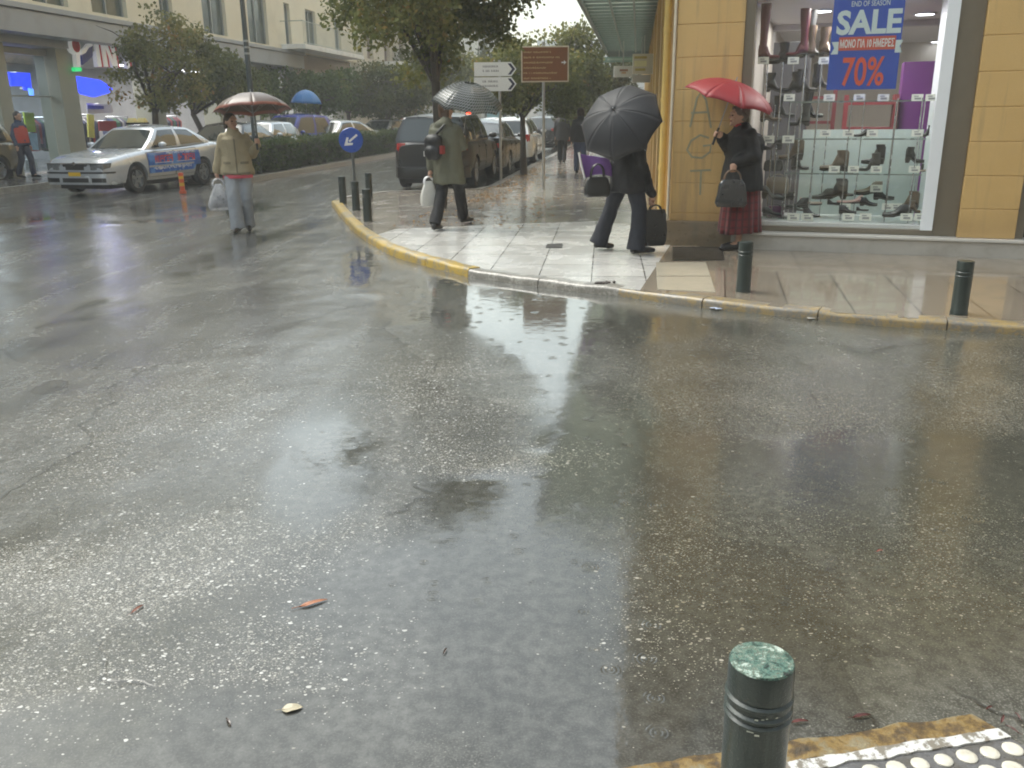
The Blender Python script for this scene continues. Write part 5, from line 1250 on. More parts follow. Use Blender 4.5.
for sgn in (1,):
    mb = MB(); rings = []
    for i in range(21):
        x = -1.0 + 1.98 * i / 20; y = SEDAN['W'] / 2; bow = .10 * math.sin(math.pi * i / 20) if i > 10 else .0
        if abs(x + 1.13) < .40: zb = .31 + math.sqrt(max(0, .40 ** 2 - (x + 1.13) ** 2)) * .95
        else: zb = .40
        rings.append([Vector((x, sgn * (y + .010), z)) for z in (max(.40, zb), .50, .60, .68)] + [Vector((x, sgn * (y + .005 - .008), .78)), Vector((x, sgn * (y * .978 + .004), .835))])
    mb.loft(rings, cap=False, closed=False); mb.build('door_advert', adm, taxi)
    mb = MB(); rr = random.Random(31)
    wm_ = MB()
    for row, (z0, h, x0, x1) in enumerate(((.62, .15, -.72, .86), (.47, .06, -.6, .8), (.795, .035, -.75, .3))):
        x = x1
        while x > x0:
            w0 = h * rr.uniform(.5, .8); y = SEDAN['W'] / 2 + .0135 - (.012 if z0 > .7 else 0)
            if row == 0 and rr.random() < .12: x -= .12; continue
            for k in range(3 if row == 0 else 2):
                a = rr.choice(((0, 0, .28, 1), (.7, 0, 1, 1), (0, 0, 1, .25), (0, .78, 1, 1), (0, .4, 1, .62)))
                (mb if row == 0 else wm_).add([(x - w0 * a[0], y, z0 + h * a[1]), (x - w0 * a[2], y, z0 + h * a[1]), (x - w0 * a[2], y, z0 + h * a[3]), (x - w0 * a[0], y, z0 + h * a[3])], [(0, 1, 2, 3)])
                y += .0002
            if row == 0: wm_.add([(x + .012, y - .003, z0 - .012), (x - w0 - .012, y - .003, z0 - .012), (x - w0 - .012, y - .003, z0 - .002), (x + .012, y - .003, z0 - .002)], [(0, 1, 2, 3)])
            x -= w0 * 1.22
    mb.build('advert_lettering', pm('red advert letters', (.62, .05, .04), .4), taxi); wm_.build('advert_small_lettering', pm('white advert letters', (.72, .74, .78), .4), taxi)
tl = MB(); tl.bx(-.06, .08, -.26, .26, 1.44, 1.475); tr_ = tl.build('roof_sign_base', m_blackpl, taxi)
for y in (-.13, .13):
    tl = MB(); tl.hexa([(-.07, y - .105, 1.476), (.09, y - .105, 1.476), (.09, y + .105, 1.476), (-.07, y + .105, 1.476), (-.03, y - .08, 1.575), (.05, y - .08, 1.575), (.05, y + .08, 1.575), (-.03, y + .08, 1.575)]); tl.build('roof_sign', pm('taxi yellow sign', (.62, .52, .22), .35), tr_, bev=.012)
# black off-roader parked with its tail to us
rl = G(406, 187.5, 0)
c = rl + R2 * (.88 - .1) + S2 * 1.28
car('off_roader', 'black off-roader parked tail towards us behind the backpack walker', c, hS, dict(SUV, rbump=black, rtrim=m_blackpl), black, roofmat=dgrey)
# parked ranks further down on the right kerb
def at_sr(s, r): p = SR(s, r, 0); p.z = 0; return p
car('saloon_car', 'dark grey saloon parked in front of the black off-roader', at_sr(23.6, -3.95), hS, dict(SEDAN, mould=dgrey), dgrey)
car('estate_car', 'white estate car parked beyond the dark grey saloon', at_sr(28.6, -3.85), hS, ESTATE, white)
car('hatchback', 'silver hatchback parked beside the pole, beyond the white estate', at_sr(33.4, -5.2), hS, HATCH, lightsilver, detail=False)
car('hatchback', 'red hatchback far down the right kerb between the tree trunks', at_sr(43, -3.1), hS, HATCH, red, detail=False)
car('hatchback', 'dark hatchback farthest down the right kerb', at_sr(38, -3.9), hS, HATCH, dgrey, detail=False)
car('saloon_car', 'white saloon farthest off beyond the tree trunks', at_sr(49, -3.0), hS, SEDAN, white, detail=False)
# behind the hedge on the left carriageway, noses towards us
hB = hS + math.pi
def at_px(px, Y): p = D(px, 120, Y); p.z = 0; return p
car('saloon_car', 'dark saloon waiting close behind the silver taxi', at_px(226, 26.6), hB, dict(SEDAN, mould=dgrey), dgrey, detail=False)
car('hatchback', 'silver hatchback behind the beige woman and the hedge', at_px(257, 29.6), hB, HATCH, silver, detail=False)
car('hatchback', 'bright blue hatchback behind the hedge under the blue umbrella', at_px(290, 33.6), hB - .3, dict(HATCH, H=1.66), blue, detail=False)
car('saloon_car', 'pale silver saloon seen over the hedge, nose towards us', at_px(332, 35.0), hB - .3, SEDAN, lightsilver, detail=False)
car('saloon_car', 'pale saloon above the far part of the hedge', at_px(383, 40), hB - .3, SEDAN, lightsilver, detail=False)
car('hatchback', 'red car with pale windows beyond the hedge end', at_px(410, 46), hB, HATCH, red, detail=False)
# cut by the left edge of the picture
car('off_roader', 'champagne off-roader cut off by the left edge of the view', at_px(-82, 21.8), hB - .1, dict(SUV, L=4.4), gold)

# ================================================================== PEOPLE AND WHAT THEY CARRY
skin = pm('skin', (.50, .30, .21), .5, var=.08, scale=12)
def V(*a): return Vector(a)
BASE = dict(pelvis=V(0, 0, .90), chest=V(0, .01, 1.20), neck=V(0, .0, 1.385), head=V(0, -.015, 1.53),
            shL=V(.165, .01, 1.335), elL=V(.215, .03, 1.06), wrL=V(.225, -.03, .82), shR=V(-.165, .01, 1.335), elR=V(-.215, .03, 1.06), wrR=V(-.225, -.03, .82),
            hipL=V(.085, 0, .86), knL=V(.09, -.01, .47), anL=V(.09, .03, .085), hipR=V(-.085, 0, .86), knR=V(-.09, -.01, .47), anR=V(-.09, .03, .085), toeL=V(.10, -.12, .03), toeR=V(-.10, -.12, .03))
def grip(mb, c, axis, pd, r=.012, s=1.0):
    """hand closed round a rod at c: four curled fingers and a thumb"""
    a = axis.normalized(); e1 = (pd - a * pd.dot(a)).normalized(); e2 = a.cross(e1)
    def pt(th, off, rr): return c + a * off + (e1 * math.cos(th) + e2 * math.sin(th)) * rr
    for i in range(4):
        off = (i - 1.5) * .0195 * s; end = R([235, 255, 250, 215][i]); n = 6; fr = [.0092, .0095, .009, .008][i] * s
        P = [pt(R(15) + (end - R(15)) * k / n, off, r + .010 * s) for k in range(n + 1)]
        mb.cap(pt(R(0), off * .9, r + .045 * s), P[0], fr * 1.35, fr * 1.1, 8)
        for k in range(n): mb.cap(P[k], P[k + 1], fr * (1 - .04 * k), fr * (1 - .04 * (k + 1)), 8)
    P = [pt(R(0) - R(130) * k / 4, .036 * s - .004 * k, r + (.026 - .004 * k) * s) for k in range(5)]
    for k in range(4): mb.cap(P[k], P[k + 1], .0115 * s * (1 - .06 * k), .0115 * s * (1 - .06 * (k + 1)), 8)
    mb.ell(pt(0, 0, r + .035 * s), (.028 * s, .028 * s, .040 * s), Quaternion(V(0, 0, 1).rotation_difference(a)).to_matrix(), 12, 8)
def relaxed(mb, wr, d, side, s=1.0):
    """open hand hanging down, fingers lightly bent, thumb leaving the side of the palm"""
    d = d.normalized(); fr = V(0, -1, 0); lat = d.cross(fr).normalized(); fr = lat.cross(d).normalized()
    p = wr + d * .05 * s
    for i in range(4):
        o = fr * (1.5 - i) * .019 * s; b = wr + d * .085 * s + o; L = [.068, .075, .07, .055][i] * s
        mb.cap(wr + d * .015 + o * .5, b, .015 * s, .0115 * s, 8); k1 = b + d * L * .5; k2 = k1 + (d * .85 - lat * side * .5).normalized() * L * .5
        mb.cap(b, k1, .0095 * s, .0088 * s, 8); mb.cap(k1, k2, .0088 * s, .0072 * s, 8)
    t0 = wr + d * .03 * s + fr * .024 * s; t1 = t0 + (d * .7 + fr * .7).normalized() * .035 * s; mb.cap(t0, t1, .0125 * s, .011 * s, 8); mb.cap(t1, t1 + d * .03 * s, .011 * s, .009 * s, 8)
def figure(label, loc, rotz, pose, s=1.0, voxel=.009, yaw=0.0, hands=None, face=True, group=None, hair=None, hairmat=None, nod=0):
    t = thing('person', label, 'person', loc, rotz, group); J = {k: v.copy() for k, v in BASE.items()}; J.update({k: v.copy() for k, v in pose.items()}); J = {k: v * s for k, v in J.items()}
    mb = MB()
    def cp(a, b, r0, r1): mb.cap(J[a], J[b], r0 * s, r1 * s, 14)
    mb.cap(J['pelvis'] + V(.04, 0, 0) * s, J['chest'] + V(.05, 0, 0) * s, .11 * s, .115 * s, 16); mb.cap(J['pelvis'] - V(.04, 0, 0) * s, J['chest'] - V(.05, 0, 0) * s, .11 * s, .115 * s, 16)
    cp('chest', 'neck', .10, .055); sh_ = {q: J['sh' + q] + (J['chest'] - J['sh' + q]) * V(.18, .18, 0) - V(0, 0, .05) * s for q in 'LR'}; mb.cap(sh_['L'], sh_['R'], .045 * s, .045 * s, 12); mb.cap(J['neck'] - V(0, 0, .03) * s, J['head'] - V(0, 0, .03) * s, .052 * s, .05 * s, 12)
    for q in 'LR':
        mb.cap(sh_[q], J['el' + q], .044 * s, .036 * s, 14); cp('el' + q, 'wr' + q, .036, .024); cp('hip' + q, 'kn' + q, .078, .050); cp('kn' + q, 'an' + q, .050, .034); cp('an' + q, 'toe' + q, .036, .026)
    Rh = Matrix.Rotation(yaw, 3, 'Z') @ Matrix.Rotation(nod, 3, 'X'); h = J['head']
    def hp(x, y, z): return h + Rh @ (V(x, y, z) * s)
    mb.ell(hp(0, .008, .022), (.073 * s, .092 * s, .095 * s), Rh, 18, 12); mb.ell(hp(0, -.028, -.045), (.052 * s, .055 * s, .066 * s), Rh, 16, 10)
    mb.cap(hp(0, -.085, .018), hp(0, -.108, -.018), .009 * s, .014 * s, 10); mb.ell(hp(0, -.078, -.092), (.026 * s, .02 * s, .016 * s), Rh)
    for q in (1, -1): mb.ell(hp(q * .076, .01, -.005), (.010 * s, .02 * s, .032 * s), Rh, 10, 8); mb.ell(hp(q * .036, -.060, -.028), (.022 * s, .02 * s, .02 * s), Rh)
    mb.cap(hp(-.05, -.076, .034), hp(.05, -.076, .034), .012 * s, .012 * s, 8); mb.cap(hp(-.02, -.083, -.055), hp(.02, -.083, -.055), .008 * s, .008 * s, 8)
    hands = hands or {}
    for q in 'LR':
        k = hands.get(q)
        if k is None: relaxed(mb, J['wr' + q], J['wr' + q] - J['el' + q], 1 if q == 'L' else -1, s)
        else: c, ax, pdv, r = k; mb.cap(J['wr' + q], c + pdv.normalized() * (r + .04), .024 * s, .026 * s, 10); grip(mb, c, ax, pdv, r, s)
    b = remesh_obj(mb, 'body', skin, t, voxel, 2)
    if face:
        for q in (1, -1):
            m = MB(); m.ell(hp(q * .032, -.083, .008), (.013 * s, .009 * s, .008 * s), Rh, 10, 8); m.build('eye', pm('dark eye', (.03, .02, .015), .15), t, smooth=60)
        m = MB(); m.ell(hp(0, -.089, -.055), (.024 * s, .008 * s, .009 * s), Rh, 12, 6); m.build('lips', pm('lips', (.38, .13, .11), .4), t, smooth=60)
    if hair:
        m = MB()
        m.ell(hp(0, .022, .040), (.083 * s, .096 * s, .088 * s), Rh, 18, 12)
        if hair == 'bun': m.ell(hp(0, .10, .02), (.045 * s, .04 * s, .045 * s), Rh)
        if hair in ('bob', 'long'):
            zz = -.07 if hair == 'bob' else -.16
            for q in (-.066, -.035, 0, .035, .066): m.cap(hp(q, .035 + .035 * (1 - abs(q) / .066), .03), hp(q * 1.08, .04 + .03 * (1 - abs(q) / .066), zz), .032 * s, .024 * s, 10)
        if hair == 'curly':
            rr = random.Random(4)
            for _ in range(46):
                d = V(rr.gauss(0, 1), rr.gauss(.6, 1), rr.gauss(.5, 1)).normalized(); m.ell(hp(d.x * .075, .02 + d.y * .09, .035 + d.z * .085), (.026 * s, .026 * s, .026 * s))
        if hair == 'cap': m.bx
        ho = remesh_obj(m, 'hair', hairmat or pm('dark brown hair', (.035, .022, .015), .45, bump=.6, bscale=90), t, .010, 2, .004, 25)
    t.update_tag() if hasattr(t, 'update_tag') else None
    return t, J, hp
def coat(t, J, name, mat, hem, s=1.0, rx=.185, ry=.135, flare=1.0, sleeve=.058, voxel=.014, fold=.010, collar=True, seed=0, hood=False, cuff=.035):
    mb = MB(); p, c, n = J['pelvis'], J['chest'], J['neck']; rings = []
    xdir = ((J['shL'] - J['shR']) * V(1, 1, 0)).normalized(); ydir = V(-xdir.y, xdir.x, 0)
    zh = hem * s
    L = [(zh, 1.0 * flare, 1.02 * flare), (zh + .06 * s, .99 * flare, 1.0 * flare), (p.z if p.z > zh + .1 * s else zh + .12 * s, .97, 1.02), (p.z + .16 * s, .88, .95), (c.z, .98, 1.0), (c.z + .09 * s, 1.0, .92), (n.z - .055 * s, .80, .66), (n.z - .005 * s, .44, .52), (n.z + .03 * s, .36, .45)]
    for z, fx, fy in L:
        f = max(-.3, min(1, (z - p.z) / (c.z - p.z))); q = p.lerp(c, f) if f >= 0 else p + (p - c) * 0
        if z > c.z: q = c.lerp(n, min(1, (z - c.z) / max(.01, n.z - c.z)))
        rings.append([V(q.x, q.y, z) + xdir * math.cos(a) * rx * fx * s + ydir * math.sin(a) * ry * fy * s for a in [2 * math.pi * k / 24 for k in range(24)]])
    mb.loft(rings)
    for q in 'LR':
        e, w = J['el' + q], J['wr' + q]; d = (w - e).normalized()
        shp = J['sh' + q] + (c - J['sh' + q]) * V(.12, .12, 0) - V(0, 0, .028) * s
        mb.cap(shp, e, (sleeve + .0) * s, (sleeve - .002) * s, 16); mb.cap(e, w - d * (cuff - .01) * s, (sleeve - .002) * s, (sleeve - .014) * s, 16)
        mb.cap(shp, c + (J['sh' + q] - c) * .4 + V(0, 0, .02) * s, .058 * s, .085 * s, 14)
    if collar: mb.lathe([(.072 * s, -.03 * s), (.082 * s, .0), (.080 * s, .035 * s), (.066 * s, .045 * s)], 18, n + V(0, .005, .015) * s)
    if hood: mb.ell(n + V(0, .075, -.03) * s, (.13 * s, .07 * s, .08 * s)); mb.ell(n + V(0, .07, .0) * s, (.10 * s, .055 * s, .05 * s))
    return remesh_obj(mb, name, mat, t, voxel * s, 3, fold * s, 7, (1, 1, .55), seed)
def trousers(t, J, mat, s=1.0, r=(.098, .075, .072), voxel=.013, fold=.009, seed=0, low=.04, group=None):
    mb = MB()
    mb.ell(J['pelvis'] + V(0, 0, -.0) * s, (.165 * s, .12 * s, .12 * s), None, 18, 10)
    for q in 'LR':
        h, k, a = J['hip' + q], J['kn' + q], J['an' + q]; d = (a - k).normalized()
        mb.cap(h, k, r[0] * s, r[1] * s, 16)
        e = a + d * (low - .03) * s; rings = []
        mb.tube([k - d * .02, k.lerp(e, .3), k.lerp(e, .7), e], [r[1] * s, r[1] * .97 * s, (r[1] + r[2]) * .5 * s, r[2] * s], 16)
        mb.cap(k, k + d * .02, r[1] * s, r[1] * s, 16)
    return remesh_obj(mb, 'trousers', mat, t, voxel * s, 2, fold * s, 9, (1, 1, .6), seed)
def shoes(t, J, mat, s=1.0, heel=0):
    for q in 'LR':
        a, o = J['an' + q], J['toe' + q]; d = V(o.x - a.x, o.y - a.y, 0).normalized(); mb = MB(); pit = o - a
        hb = a - d * .055 * s + V(0, 0, -.05) * s
        mb.cap(a + V(0, 0, -.005) * s, a - d * .035 * s + V(0, 0, -.042) * s, .043 * s, .040 * s, 14); mb.cap(a - d * .02 * s + V(0, 0, -.035) * s, o + V(0, 0, .008) * s, .045 * s, .033 * s, 14); mb.cap(o + V(0, 0, .004) * s, o + d * .06 * s + V(0, 0, -.002) * s, .036 * s, .026 * s, 14)
        so = remesh_obj(mb, 'shoe', mat, t, .008, 2)
def rot_to(axis): return V(0, 0, 1).rotation_difference(axis.normalized()).to_matrix().to_4x4()
def cloth(name, col, **kw):
    k = dict(var=.18, scale=14, bump=.35, bscale=160, sheen=0); k.update(kw); return pm(name, col, .75, **k)

def umbrella(label, hand, top, Rr, depth, mats, ribmat=None, handlem=None, group='open umbrellas', twist=0.0, panelcols=None, hook=True, below=.12):
    """thing at the hand, shaft up to the tip of the canopy"""
    t = thing('umbrella', label, 'umbrella', hand, 0, group); ax = top - hand; L = ax.length; X = rot_to(ax) @ Matrix.Rotation(twist, 4, 'Z')
    n = 8; m = 8; k = 8; thm = R(62); mb = MB(); mb.xf = X; U = []; Vv = []
    def pt(i, f, tt):
        a = 2 * math.pi * (i + f) / n; s_ = math.sin(math.pi * f); r_ = Rr * math.sin(tt * thm) / math.sin(thm) * (1 - .085 * s_ * tt ** 1.5); z = -depth * (1 - math.cos(tt * thm)) / (1 - math.cos(thm)) - .018 * s_ * tt * (1 - tt) * 2 + .02 * s_ * tt ** 3
        return V(r_ * math.cos(a), r_ * math.sin(a), L + z)
    for i in range(n):
        g = [[pt(i, f / k, max(.02, tt / m)) for f in range(k + 1)] for tt in range(m + 1)]
        o = mb.add([p for row in g for p in row], [])
        for a in range(m + 1):
            for f in range(k + 1): U.append(i + f / k); Vv.append(a / m)
        mb.cur = i % len(mats) if len(mats) > 1 else 0
        for a in range(m):
            for f in range(k): q = a * (k + 1) + f; mb.f.append([o + q, o + q + 1, o + q + k + 2, o + q + k + 1]); mb.mi.append(mb.cur)
    c = mb.build('canopy', mats, t); me = c.data
    for nm, arr in (('pu', U), ('pv', Vv)):
        at = me.attributes.new(nm, 'FLOAT', 'POINT'); at.data.foreach_set('value', np.array(arr, dtype=np.float32))
    me.polygons.foreach_set('use_smooth', [True] * len(me.polygons))
    sd_ = c.modifiers.new('s', 'SOLIDIFY'); sd_.thickness = .0025
    rm_ = ribmat or pm('umbrella rib metal', (.35, .36, .37), .3, .8)
    for i in range(n):
        mb = MB(); mb.xf = X; mb.tube([pt(i, 0, tt / m) + V(0, 0, -.006) for tt in range(1, m + 1)] + [pt(i, 0, 1) * 1.0 + V(math.cos(2 * math.pi * i / n) * .012, math.sin(2 * math.pi * i / n) * .012, -.01)], .0028, 4)
        mb.tube([pt(i, 0, .5) + V(0, 0, -.01), V(0, 0, L - depth * 1.15)], .002, 4); mb.build('rib', rm_, t)
    mb = MB(); mb.xf = X; mb.tube([(0, 0, .02), (0, 0, L + .035)], [.006, .0045], 8); mb.build('shaft', rm_, t, smooth=40)
    mb = MB(); mb.xf = X; mb.tube([(0, 0, -below), (0, 0, -below * .5), (0, 0, .07)], [.014, .015, .012], 10); mb.build('handle', handlem or m_blackpl, t, smooth=40)
    mb = MB(); mb.xf = X; mb.tube([(0, 0, L + .0), (0, 0, L + .045)], [.009, .005], 8); mb.build('ferrule', rm_, t, smooth=40)
    return t
def world(t, p): return t.location + Matrix.Rotation(t.rotation_euler.z, 3, 'Z') @ p
def inv(loc, rotz, p): return Matrix.Rotation(-rotz, 3, 'Z') @ (p - loc)
def bag_box(name, label, cat, c, w, d, h, mat, handlemat, arc, rot=0, slump=.12, top=1.0, seed=0, group=None, strap_r=.008, handles=2, extra=None):
    """soft bag: lofted rounded box with sagging sides and arched handles; arc = height of handle above rim"""
    t = thing(name, label, cat, c, rot, group); mb = MB(); rings = []
    for i in range(8):
        f = i / 7; k = 1 + slump * math.sin(math.pi * (f * .8 + .1)); tp = 1 + (top - 1) * f; e = .86 if i in (0, 7) else 1
        rings.append([V(math.copysign(abs(math.cos(a)) ** .45, math.cos(a)) * w / 2 * k * tp * e, math.copysign(abs(math.sin(a)) ** .45, math.sin(a)) * d / 2 * k * e * (1 - .45 * f), f * h) for a in [2 * math.pi * j / 28 for j in range(28)]])
    for r_ in rings:
        for p in r_: q = p * 9 + V(seed, 0, 0); p += V(noise.noise(q), noise.noise(q + V(7, 0, 0)), 0) * .012
    mb.loft(rings); mb.build('bag', mat, t, smooth=60)
    for sg in ((1, -1) if handles == 2 else (0,)):
        mb = MB(); pts = []
        for k in range(13): a = math.pi * k / 12; pts.append(V(math.cos(a) * w * .26 * (1 if arc < .2 else .9), sg * d * .16, h - .03 + math.sin(a) ** .7 * arc))
        mb.tube(pts, strap_r, 6); mb.build('handle', handlemat, t, smooth=60)
    if extra: extra(t)
    return t

# ---------------- woman in beige with brown umbrella, walking towards us
loc = G(243.5, 231, 0); rz = R(10)
um_hand = D(256.5, 141, loc.y - .20); um_top = D(250.5, 92.5, loc.y - .12)
uh = inv(loc, rz, um_hand)
bh = D(217, 178, loc.y - .05); bl = inv(loc, rz, bh)
ax = um_top - um_hand; axl = Matrix.Rotation(-rz, 3, 'Z') @ ax
pose = dict(head=V(-.02, -.02, 1.52), wrL=uh + V(.01, .055, -.035), elL=V(.235, .03, 1.08), wrR=bl + V(.0, .01, .075), elR=V(-.235, .03, 1.06), shL=V(.175, 0, 1.335), shR=V(-.175, .0, 1.335),
            anR=V(-.055, -.12, .085), knR=V(-.075, -.10, .47), toeR=V(-.075, -.27, .03), anL=V(.065, .10, .10), knL=V(.085, -.03, .47), toeL=V(.09, -.04, .03))
t, J, hp = figure('woman in a beige jacket and pale jeans walking under a brown umbrella', loc, rz, pose, 1.0, yaw=R(38), hands={'L': (uh, axl, V(.3, .8, -.4), .014), 'R': (bl, V(.3, 1, 0), V(0, 0, 1), .01)}, hair='bob')
coat(t, J, 'jacket', cloth('beige jacket cloth', (.33, .275, .175)), .80, rx=.215, ry=.155, flare=1.08, sleeve=.066, fold=.021, seed=1)
jk = bpy.data.objects[[o.name for o in t.children if o.name.startswith('jacket')][-1]]
from mathutils.bvhtree import BVHTree
def strip(obj, par, name, pts, wd, mat, off=.006, dirn=V(0, 1, 0)):
    bv = BVHTree.FromPolygons([v.co for v in obj.data.vertices], [tuple(p.vertices) for p in obj.data.polygons]); rings = []
    P = densify([V(*p) for p in pts], .02)
    for i, p in enumerate(P):
        tdir = (P[min(i + 1, len(P) - 1)] - P[max(i - 1, 0)]).normalized(); sdir = tdir.cross(dirn).normalized(); row = []
        for s_ in (-1, 0, 1):
            h = bv.ray_cast(p + sdir * s_ * wd / 2 - dirn * 2, dirn)
            if h[0] is None: row = None; break
            row.append(h[0] - dirn * (off if s_ == 0 else off * .4))
        if row: rings.append(row + [r_ + dirn * .01 for r_ in row[::-1]])
    if len(rings) < 2: return
    m = MB(); m.loft(rings); return m.build(name, mat, par, smooth=50)
seam = cloth('darker beige trim', (.17, .14, .085))
strip(jk, t, 'placket', [(.01, 0, 1.33), (.015, 0, .82)], .022, seam)
for x in (-.12, .12): strip(jk, t, 'pocket_flap', [(x - .055, 0, .955 + abs(x) * .1), (x + .055, 0, .955 + abs(x) * .1)], .035, seam)
for sg in (1, -1): strip(jk, t, 'collar', [(sg * .07, 0, 1.375), (sg * .055, 0, 1.325), (sg * .015, 0, 1.29)], .05, cloth('beige jacket cloth', (.33, .275, .175)), .014)
strip(jk, t, 'hem_band', [(-.19, 0, .825), (0, 0, .82), (.19, 0, .825)], .03, seam)
mb = MB(); mb.lathe([(.205, .755), (.21, .80), (.19, .86)], 24); 
for v_ in mb.v: v_.y *= .72
mb.build('shirt_hem', cloth('pink shirt cloth', (.62, .10, .14)), t, smooth=60)
trousers(t, J, cloth('pale grey denim', (.30, .32, .35), scale=9, var=.22), r=(.108, .092, .105), low=.065, seed=2, fold=.012)
shoes(t, J, pm('dark leather shoe', (.03, .025, .02), .35))
umb_br = NB('brown umbrella cloth'); v = umb_br.coord(); cb_ = umb_br.mix(umb_br.noise(v, 8, 4), (.075, .05, .036, 1), (.115, .078, .058, 1)); edge = umb_br.step(umb_br.attr('pv'), .86, .90)
MB_BR = umb_br.done(umb_br.pbsdf(Base_Color=umb_br.mix(edge, cb_, (.22, .07, .045, 1)), Roughness=.45, Coat_Weight=.12))
umbrella('brown umbrella with a reddish rim over the woman in beige', um_hand, um_top, .53, .245, [MB_BR], twist=.3)
p = bh.copy(); pl = pm('thin translucent plastic', (.62, .62, .64), .25, var=.12, bump=.5, bscale=40)
b = NB('translucent carrier bag'); v = b.coord(); tr_ = b.n('ShaderNodeBsdfTransparent'); mx = b.n('ShaderNodeMixShader'); b.set(mx, 0, b.math('ADD', .10, b.math('MULTIPLY', b.noise(v, 14, 4), .6), True)); b.set(mx, 1, tr_.outputs[0]); b.set(mx, 2, b.pbsdf(Base_Color=(.72, .73, .76, 1), Roughness=.25, Normal=b.bump(b.noise(v, 35, 4), .6, .01))); thinbag = b.done(mx.outputs[0])
def contents(t):
    m = MB(); rr = random.Random(5)
    for i in range(6): m.ell((rr.uniform(-.08, .08), rr.uniform(-.04, .04), .085 + .035 * (i % 3)), (.085, .07, .07))
    remesh_obj(m, 'contents', pm('dark shopping', (.04, .035, .04), .5, var=.8, scale=14), t, .012, 2)
bag_box('carrier_bag', 'see-through white carrier bag with dark shopping in the beige woman\'s hand', 'bag', bh + V(.01, -.01, -.44), .30, .24, .36, thinbag, thinbag, .10, .2, .34, .28, 1, extra=contents, strap_r=.012)

# ---------------- backpack walker seen from behind
loc = G(449, 228.5, ZP); rz = R(155)
um_top = D(470, 82.5, loc.y + .10); um_hand = D(463, 138, loc.y + .28); uh = inv(loc, rz, um_hand); axl = Matrix.Rotation(-rz, 3, 'Z') @ (um_top - um_hand)
bh = D(430.5, 176, loc.y + .0); bl = inv(loc, rz, bh); aL = inv(loc, rz, G(437, 230.5, ZP)); aR = inv(loc, rz, G(464, 223.5, ZP)); fdir = V(0, -1, 0)
sc_ = 1.03
pose = dict(pelvis=V(0, -.02, .90), wrR=uh / sc_ + V(-.02, .06, -.03), elR=V(-.22, -.06, 1.08), wrL=bl / sc_ + V(0, 0, .08), elL=V(.225, .02, 1.06), shL=V(.175, .01, 1.33), shR=V(-.175, .01, 1.33),
            anL=V(aL.x, aL.y + .05, .10) / sc_, knL=V(aL.x * .8 + .02, aL.y * .45 - .05, .48), toeL=V(aL.x + .01, aL.y - .10, .035), anR=V(aR.x, aR.y + .02, .10) / sc_, knR=V(aR.x * .7 - .02, aR.y * .5 - .09, .49), toeR=V(aR.x - .02, aR.y - .13, .04))
t, J, hp = figure('walker in a long olive parka and dark trousers with a backpack, seen from behind', loc, rz, pose, sc_, yaw=R(-20), hands={'R': (uh, axl, V(0, .8, -.4), .014), 'L': (bl, V(.2, 1, 0), V(0, 0, 1), .01)}, hair='bob', hairmat=pm('reddish brown hair', (.09, .05, .028), .5, bump=.6, bscale=90))
coat(t, J, 'parka', cloth('olive grey parka cloth', (.105, .105, .07)), .60, sc_, rx=.225, ry=.165, flare=1.05, sleeve=.068, fold=.024, seed=4, hood=True)
trousers(t, J, cloth('black trouser cloth', (.010, .010, .012)), sc_, r=(.10, .08, .078), seed=5)
shoes(t, J, pm('black boot leather', (.02, .018, .016), .4), sc_)
bp_ = thing('backpack', 'small black backpack slung on the back of the olive parka', 'backpack', loc, rz)
mb = MB(); mb.ell((.06, .245, 1.10), (.145, .095, .17), None, 18, 12); mb.ell((.06, .31, 1.04), (.11, .06, .10)); mb.ell((.06, .25, 1.19), (.135, .095, .09))
remesh_obj(mb, 'sack', pm('black nylon', (.009, .009, .010), .45, bump=.4, bscale=50), bp_, .011, 2, .008, 9)
mb = MB(); mb.tube([(.09, .20, 1.22), (.02, .19, 1.30), (-.06, .16, 1.385), (-.10, .08, 1.42), (-.11, -.02, 1.40)], .018, 8); mb.build('strap', pm('black nylon', (.009, .009, .010), .45), bp_, smooth=60)
mb = MB(); mb.bx(-.10, -.055, .215, .30, 1.02, 1.13); mb.build('side_pocket', cloth('dull red cloth', (.25, .035, .03)), bp_, bev=.012)
b = NB('clear checked umbrella film'); pu, pv = b.attr('pu'), b.attr('pv')
fu = b.math('FRACT', b.math('MULTIPLY', b.math('ADD', pu, b.math('MULTIPLY', pv, 1.2)), 9.0)); fv = b.math('FRACT', b.math('MULTIPLY', pv, 14.0))
ln = b.math('MAXIMUM', b.math('LESS_THAN', fu, .28), b.math('LESS_THAN', fv, .2)); ln = b.math('MULTIPLY', ln, b.math('GREATER_THAN', pv, .12))
tr_ = b.n('ShaderNodeBsdfTransparent'); b.set(tr_, 'Color', (.62, .64, .62, 1)); mx = b.n('ShaderNodeMixShader'); b.set(mx, 0, b.math('ADD', .30, b.math('MULTIPLY', ln, .42))); b.set(mx, 1, tr_.outputs[0])
b.set(mx, 2, b.pbsdf(Base_Color=b.mix(ln, (.05, .055, .05, 1), (.30, .31, .31, 1)), Roughness=.2)); clear = b.done(mx.outputs[0])
umbrella('see-through umbrella with a fine white check held by the backpack walker', um_hand, um_top, .50, .30, [clear], twist=.2)
bag_box('carrier_bag', 'white plastic carrier bag hanging from the backpack walker\'s left hand', 'bag', bh + V(-.03, -.0, -.40), .24, .12, .33, pm('white plastic bag', (.55, .54, .50), .4, var=.2, bump=.9, bscale=25), pl, (.09), .4, .24, .45, 3, strap_r=.012)

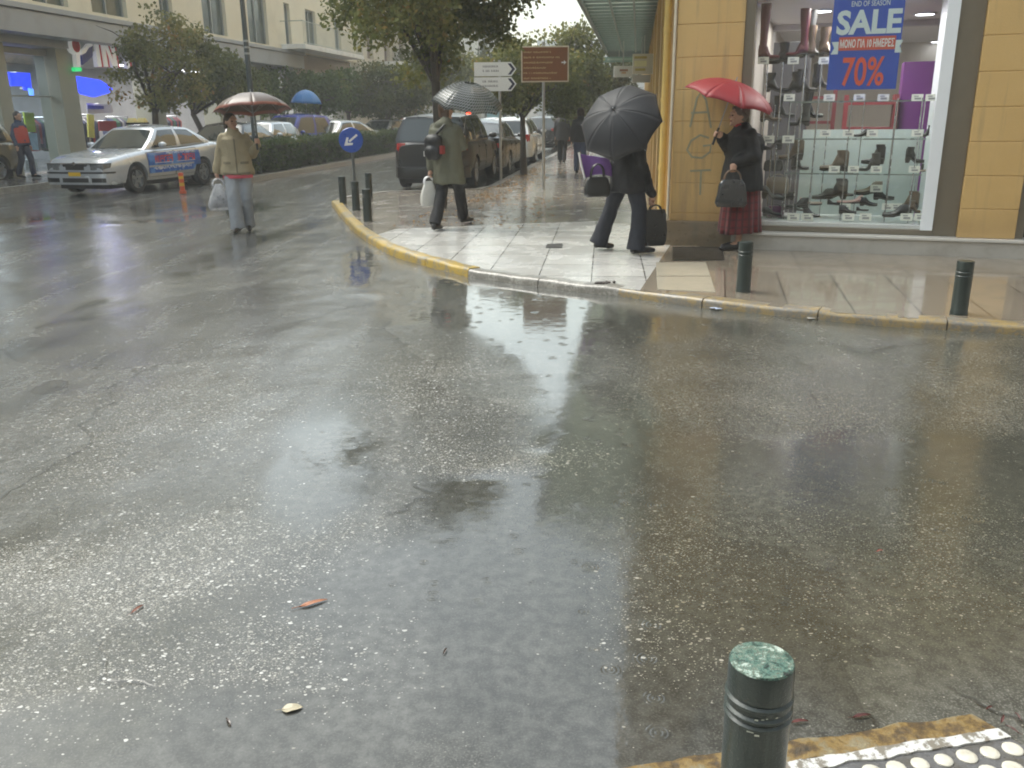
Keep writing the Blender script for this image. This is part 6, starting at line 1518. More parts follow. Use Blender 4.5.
# ---------------- person under the black umbrella
loc = G(622, 253, ZP); rz = R(118); sc_ = 1.03
um_top = D(614, 110, loc.y - .38); um_hand = D(634, 146, loc.y + .16); uh = inv(loc, rz, um_hand); axl = Matrix.Rotation(-rz, 3, 'Z') @ (um_top - um_hand)
aB = inv(loc, rz, G(599, 250, ZP)); aF = inv(loc, rz, G(637.5, 254.5, ZP))
th = D(652, 203, loc.y + .02); tl_ = inv(loc, rz, th)
pose = dict(pelvis=V(.0, -.06, .90), chest=V(0, -.06, 1.20), neck=V(0, -.06, 1.385), head=V(0, -.09, 1.52), shL=V(.175, -.05, 1.335), shR=V(-.175, -.05, 1.335), hipL=V(.085, -.05, .86), hipR=V(-.085, -.05, .86),
            wrR=tl_ / sc_ + V(0, 0, .085), elR=V(-.22, -.02, 1.06), wrL=uh / sc_ + V(.02, .04, -.05), elL=V(.25, -.02, 1.10),
            anL=V(aB.x, aB.y, .11) / sc_, knL=V(aB.x * .6 + .04, aB.y * .45 - .06, .49), toeL=V(aB.x + .0, aB.y - .13, .035), anR=V(aF.x, aF.y + .02, .095) / sc_, knR=V(aF.x * .7 - .03, aF.y * .5 - .06, .48), toeR=V(aF.x, aF.y - .14, .035))
t, J, hp = figure('person in a black jacket and dark navy trousers striding behind a black umbrella', loc, rz, pose, sc_, hands={'R': (tl_, V(.2, 1, 0), V(0, 0, 1), .012), 'L': (uh, axl, V(0, .6, -.6), .014)}, hair='bob')
coat(t, J, 'jacket', cloth('black jacket cloth', (.009, .009, .010)), .66, sc_, rx=.235, ry=.18, flare=1.05, sleeve=.066, fold=.020, seed=7)
trousers(t, J, cloth('dark navy trouser cloth', (.013, .015, .023)), sc_, r=(.105, .085, .10), low=.07, seed=8)
shoes(t, J, pm('black shoe leather', (.015, .015, .015), .35), sc_)
umb_k = NB('black umbrella cloth'); v = umb_k.coord(); 
umbk = umb_k.done(umb_k.pbsdf(Base_Color=umb_k.mix(umb_k.noise(v, 7, 4), (.012, .012, .014, 1), (.03, .03, .034, 1)), Roughness=.62, Coat_Weight=.0))
umbrella('black umbrella tilted back to hide the head of its holder', um_hand, um_top, .46, .25, [umbk], twist=.32)
leather = pm('black bag leather', (.009, .009, .009), .38, bump=.35, bscale=60, coat=.3)
bag_box('handbag', 'black handbag hanging at the left of the person with the black umbrella', 'bag', D(597, 196.5, loc.y - .05), .29, .13, .21, leather, leather, .17, R(10), .08, .8, 5, strap_r=.009)
def bagmark(t):
    m = MB(); m.lathe([(.05, 0), (.03, .004)], 18, (.0, -.072, .22), axis='y'); m.build('silver_print', pm('grey bag print', (.12, .125, .13), .2, .2), t)
bag_box('carrier_bag', 'large black carrier bag in the right hand of the person with the black umbrella', 'bag', th + V(.035, -.02, -.47), .27, .12, .40, pm('black plastic bag', (.012, .012, .013), .3, bump=.8, bscale=14, coat=.3), leather, .08, R(14), .06, .95, 6)
# purple bag with white edge on the arm
pc = D(594, 166, loc.y + .05); t = thing('cloth_bag', 'purple cloth bag with a white edge hanging below the black umbrella', 'bag', pc)
mb = MB(); w2, h2 = .16, .13
rings = []
for i in range(9):
    f = i / 8; y_ = .03 * math.sin(f * 6); rings.append([V(-w2 + 2 * w2 * f, y_ - .02, h2 - .05 * f), V(-w2 + 2 * w2 * f + .03, y_ - .035, 0), V(-w2 + 2 * w2 * f + .06, y_ - .02, -h2 + .04 * math.sin(f * 3)), V(-w2 + 2 * w2 * f + .06, y_ + .02, -h2 + .04 * math.sin(f * 3)), V(-w2 + 2 * w2 * f, y_ + .02, h2 - .05 * f)])
mb.loft(rings); mb.build('bag', cloth('purple cloth', (.21, .10, .34)), t, smooth=50)
mb = MB(); mb.tube([(-w2 - .012, -.03, h2 + .02), (-w2 + .02, -.045, 0), (-w2 + .06, -.03, -h2 - .01)], .012, 6); mb.build('edge', pm('white piping', (.7, .68, .68), .5), t, smooth=50)
mb = MB(); mb.tube([(-.05, 0, h2 - .02), (0, .0, h2 + .1), (.1, .02, h2 + .16), (.18, .02, h2 + .05)], .009, 6); mb.build('handle', pm('white piping', (.7, .68, .68), .5), t, smooth=50)

# ---------------- woman with the red umbrella
loc = G(737, 249, ZP); rz = R(-82); sc_ = .985
um_top = D(736, 81, loc.y - .20); um_hand = D(716.5, 134, loc.y - .10); uh = inv(loc, rz, um_hand); axl = Matrix.Rotation(-rz, 3, 'Z') @ (um_top - um_hand)
bagp = D(733, 170, loc.y - .22); bl = inv(loc, rz, bagp)
xl_ = Matrix.Rotation(-rz, 3, 'Z') @ V(1, 0, 0)
pose = dict(head=V(0, -.085, 1.50), neck=V(0, -.03, 1.375), wrL=bl / sc_ + V(-.03, .03, .085), elL=V(.27, .03, 1.07), wrR=uh / sc_ + V(-.03, .06, -.03), elR=V(-.20, -.06, 1.08), shL=V(.175, .01, 1.325), shR=V(-.175, .01, 1.325),
            anL=V(.07, -.02, .085), toeL=V(.08, -.17, .03), anR=V(-.07, .06, .085), toeR=V(-.08, -.09, .03))
t, J, hp = figure('woman in a black jacket and long red tartan skirt under a red umbrella', loc, rz, pose, sc_, hands={'R': (uh, axl, V(0, .8, -.3), .014), 'L': (bl, xl_, V(0, .2, 1), .011)}, hair='curly', hairmat=pm('greying brown hair', (.13, .10, .08), .6, bump=.6, bscale=60))
coat(t, J, 'jacket', cloth('black wool cloth', (.009, .0085, .0085)), .68, sc_, rx=.24, ry=.215, flare=1.12, sleeve=.078, fold=.016, seed=10)
b = NB('red tartan cloth'); pv, pu = b.attr('sv'), b.attr('su')
def stripes(x, f, wd): return b.math('LESS_THAN', b.math('FRACT', b.math('MULTIPLY', x, f)), wd)
k = b.math('MAXIMUM', b.math('MULTIPLY', stripes(pu, 20.0, .34), .75), b.math('MULTIPLY', stripes(pv, 8.0, .26), .6)); k2 = b.math('MAXIMUM', stripes(b.math('ADD', pu, .031), 20.0, .06), stripes(b.math('ADD', pv, .05), 8.0, .06))
col = b.mix(k, (.15, .010, .014, 1), (.025, .007, .009, 1)); col = b.mix(b.math('MULTIPLY', k2, .3), col, (.05, .06, .03, 1)); tart = b.done(b.pbsdf(Base_Color=col, Roughness=.8, Sheen_Weight=.2))
mb = MB(); rings = []; SU = []; SV = []
for i in range(13):
    f = i / 12; z = (.92 - f * (.92 - .20)) * sc_; rx_, ry_ = .185 + .05 * f ** .8, .175 + .06 * f ** .8
    ring_ = []
    for j in range(72):
        a = 2 * math.pi * j / 72; pl_ = 1 + .075 * f * math.sin(a * 12) + .03 * f * math.sin(a * 5 + 1); ring_.append(V(math.cos(a) * rx_ * pl_, math.sin(a) * ry_ * pl_ + .01, z + .012 * f * math.sin(a * 2 + .5))); SU.append(j / 72); SV.append(f)
    rings.append(ring_)
mb.loft(rings, cap=False); sk = mb.build('skirt', tart, t, smooth=70)
for nm, arr in (('su', SU), ('sv', SV)): at = sk.data.attributes.new(nm, 'FLOAT', 'POINT'); at.data.foreach_set('value', np.array(arr, dtype=np.float32))
md = sk.modifiers.new('s', 'SOLIDIFY'); md.thickness = .004
shoes(t, J, pm('black shoe leather', (.015, .015, .015), .35), sc_)
mb = MB(); mb.cap(J['neck'] + V(0, -.04, .0), J['neck'] + V(0, -.10, -.10), .06, .045); mb.ell(J['neck'] + V(0, -.02, .02), (.085, .085, .04)); remesh_obj(mb, 'scarf', cloth('red scarf cloth', (.40, .025, .03)), t, .012, 2, .01, 14)
umb_r = NB('red umbrella cloth'); v = umb_r.coord(); umbr = umb_r.done(umb_r.pbsdf(Base_Color=umb_r.mix(umb_r.noise(v, 7, 4), (.20, .009, .014, 1), (.27, .014, .020, 1)), Roughness=.55, Coat_Weight=.03))
umbrella('red umbrella leaning back over the woman in the tartan skirt', um_hand, um_hand + (um_top - um_hand) * 1.0, .515, .20, [umbr], twist=.05)
bag_box('handbag', 'shiny grey black handbag hanging on the tartan skirted woman\'s arm', 'bag', bagp + V(0, 0, -.40), .35, .15, .30, pm('shiny grey leather', (.022, .023, .026), .16, var=.6, scale=9, bump=.4, bscale=16, coat=.8), pm('tan strap leather', (.16, .10, .06), .4), .13, R(-8), .08, .72, 9, strap_r=.009)

# ---------------- farther people
def passer(label, loc, rz, top, leg, toph, hairm=None, sc_=1.0, pose=None, vest=None, face=True):
    P = dict(anL=V(.08, -.14, .09), toeL=V(.09, -.28, .04), knL=V(.085, -.13, .48), anR=V(-.08, .18, .11), toeR=V(-.09, .05, .03), knR=V(-.085, .0, .47)); P.update(pose or {})
    t, J, hp = figure(label, loc, rz, P, sc_, .014, hair='bob' if hairm else None, hairmat=hairm, face=face)
    coat(t, J, 'jacket', top, toph, sc_, rx=.215, ry=.15, sleeve=.064, voxel=.018)
    trousers(t, J, leg, sc_, voxel=.018); shoes(t, J, pm('black shoe leather', (.015, .015, .015), .35), sc_)
    return t, J, hp
hk = pm('dark brown hair', (.035, .022, .015), .45)
t, J, hp = passer('distant walker in a dark coat and blue jeans on the wet pavement', G(580, 174, ZP), R(180), cloth('dark coat cloth', (.03, .03, .035)), cloth('blue denim', (.06, .08, .15)), .80, hk)
passer('distant dark figure walking beside the tree trunks under the brown sign', G(562, 163, ZP), R(170), cloth('charcoal coat cloth', (.035, .035, .035)), cloth('black trouser cloth', (.010, .010, .012)), .70, hk)
t, J, hp = passer('person with a red vest over dark blue sleeves before the left shop window', G(27.5, 178, .115), R(75), cloth('dark blue sleeve cloth', (.04, .055, .10)), cloth('navy jeans cloth', (.03, .035, .06)), .82, hk)
mb = MB(); rings = [[V(math.cos(a) * rx_, math.sin(a) * ry_ + .01, z) for a in [2 * math.pi * k / 20 for k in range(20)]] for z, rx_, ry_ in ((.88, .225, .165), (1.0, .222, .163), (1.2, .222, .165), (1.30, .19, .14))]; mb.loft(rings); mb.build('vest', cloth('red vest cloth', (.42, .06, .04)), t, smooth=60)
lo = D(307, 120, 35.6); lo.z = 0.0
t, J, hp = passer('person under a blue umbrella mostly hidden behind the hedge and cars', lo, R(20), cloth('grey coat cloth', (.10, .10, .11)), cloth('black trouser cloth', (.010, .010, .012)), .75, hk, pose=dict(wrR=V(-.1, -.28, 1.22), elR=V(-.22, -.08, 1.08)))
hw_ = world(t, J['wrR'] + V(.02, -.06, .06)); tp2 = D(308, 90, 35.6)
ub = pm('blue umbrella cloth', (.035, .16, .40), .4, var=.15)
umbrella('blue umbrella standing out against the green trees behind the hedge', hw_, V(tp2.x, hw_.y, tp2.z), .60, .5, [ub])

# ================================================================== SHOP WINDOW GOODS
DS = .62                                     # how deep the shelves stand behind the glass (survey units)
def shelf_at(py, d=DS): return onF(850, py, d)[1]
steel = pm('brushed steel rod', (.45, .46, .47), .25, .9)
shelfglass = glassmat('green shelf glass', (.9, .96, .935))
t = thing('glass_shelving', 'glass shelves on thin steel rods filling the shop window', 'shelving', FW(.6, DS, .3))
zA, zB, zC = shelf_at(101), shelf_at(138), shelf_at(172.5)
for z in (zA, zB, zC):
    mb = MB(); fbox(mb, .02, 1.40, DS - .16, DS + .2, z - .012, z); mb.build('shelf', shelfglass, t, world=True)
    mb = MB(); fbox(mb, .02, 1.40, DS - .168, DS - .161, z - .014, z + .001); e_ = mb.build('shelf_edge', pm('shelf edge steel', (.30, .36, .34), .25, .6), t, world=True)
for px in (812, 845, 890, 914):
    u = onF(px, 170, DS - .19)[0]; mb = MB(); mb.tube([FW(u, DS - .19, .335), FW(u, DS - .19, zA + .35 if px in (812,) else zA + .02)], .007, 6); mb.build('rod', steel, t, world=True)
for u in (.08, .42, .78, 1.10, 1.38):
    mb = MB(); mb.tube([FW(u, DS + .21, .335), FW(u, DS + .21, zA)], .006, 6); mb.build('rod', steel, t, world=True)
t = thing('boot_stand', 'cluster of steel stands carrying boots at the left of the shop window', 'display stand', FW(-.1, .5, .34))
SD = .5
for i, (px, top) in enumerate(((768, 60), (783, 62), (794, 58), (806, 55), (822, 62), (775, 105), (790, 135))):
    u, z = onF(px, top, SD + .05 * (i % 3)); mb = MB(); p0, p1 = FW(u, SD + .05 * (i % 3), .335), FW(u, SD + .05 * (i % 3), z); mb.tube([p0, p1], .0085, 8); mb.build('rod', steel, t, world=True)
    mb = MB(); mb.lathe([(.06, -.008), (.06, 0)], 18, p1); mb.lathe([(.07, 0), (.068, .010)], 18, p0); mb.build('plate', shelfglass, t, world=True)

def shoe_parts(kind, L):
    """sole and upper in local space: toe at +x, sole on z=0"""
    k = L / .27; hl = {'heel': .065, 'ankle': .035, 'tall': .03, 'flat': .008, 'low': .02, 'bootheel': .055}.get(kind, .02) * k
    N = 13; so, up = [], []
    for i in range(N):
        f = i / (N - 1); x = (-.125 + .26 * f) * k
        wv = (.030 + .012 * math.sin(math.pi * min(1, f * 1.1)) + .010 * math.exp(-((f - .72) / .2) ** 2)) * k
        if f > .86: wv *= math.sqrt(max(.03, 1 - ((f - .86) / .16) ** 2))
        if f < .1: wv *= .6 + 4 * f
        zb = hl * (1 - sm(f, .25, .62)) + .006 * k * sm(f, .85, 1)
        if kind in ('flat',): ht = (.045 * (1 - sm(f, .1, .35)) + .028) * k * (1 - .25 * sm(f, .8, 1))
        elif kind in ('heel',): ht = (.055 * (1 - sm(f, .15, .4)) + .024 + .018 * math.exp(-((f - .72) / .16) ** 2)) * k
        elif kind == 'low': ht = (.065 * (1 - sm(f, .25, .55)) + .042 + .018 * math.exp(-((f - .5) / .16) ** 2)) * k * (1 - .3 * sm(f, .8, 1))
        else: ht = (.09 * (1 - sm(f, .38, .62)) + .045) * k * (1 - .3 * sm(f, .8, 1))
        so.append([V(x, wv * math.cos(a) * 1.06, zb + (.012 * k if math.sin(a) > 0 else 0)) for a in [2 * math.pi * (j + .5) / 8 for j in range(8)]])
        up.append([V(x, wv * math.cos(a) * (1 if math.sin(a) < .2 else .75), zb + .012 * k + ht * (.5 + .5 * math.sin(a))) for a in [2 * math.pi * j / 14 for j in range(14)]])
    return so, up, hl, k
def shoe(kind, col, px, py, wpx, face, label, d=None, group='shoes in the shop window', yaw=0.0, z=None, tall=None):
    d = DS if d is None else d; u, zz = onF(px, py, d); p = FW(u, d, zz if z is None else z); L = wpx * p.y / 870.0
    if kind == 'tall': L = .25
    rz_ = math.atan2(E2.y, E2.x) + (0 if face > 0 else math.pi) + yaw
    t = thing('shoe' if kind not in ('tall', 'ankle', 'bootheel') else 'boot', label, 'shoe' if kind not in ('tall', 'ankle', 'bootheel') else 'boot', p, rz_, group)
    so, up, hl, k = shoe_parts(kind, L); m = pm('shoe ' + str(col), col, .38, var=.15, scale=12, bump=.15, coat=.15)
    a = MB(); a.loft(so)
    if hl > .012 * k: a.hexa([V(-.115 * k, -.024 * k, 0), V(-.07 * k, -.022 * k, 0), V(-.07 * k, .022 * k, 0), V(-.115 * k, .024 * k, 0), V(-.122 * k, -.03 * k, hl), V(-.05 * k, -.028 * k, hl), V(-.05 * k, .028 * k, hl), V(-.122 * k, .03 * k, hl)])
    a.build('sole', pm('dark shoe sole', (.03, .025, .02), .5), t, smooth=50)
    b = MB(); b.loft(up)
    if kind in ('tall', 'ankle', 'bootheel'):
        H_ = tall or {'ankle': .16, 'bootheel': .17, 'tall': .42}[kind]; H_ *= k; rings = []
        for i in range(9):
            f = i / 8; r_ = (.040 + (.016 * sm(f, .3, .9) if kind == 'tall' else .006 * f)) * k
            rings.append([V(-.075 * k + .012 * f * k + math.cos(a_) * r_ * 1.15, math.sin(a_) * r_ * .9, hl + .05 * k + (H_ - .05 * k) * f) for a_ in [2 * math.pi * j / 16 for j in range(16)]])
        b.loft(rings)
    b.build('upper', m, t, smooth=50)
    if kind in ('ankle', 'bootheel', 'tall'):
        c = MB(); c.lathe([(.040 * k, 0), (.030 * k, -.004)], 14, V(-.063 * k, 0, hl + H_ + .002)); c.build('lining', pm('shoe lining', (.12, .10, .08), .7), t)
    return t
BK = (.014, .013, .013); DG = (.045, .042, .04); BR_ = (.07, .045, .03); TN = (.14, .095, .06); PK = (.52, .30, .27); BG = (.46, .34, .27); WN = (.09, .015, .02); GY = (.10, .10, .10)
goods = [
 ('low', BK, 862, 137, 15, -1, 'small black shoe on the upper shelf beside two price cards', None), ('ankle', BK, 926, 137, 15, -1, 'black boot at the right end of the upper shelf', None),
 ('ankle', TN, 834, 171, 27, -1, 'brown ankle boot on the middle shelf, toe to the left', None), ('ankle', BK, 845, 171.5, 16, 1, 'black boot standing close behind the brown ankle boot', .72),
 ('bootheel', BK, 873, 164, 22, -1, 'black ankle boot raised on a block on the middle shelf', None), ('bootheel', DG, 869, 171, 20, -1, 'dark grey ankle boot below the raised black one', .52),
 ('bootheel', BK, 914, 163, 18, 1, 'black ankle boot on the middle shelf near the white reveal', None), ('flat', BG, 922, 172, 13, -1, 'peach flat shoe at the right end of the middle shelf', .52), ('low', BK, 928, 171, 14, 1, 'black low shoe behind the peach flat shoe', .72),
 ('ankle', DG, 833, 199, 27, -1, 'dark grey biker boot on the window floor behind the pink shoes', .80), ('low', DG, 822, 199, 20, -1, 'dark shoe with buckle beside the dark grey biker boot', .72), ('low', TN, 868, 195, 26, -1, 'brown loafer raised at the back of the window floor', .85), ('bootheel', DG, 846, 196, 14, 1, 'slim charcoal boot between the biker boot and the loafer', .92),
 ('flat', PK, 850, 204, 25, -1, 'pink flat shoe at the middle of the window floor', .6), ('flat', BG, 810, 205, 22, 1, 'peach flat shoe left of the middle of the window floor', .6), ('low', BK, 797, 209, 22, -1, 'black laced shoe left of the peach flat shoe', .55), ('low', BK, 868, 206, 17, 1, 'black court shoe right of the pink flat shoe', .6), ('low', BK, 883, 200, 20, 1, 'black moccasin under the brown loafer', .72),
 ('flat', BK, 835, 205, 16, 1, 'black ballet flat left of the pink flat shoe', .65), ('low', BK, 847, 214, 17, 1, 'black strap shoe at the front middle of the window', .40), ('flat', BK, 862, 211, 12, 1, 'tiny black slipper at the front middle of the window', .42), ('low', BK, 811, 217, 17, 1, 'black shoe lying nearest the glass by a price card', .36), ('flat', DG, 801, 211, 14, 1, 'dark flat shoe with a white bow at the front left', .45),
 ('low', DG, 895, 217, 24, -1, 'taupe grey shoe at the front right of the window', .40), ('ankle', TN, 906, 209, 24, -1, 'taupe ankle boot at the right of the window floor', .62), ('bootheel', TN, 915, 213, 14, 1, 'slim taupe boot at the far right of the window floor', .50), ('low', BK, 771, 216, 18, 1, 'black shoe at the front left beside the tartan skirt', .38), ('heel', GY, 772, 199, 22, 1, 'grey pointed shoe by the tartan skirt', .5), ('low', BK, 786, 200, 16, -1, 'black shoe on the window floor left of the peach one', .75),
 ('bootheel', TN, 791, 160, 24, -1, 'brown high heeled boot on a stand behind the red umbrella woman', .6), ('ankle', BK, 799, 170, 18, 1, 'black boot under the brown high heeled boot', .62), ('heel', BK, 771, 150, 22, -1, 'black heeled sandal on the left stands', .55),
]
for q in goods: shoe(q[0], q[1], q[2], q[3], q[4], q[5], q[6], q[7], yaw=random.Random(q[2]).uniform(-.35, .35))
tallb = [(768, 60, WN, 1, 'tall burgundy boot at the far left of the shop window', .50, .62), (797, 57, WN, -1, 'tall burgundy boot with toe to the left on the middle stand', .55, .52), (804, 58, TN, -1, 'tan mid height boot behind the second burgundy boot', .6, .34), (814, 56, GY, 1, 'tall pale grey boot among the left stands', .7, .50), (829, 56, TN, 1, 'short brown boot just left of the blue sale poster', .6, .30),
         (778, 64, BK, -1, 'black boot between the two burgundy boots', .62, .22), (775, 92, BK, 1, 'black ankle boot below the burgundy boots', .6, .2), (790, 93, BK, -1, 'black ankle boot in the middle of the left stands', .6, .22), (806, 92, DG, 1, 'dark grey boot right of the middle of the left stands', .66, .24), (783, 118, BK, 1, 'black boot low on the left stands', .64, .24), (799, 126, DG, -1, 'charcoal boot low on the left stands near the rods', .66, .26), (770, 122, TN, 1, 'brown boot peeping out behind the red umbrella', .6, .2), (822, 88, DG, 1, 'slate boot left of the poster at mid height', .72, .26), (812, 118, BK, 1, 'black tall boot low beside the red shelf', .74, .3)]
for (px, py, c, fc, lab, d, th_) in tallb: shoe('tall', c, px, py, 22, fc, lab, d, yaw=random.Random(px).uniform(-.3, .3), tall=th_, group='boots on the left stands')
# handbags of the display
bag_box('handbag', 'taupe box handbag on the left stand in the shop window', 'bag', FW(*[(onF(777, 193, .62))[0], .62, onF(777, 193, .62)[1]]), .26, .12, .19, pm('taupe leather', (.22, .18, .14), .4, bump=.2), pm('taupe leather', (.22, .18, .14), .4), .06, math.atan2(E2.y, E2.x), .03, .95, 11, strap_r=.006)
bag_box('handbag', 'black purse above the taupe box handbag in the window', 'bag', FW(*[(onF(773, 171, .66))[0], .66, onF(773, 171, .66)[1]]), .22, .1, .13, leather, leather, .07, math.atan2(E2.y, E2.x), .05, .9, 12, strap_r=.005)
bag_box('handbag', 'small purple purse under the taupe box handbag', 'bag', FW(*[(onF(776, 205, .72))[0], .72, .34]), .2, .1, .12, pm('plum leather', (.13, .03, .10), .4), leather, .05, math.atan2(E2.y, E2.x), .05, .9, 13, strap_r=.005)
# price cards: little folded cards
card = pm('cream price card', (.66, .66, .58), .5, var=.05); ink = pm('grey price print', (.25, .25, .24), .6)
rows = [(60, 'highest row', [763, 793, 824], 10, .44), (97, 'upper row', [789, 829, 859, 883, 917, 931], 10, .44), (132.5, 'shelf row', [825, 848, 872, 917], 10, .42), (139, 'row behind the red umbrella woman', [768, 788], 11, .42), (168.5, 'middle shelf row', [834, 853, 876, 914], 10, .42), (188, 'top of the loafer', [876], 11, .62), (206, 'window floor', [887, 845, 896], 10, .44), (216.5, 'front edge', [848, 865, 807, 906, 920, 793], 11, .32)]
ordw = ['first', 'second', 'third', 'fourth', 'fifth', 'sixth', 'seventh']
for (py, rowname, xs_, wpx, d) in rows:
    for i, px in enumerate(sorted(xs_)):
        u, z = onF(px, py + 4, d); p = FW(u, d, z); w_ = wpx * p.y / 870; h_ = w_ * .62; t = thing('price_card', ('lone cream price card at the ' + rowname) if len(xs_) == 1 else ordw[i] + ' cream price card from the left in the ' + rowname, 'price card', p, math.atan2(E2.y, E2.x), 'cream price cards in the shop window')
        mb = MB(); mb.hexa([V(-w_ / 2, -.012, 0), V(w_ / 2, -.012, 0), V(w_ / 2, -.009, 0), V(-w_ / 2, -.009, 0), V(-w_ / 2, .010, h_), V(w_ / 2, .010, h_), V(w_ / 2, .013, h_), V(-w_ / 2, .013, h_)])
        mb.hexa([V(-w_ / 2, .034, 0), V(w_ / 2, .034, 0), V(w_ / 2, .037, 0), V(-w_ / 2, .037, 0), V(-w_ / 2, .0135, h_), V(w_ / 2, .0135, h_), V(w_ / 2, .0165, h_), V(-w_ / 2, .0165, h_)]); mb.build('card', card, t)
        mb = MB()
        for f0, f1, x0, x1 in ((.62, .78, -.3, .1), (.2, .5, -.25, .32)):
            y = lambda f: -.012 + .022 * f - .0012
            mb.add([V(w_ * x0, y(f0), h_ * f0), V(w_ * x1, y(f0), h_ * f0), V(w_ * x1, y(f1), h_ * f1), V(w_ * x0, y(f1), h_ * f1)], [(0, 1, 2, 3)])
        mb.build('print', ink, t)
# the sale poster behind the glass
dP = .18; uL, uR = onF(829, 60, dP)[0], onF(899, 60, dP)[0]; zBt, zTp = onF(860, 89.5, dP)[1], 2.80
t = thing('sale_poster', 'blue sale poster with white and orange lettering hung behind the shop glass', 'poster', FW((uL + uR) / 2, dP, zBt))
mb = MB(); fbox(mb, uL, uR, dP, dP + .006, zBt, zTp); mb.build('sheet', pm('royal blue poster', (.01, .07, .46), .35, var=.06), t, world=True)
um = (uL + uR) / 2 + .015; dT = dP - .0025
def zpx(y): return onF(865, y, dP)[1]
wt_m = pm('pale poster lettering', (.66, .76, .76), .5, var=.04); or_m = pm('orange poster lettering', (.75, .09, .03), .45, var=.05); wh_m = pm('white poster lettering', (.8, .8, .78), .5, var=.03)
def ptext(nm, s, y, capx, wpx_, mat, bold=.0, off=0, d=dT):
    o = text_mesh(nm, s, 1.0, (0, 0, 0), (1, 0, 0), (0, 1, 0), mat, None, .0012, bold)
    xs_ = [v.co.x for v in o.data.vertices]; ys_ = [v.co.y for v in o.data.vertices]; wx, wy = max(xs_) - min(xs_), max(ys_) - min(ys_); cx_, cy_ = (max(xs_) + min(xs_)) / 2, (max(ys_) + min(ys_)) / 2
    px1 = FW(um, dP, zpx(y)).y / 870.0; sx_, sy_ = wpx_ * px1 / wx, capx * px1 / wy; org = FW(um + off, d, zpx(y)); N_ = E2.cross(UP)
    for v in o.data.vertices: v.co = org + E2 * (v.co.x - cx_) * sx_ + UP * (v.co.y - cy_) * sy_ - N2 * v.co.z - ORIG[t.name]
    o.parent = t; return o
ptext('lettering', 'END OF SEASON', 3.5, 4.6, 33, wt_m, .005)
ptext('lettering', 'SALE', 22, 21.5, 56, wt_m, .035)
ptext('lettering', '70%', 71.5, 26, 37, or_m, .018, -.01)
mb = MB(); fbox(mb, um - .265, um + .265, dT - .002, dT - .0005, zpx(50), zpx(36.5)); bn = mb.build('banner', pm('red poster banner', (.60, .09, .05), .45), t, world=True)
ptext('lettering', 'ΜΟΝΟ ΓΙΑ 10 ΗΜΕΡΕΣ', 43.2, 7.5, 47, wh_m, .03, 0, dT - .003)
for sg in (-1, 1):
    mb = MB(); z0, z1 = zpx(53.5), zpx(41); a, b_ = um + sg * .266, um + sg * .335
    mb.add([FW(a, dT - .0006, z0), FW(b_, dT - .0006, z0), FW(um + sg * .305, dT - .0006, (z0 + z1) / 2), FW(b_, dT - .0006, z1), FW(a, dT - .0006, z1)], [(0, 1, 2, 3, 4)]); mb.build('ribbon_tail', wt_m, t, world=True)

# ================================================================== GOODS AND SIGNS OF THE LEFT SHOPS
def atR(px, py, r): s, z = onR(px, py, r); return s, z
def slab(name, label, cat, pxs, r, th, mat, part='panel', group=None, back=None):
    P = [onplane(x, y, SR(0, r, 0), R2) for x, y in pxs]; c = sum(P, Vector()) / len(P); t = thing(name, label, cat, c, 0, group); mb = MB(); n = len(P)
    mb.add([p for p in P] + [p - R2 * th for p in P], [tuple(range(n)), tuple(range(2 * n - 1, n - 1, -1))] + [(i, (i + 1) % n, n + (i + 1) % n, n + i) for i in range(n)]); mb.build(part, mat, t, world=True)
    if back: 
        mb = MB(); q = P[0].lerp(P[1], .5); mb.tube([q - R2 * (th + .01), q - R2 * (th + .3)], .02, 6); mb.build('bracket', signback, t, world=True)
    return t
neon = emit('blue neon', (.02, .05, .9), .75); neon_c = emit('cyan neon', (.12, .3, 1), 1.0)
slab('neon_panel', 'glowing blue panel behind the leftmost shop glass', 'lit panel', [(9, 72), (30, 73), (32, 90), (26, 90), (25, 86), (12, 86)], -16.4, .08, neon, back=True)
slab('neon_panel', 'short bright blue glow under the leftmost blue panel', 'lit panel', [(29, 88), (33.5, 89), (34, 96), (31, 96)], -16.3, .05, neon_c, back=True)
slab('neon_panel', 'large glowing blue wave panel under the red and white shop letters', 'lit panel', [(69, 75), (82, 77), (100, 80), (108, 85), (113, 89), (109, 93), (95, 97), (83, 94), (80, 90), (69, 88)], -15.7, .10, neon, back=True)
slab('neon_panel', 'small violet blue glow seen through the leaning tree', 'lit panel', [(198, 80), (206, 81), (207, 93), (199, 92)], -15.3, .06, emit('violet neon', (.15, .1, .6), .6), back=True)
slab('banner', 'white banner with a blue band hanging in the left shop', 'banner', [(87, 103), (112, 105), (113, 113), (88, 114)], -16.2, .03, pm('white banner cloth', (.7, .7, .72), .6), back=True)
slab('banner', 'dark blue stripe banner over the white one in the left shop', 'banner', [(88, 105), (104, 106), (104, 109), (88, 109)], -16.1, .02, pm('navy banner cloth', (.06, .07, .25), .6), back=True)
slab('display_board', 'lime green display board behind the leftmost shop glass', 'display board', [(24, 112), (34, 113), (36, 132), (27, 132)], -16.6, .05, pm('lime board', (.38, .50, .06), .5, var=.2, scale=4), back=True)
slab('display_board', 'pale blue poster board below the lime board', 'display board', [(26, 133), (37, 133), (39, 150), (29, 150)], -16.7, .05, pm('pale blue board', (.35, .50, .58), .5, var=.3, scale=4), back=True)
slab('display_board', 'yellow green board standing beside the column in the left shop', 'display board', [(88, 114), (94, 115), (95, 138), (89, 137)], -16.6, .05, pm('yellow board', (.50, .52, .10), .5, var=.3, scale=4), back=True)
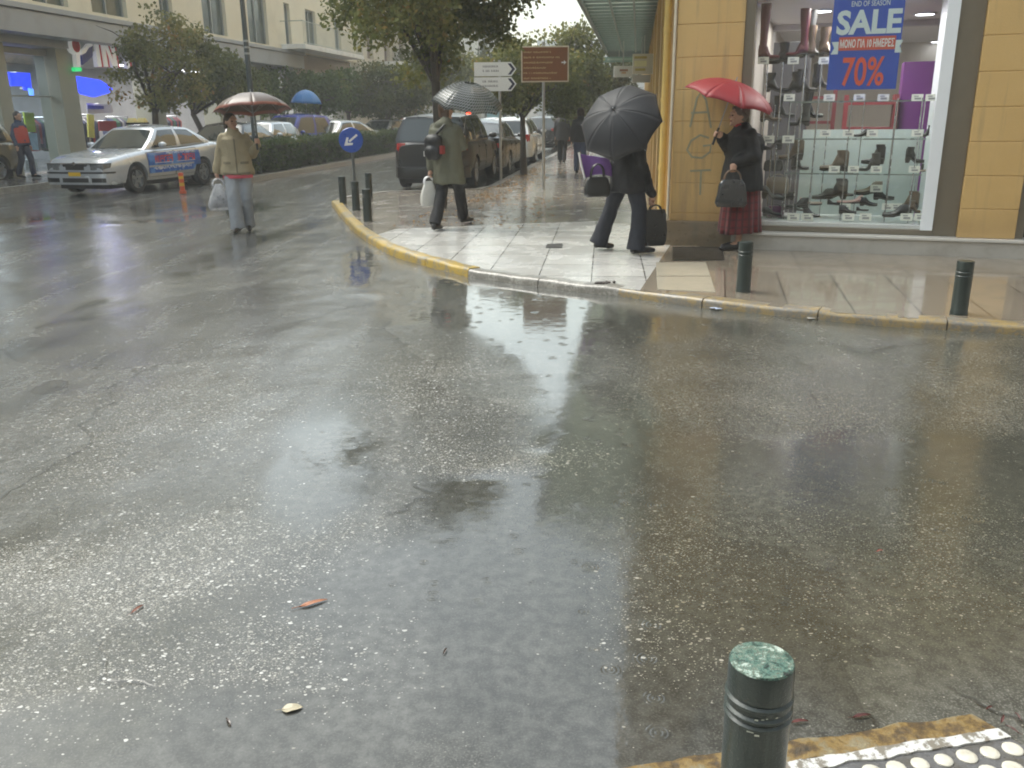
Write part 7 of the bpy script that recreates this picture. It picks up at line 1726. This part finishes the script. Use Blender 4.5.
slab('display_board', 'dark red board above the taxi roof in the left shop', 'display board', [(99, 121), (116, 121), (117, 131), (100, 131)], -16.0, .05, pm('dark red board', (.30, .03, .04), .5, var=.3, scale=4), back=True)
slab('display_board', 'white low display board behind the leftmost shop glass', 'display board', [(25, 160), (37, 160), (39, 170), (26, 170)], -16.3, .05, pm('white board', (.6, .6, .6), .5, var=.3, scale=4), back=True)
def rack(label, px, py, r, cols, seed):
    s, z = onR(px, py, r); p = SR(s, r, .115 / K); p.z = .115; t = thing('clothes_rack', label, 'clothes rack', p, math.atan2(S2.y, S2.x), 'clothes racks in the left shops'); rr = random.Random(seed)
    mb = MB()
    for x in (-.7, .7): mb.tube([(x, 0, 0), (x, 0, 1.5)], .018, 6); mb.tube([(x, -.25, .02), (x, .25, .02)], .018, 6)
    mb.tube([(-.7, 0, 1.5), (.7, 0, 1.5)], .018, 6); mb.build('frame', steel, t)
    for k in range(11):
        c_ = rr.choice(cols); x = -.62 + k * .124; mb = MB(); h = rr.uniform(.6, .95)
        mb.loft([[V(x - .04, -.2, 1.42 - h), V(x + .04, -.2, 1.42 - h), V(x + .04, .2, 1.42 - h), V(x - .04, .2, 1.42 - h)], [V(x - .045, -.23, 1.3), V(x + .045, -.23, 1.3), V(x + .045, .23, 1.3), V(x - .045, .23, 1.3)], [V(x - .02, -.07, 1.45), V(x + .02, -.07, 1.45), V(x + .02, .07, 1.45), V(x - .02, .07, 1.45)]]); mb.build('garment', pm('garment ' + str(c_), c_, .8), t, smooth=50)
    return t
cl = [(.03, .03, .05), (.05, .06, .12), (.3, .05, .05), (.35, .34, .33), (.06, .15, .08), (.12, .1, .09)]
rack('rack of dark clothes beside the big grey green column', 84, 150, -17.2, cl, 1); rack('rack of mixed clothes behind the leftmost shop glass', 44, 158, -17.0, cl, 2); rack('rack of clothes behind the taxi roof', 120, 140, -17.4, cl, 3); rack('rack of clothes behind the first left tree', 170, 138, -17.4, cl, 4)
# red, white and blue raised shop sign
rS = -15.18
s0, z0 = onR(74, 45, rS); t = thing('shop_sign', 'raised shop sign with a red ball, blue wave and white red edged letters', 'shop sign', SR(24.5, rS, 3.1))
redm = pm('red sign face', (.60, .02, .05), .35); whm = emit('white sign letters with added glow', (.75, .75, .75), .07); blm = pm('navy sign face', (.035, .05, .28), .35)  # faint glow added to keep the sign letters white under the fascia
def disc(name, c, r_, th, mat, mat2):
    mb = MB(); n = 28; ri = [[c + S2 * math.cos(a) * q + UP * math.sin(a) * q + R2 * o for a in [2 * math.pi * k / n for k in range(n)]] for q, o in ((r_, 0), (r_, th), (r_ * .9, th + .01))]; mb.loft(ri); b = mb.build(name, mat2, t, world=True, smooth=40)
    mb = MB(); mb.loft([[c + S2 * math.cos(a) * q + UP * math.sin(a) * q + R2 * (th + .014) for a in [2 * math.pi * k / n for k in range(n)]] for q in (r_ * .82, r_ * .4, .01)]); mb.build(name + '_face', mat, b, world=True)
disc('logo_ball', onplane(70.5, 45.5, SR(0, rS, 0), R2), .23, .16, redm, whm)
def poly(name, pxs, mat, th=.12, o=0):
    P = [onplane(x, y, SR(0, rS, 0), R2) + R2 * o for x, y in pxs]; n = len(P); mb = MB(); mb.add([p + R2 * th for p in P] + P, [tuple(range(n)), tuple(range(2 * n - 1, n - 1, -1))] + [(i, (i + 1) % n, n + (i + 1) % n, n + i) for i in range(n)]); return mb.build(name, mat, t, world=True)
poly('logo_stem', [(72, 53), (76, 53), (77, 67), (73, 67)], whm)
poly('logo_wave', [(77, 51), (80, 48), (83, 44), (88, 43), (88, 46), (84, 48), (81, 53), (77, 55)], whm, .14, .01)
poly('logo_wave', [(78, 56), (82, 53), (85, 48), (89, 46), (89, 56), (84, 61), (79, 65)], blm)
letters = [[(91, 44), (94.5, 44), (98, 67), (94, 67)], [(97.5, 44.5), (101, 45), (104.5, 67), (101, 67)], [(101, 45), (104, 46), (112, 67), (109, 67)], [(107.5, 46), (110.5, 46), (114.5, 68), (111.5, 68)], [(116, 47), (128, 49), (128.5, 52), (116.5, 50)], [(121, 50), (124, 50.5), (127, 69), (124, 69)]]
for q in letters: poly('letter', q, whm, .13); poly('letter_edge', [(x + 2.6, y + .3) for (x, y) in q], redm, .10, 0)
poly('green_tag', [(71.5, 67.5), (77.5, 67.5), (78, 71.5), (72, 71.5)], emit('green sign light', (.02, .5, .15), .4))
# small litter on the pavement and by the kerb
for i, (x, y, c_, lab) in enumerate([(813, 318, (.5, .5, .48), 'pale paper scrap just below the side street kerb'), (781, 311, (.05, .05, .05), 'dark scrap lodged at the side street kerb joint')]):
    p = G(x, y, 0); mb = MB(); rr = random.Random(i + 20); rings = [[V(-.05 + .02 * a, -.03 + .012 * b_, .004 + .02 * abs(noise.noise(V(a, b_, i)))) for b_ in range(6)] for a in range(6)]; mb.loft(rings, cap=False, closed=False)
    o = mb.build('paper_scrap', pm('scrap ' + str(i), c_, .5, var=.4, scale=30)); o.location = p; tag(o, lab, 'scrap')

# ================================================================== RAIN HAZE AND THE BLOCKS BEHIND THE VIEWPOINT
mb = MB()
for (x0, x1, y0, y1, h) in ((-9, 24, -16, -6, 13), (-60, -22, -18, -6, 14), (16, 26, -5, 2.5, 13)):
    mb.bx(x0, x1, y0, y1, -.02, h)
struct('unseen_facing_blocks', mb, pm('grey beige facing render', (.34, .31, .26), .6, var=.15, scale=.7))  # unseen blocks across the street, put in to darken reflections on cars and glass
HZ = bpy.data.materials.new('rain haze'); HZ.use_nodes = True; _t = HZ.node_tree; _t.nodes.clear()
_o = _t.nodes.new('ShaderNodeOutputMaterial'); _v = _t.nodes.new('ShaderNodeVolumePrincipled'); _v.inputs['Color'].default_value = (.93, .95, .96, 1); _v.inputs['Density'].default_value = .0020; _v.inputs['Anisotropy'].default_value = .2
_t.links.new(_v.outputs[0], _o.inputs['Volume'])
mb = MB(); mb.bx(-226, 226, -226, 226, -1.05, 16.5); hz = mb.build('haze', HZ); hz['kind'] = 'stuff'
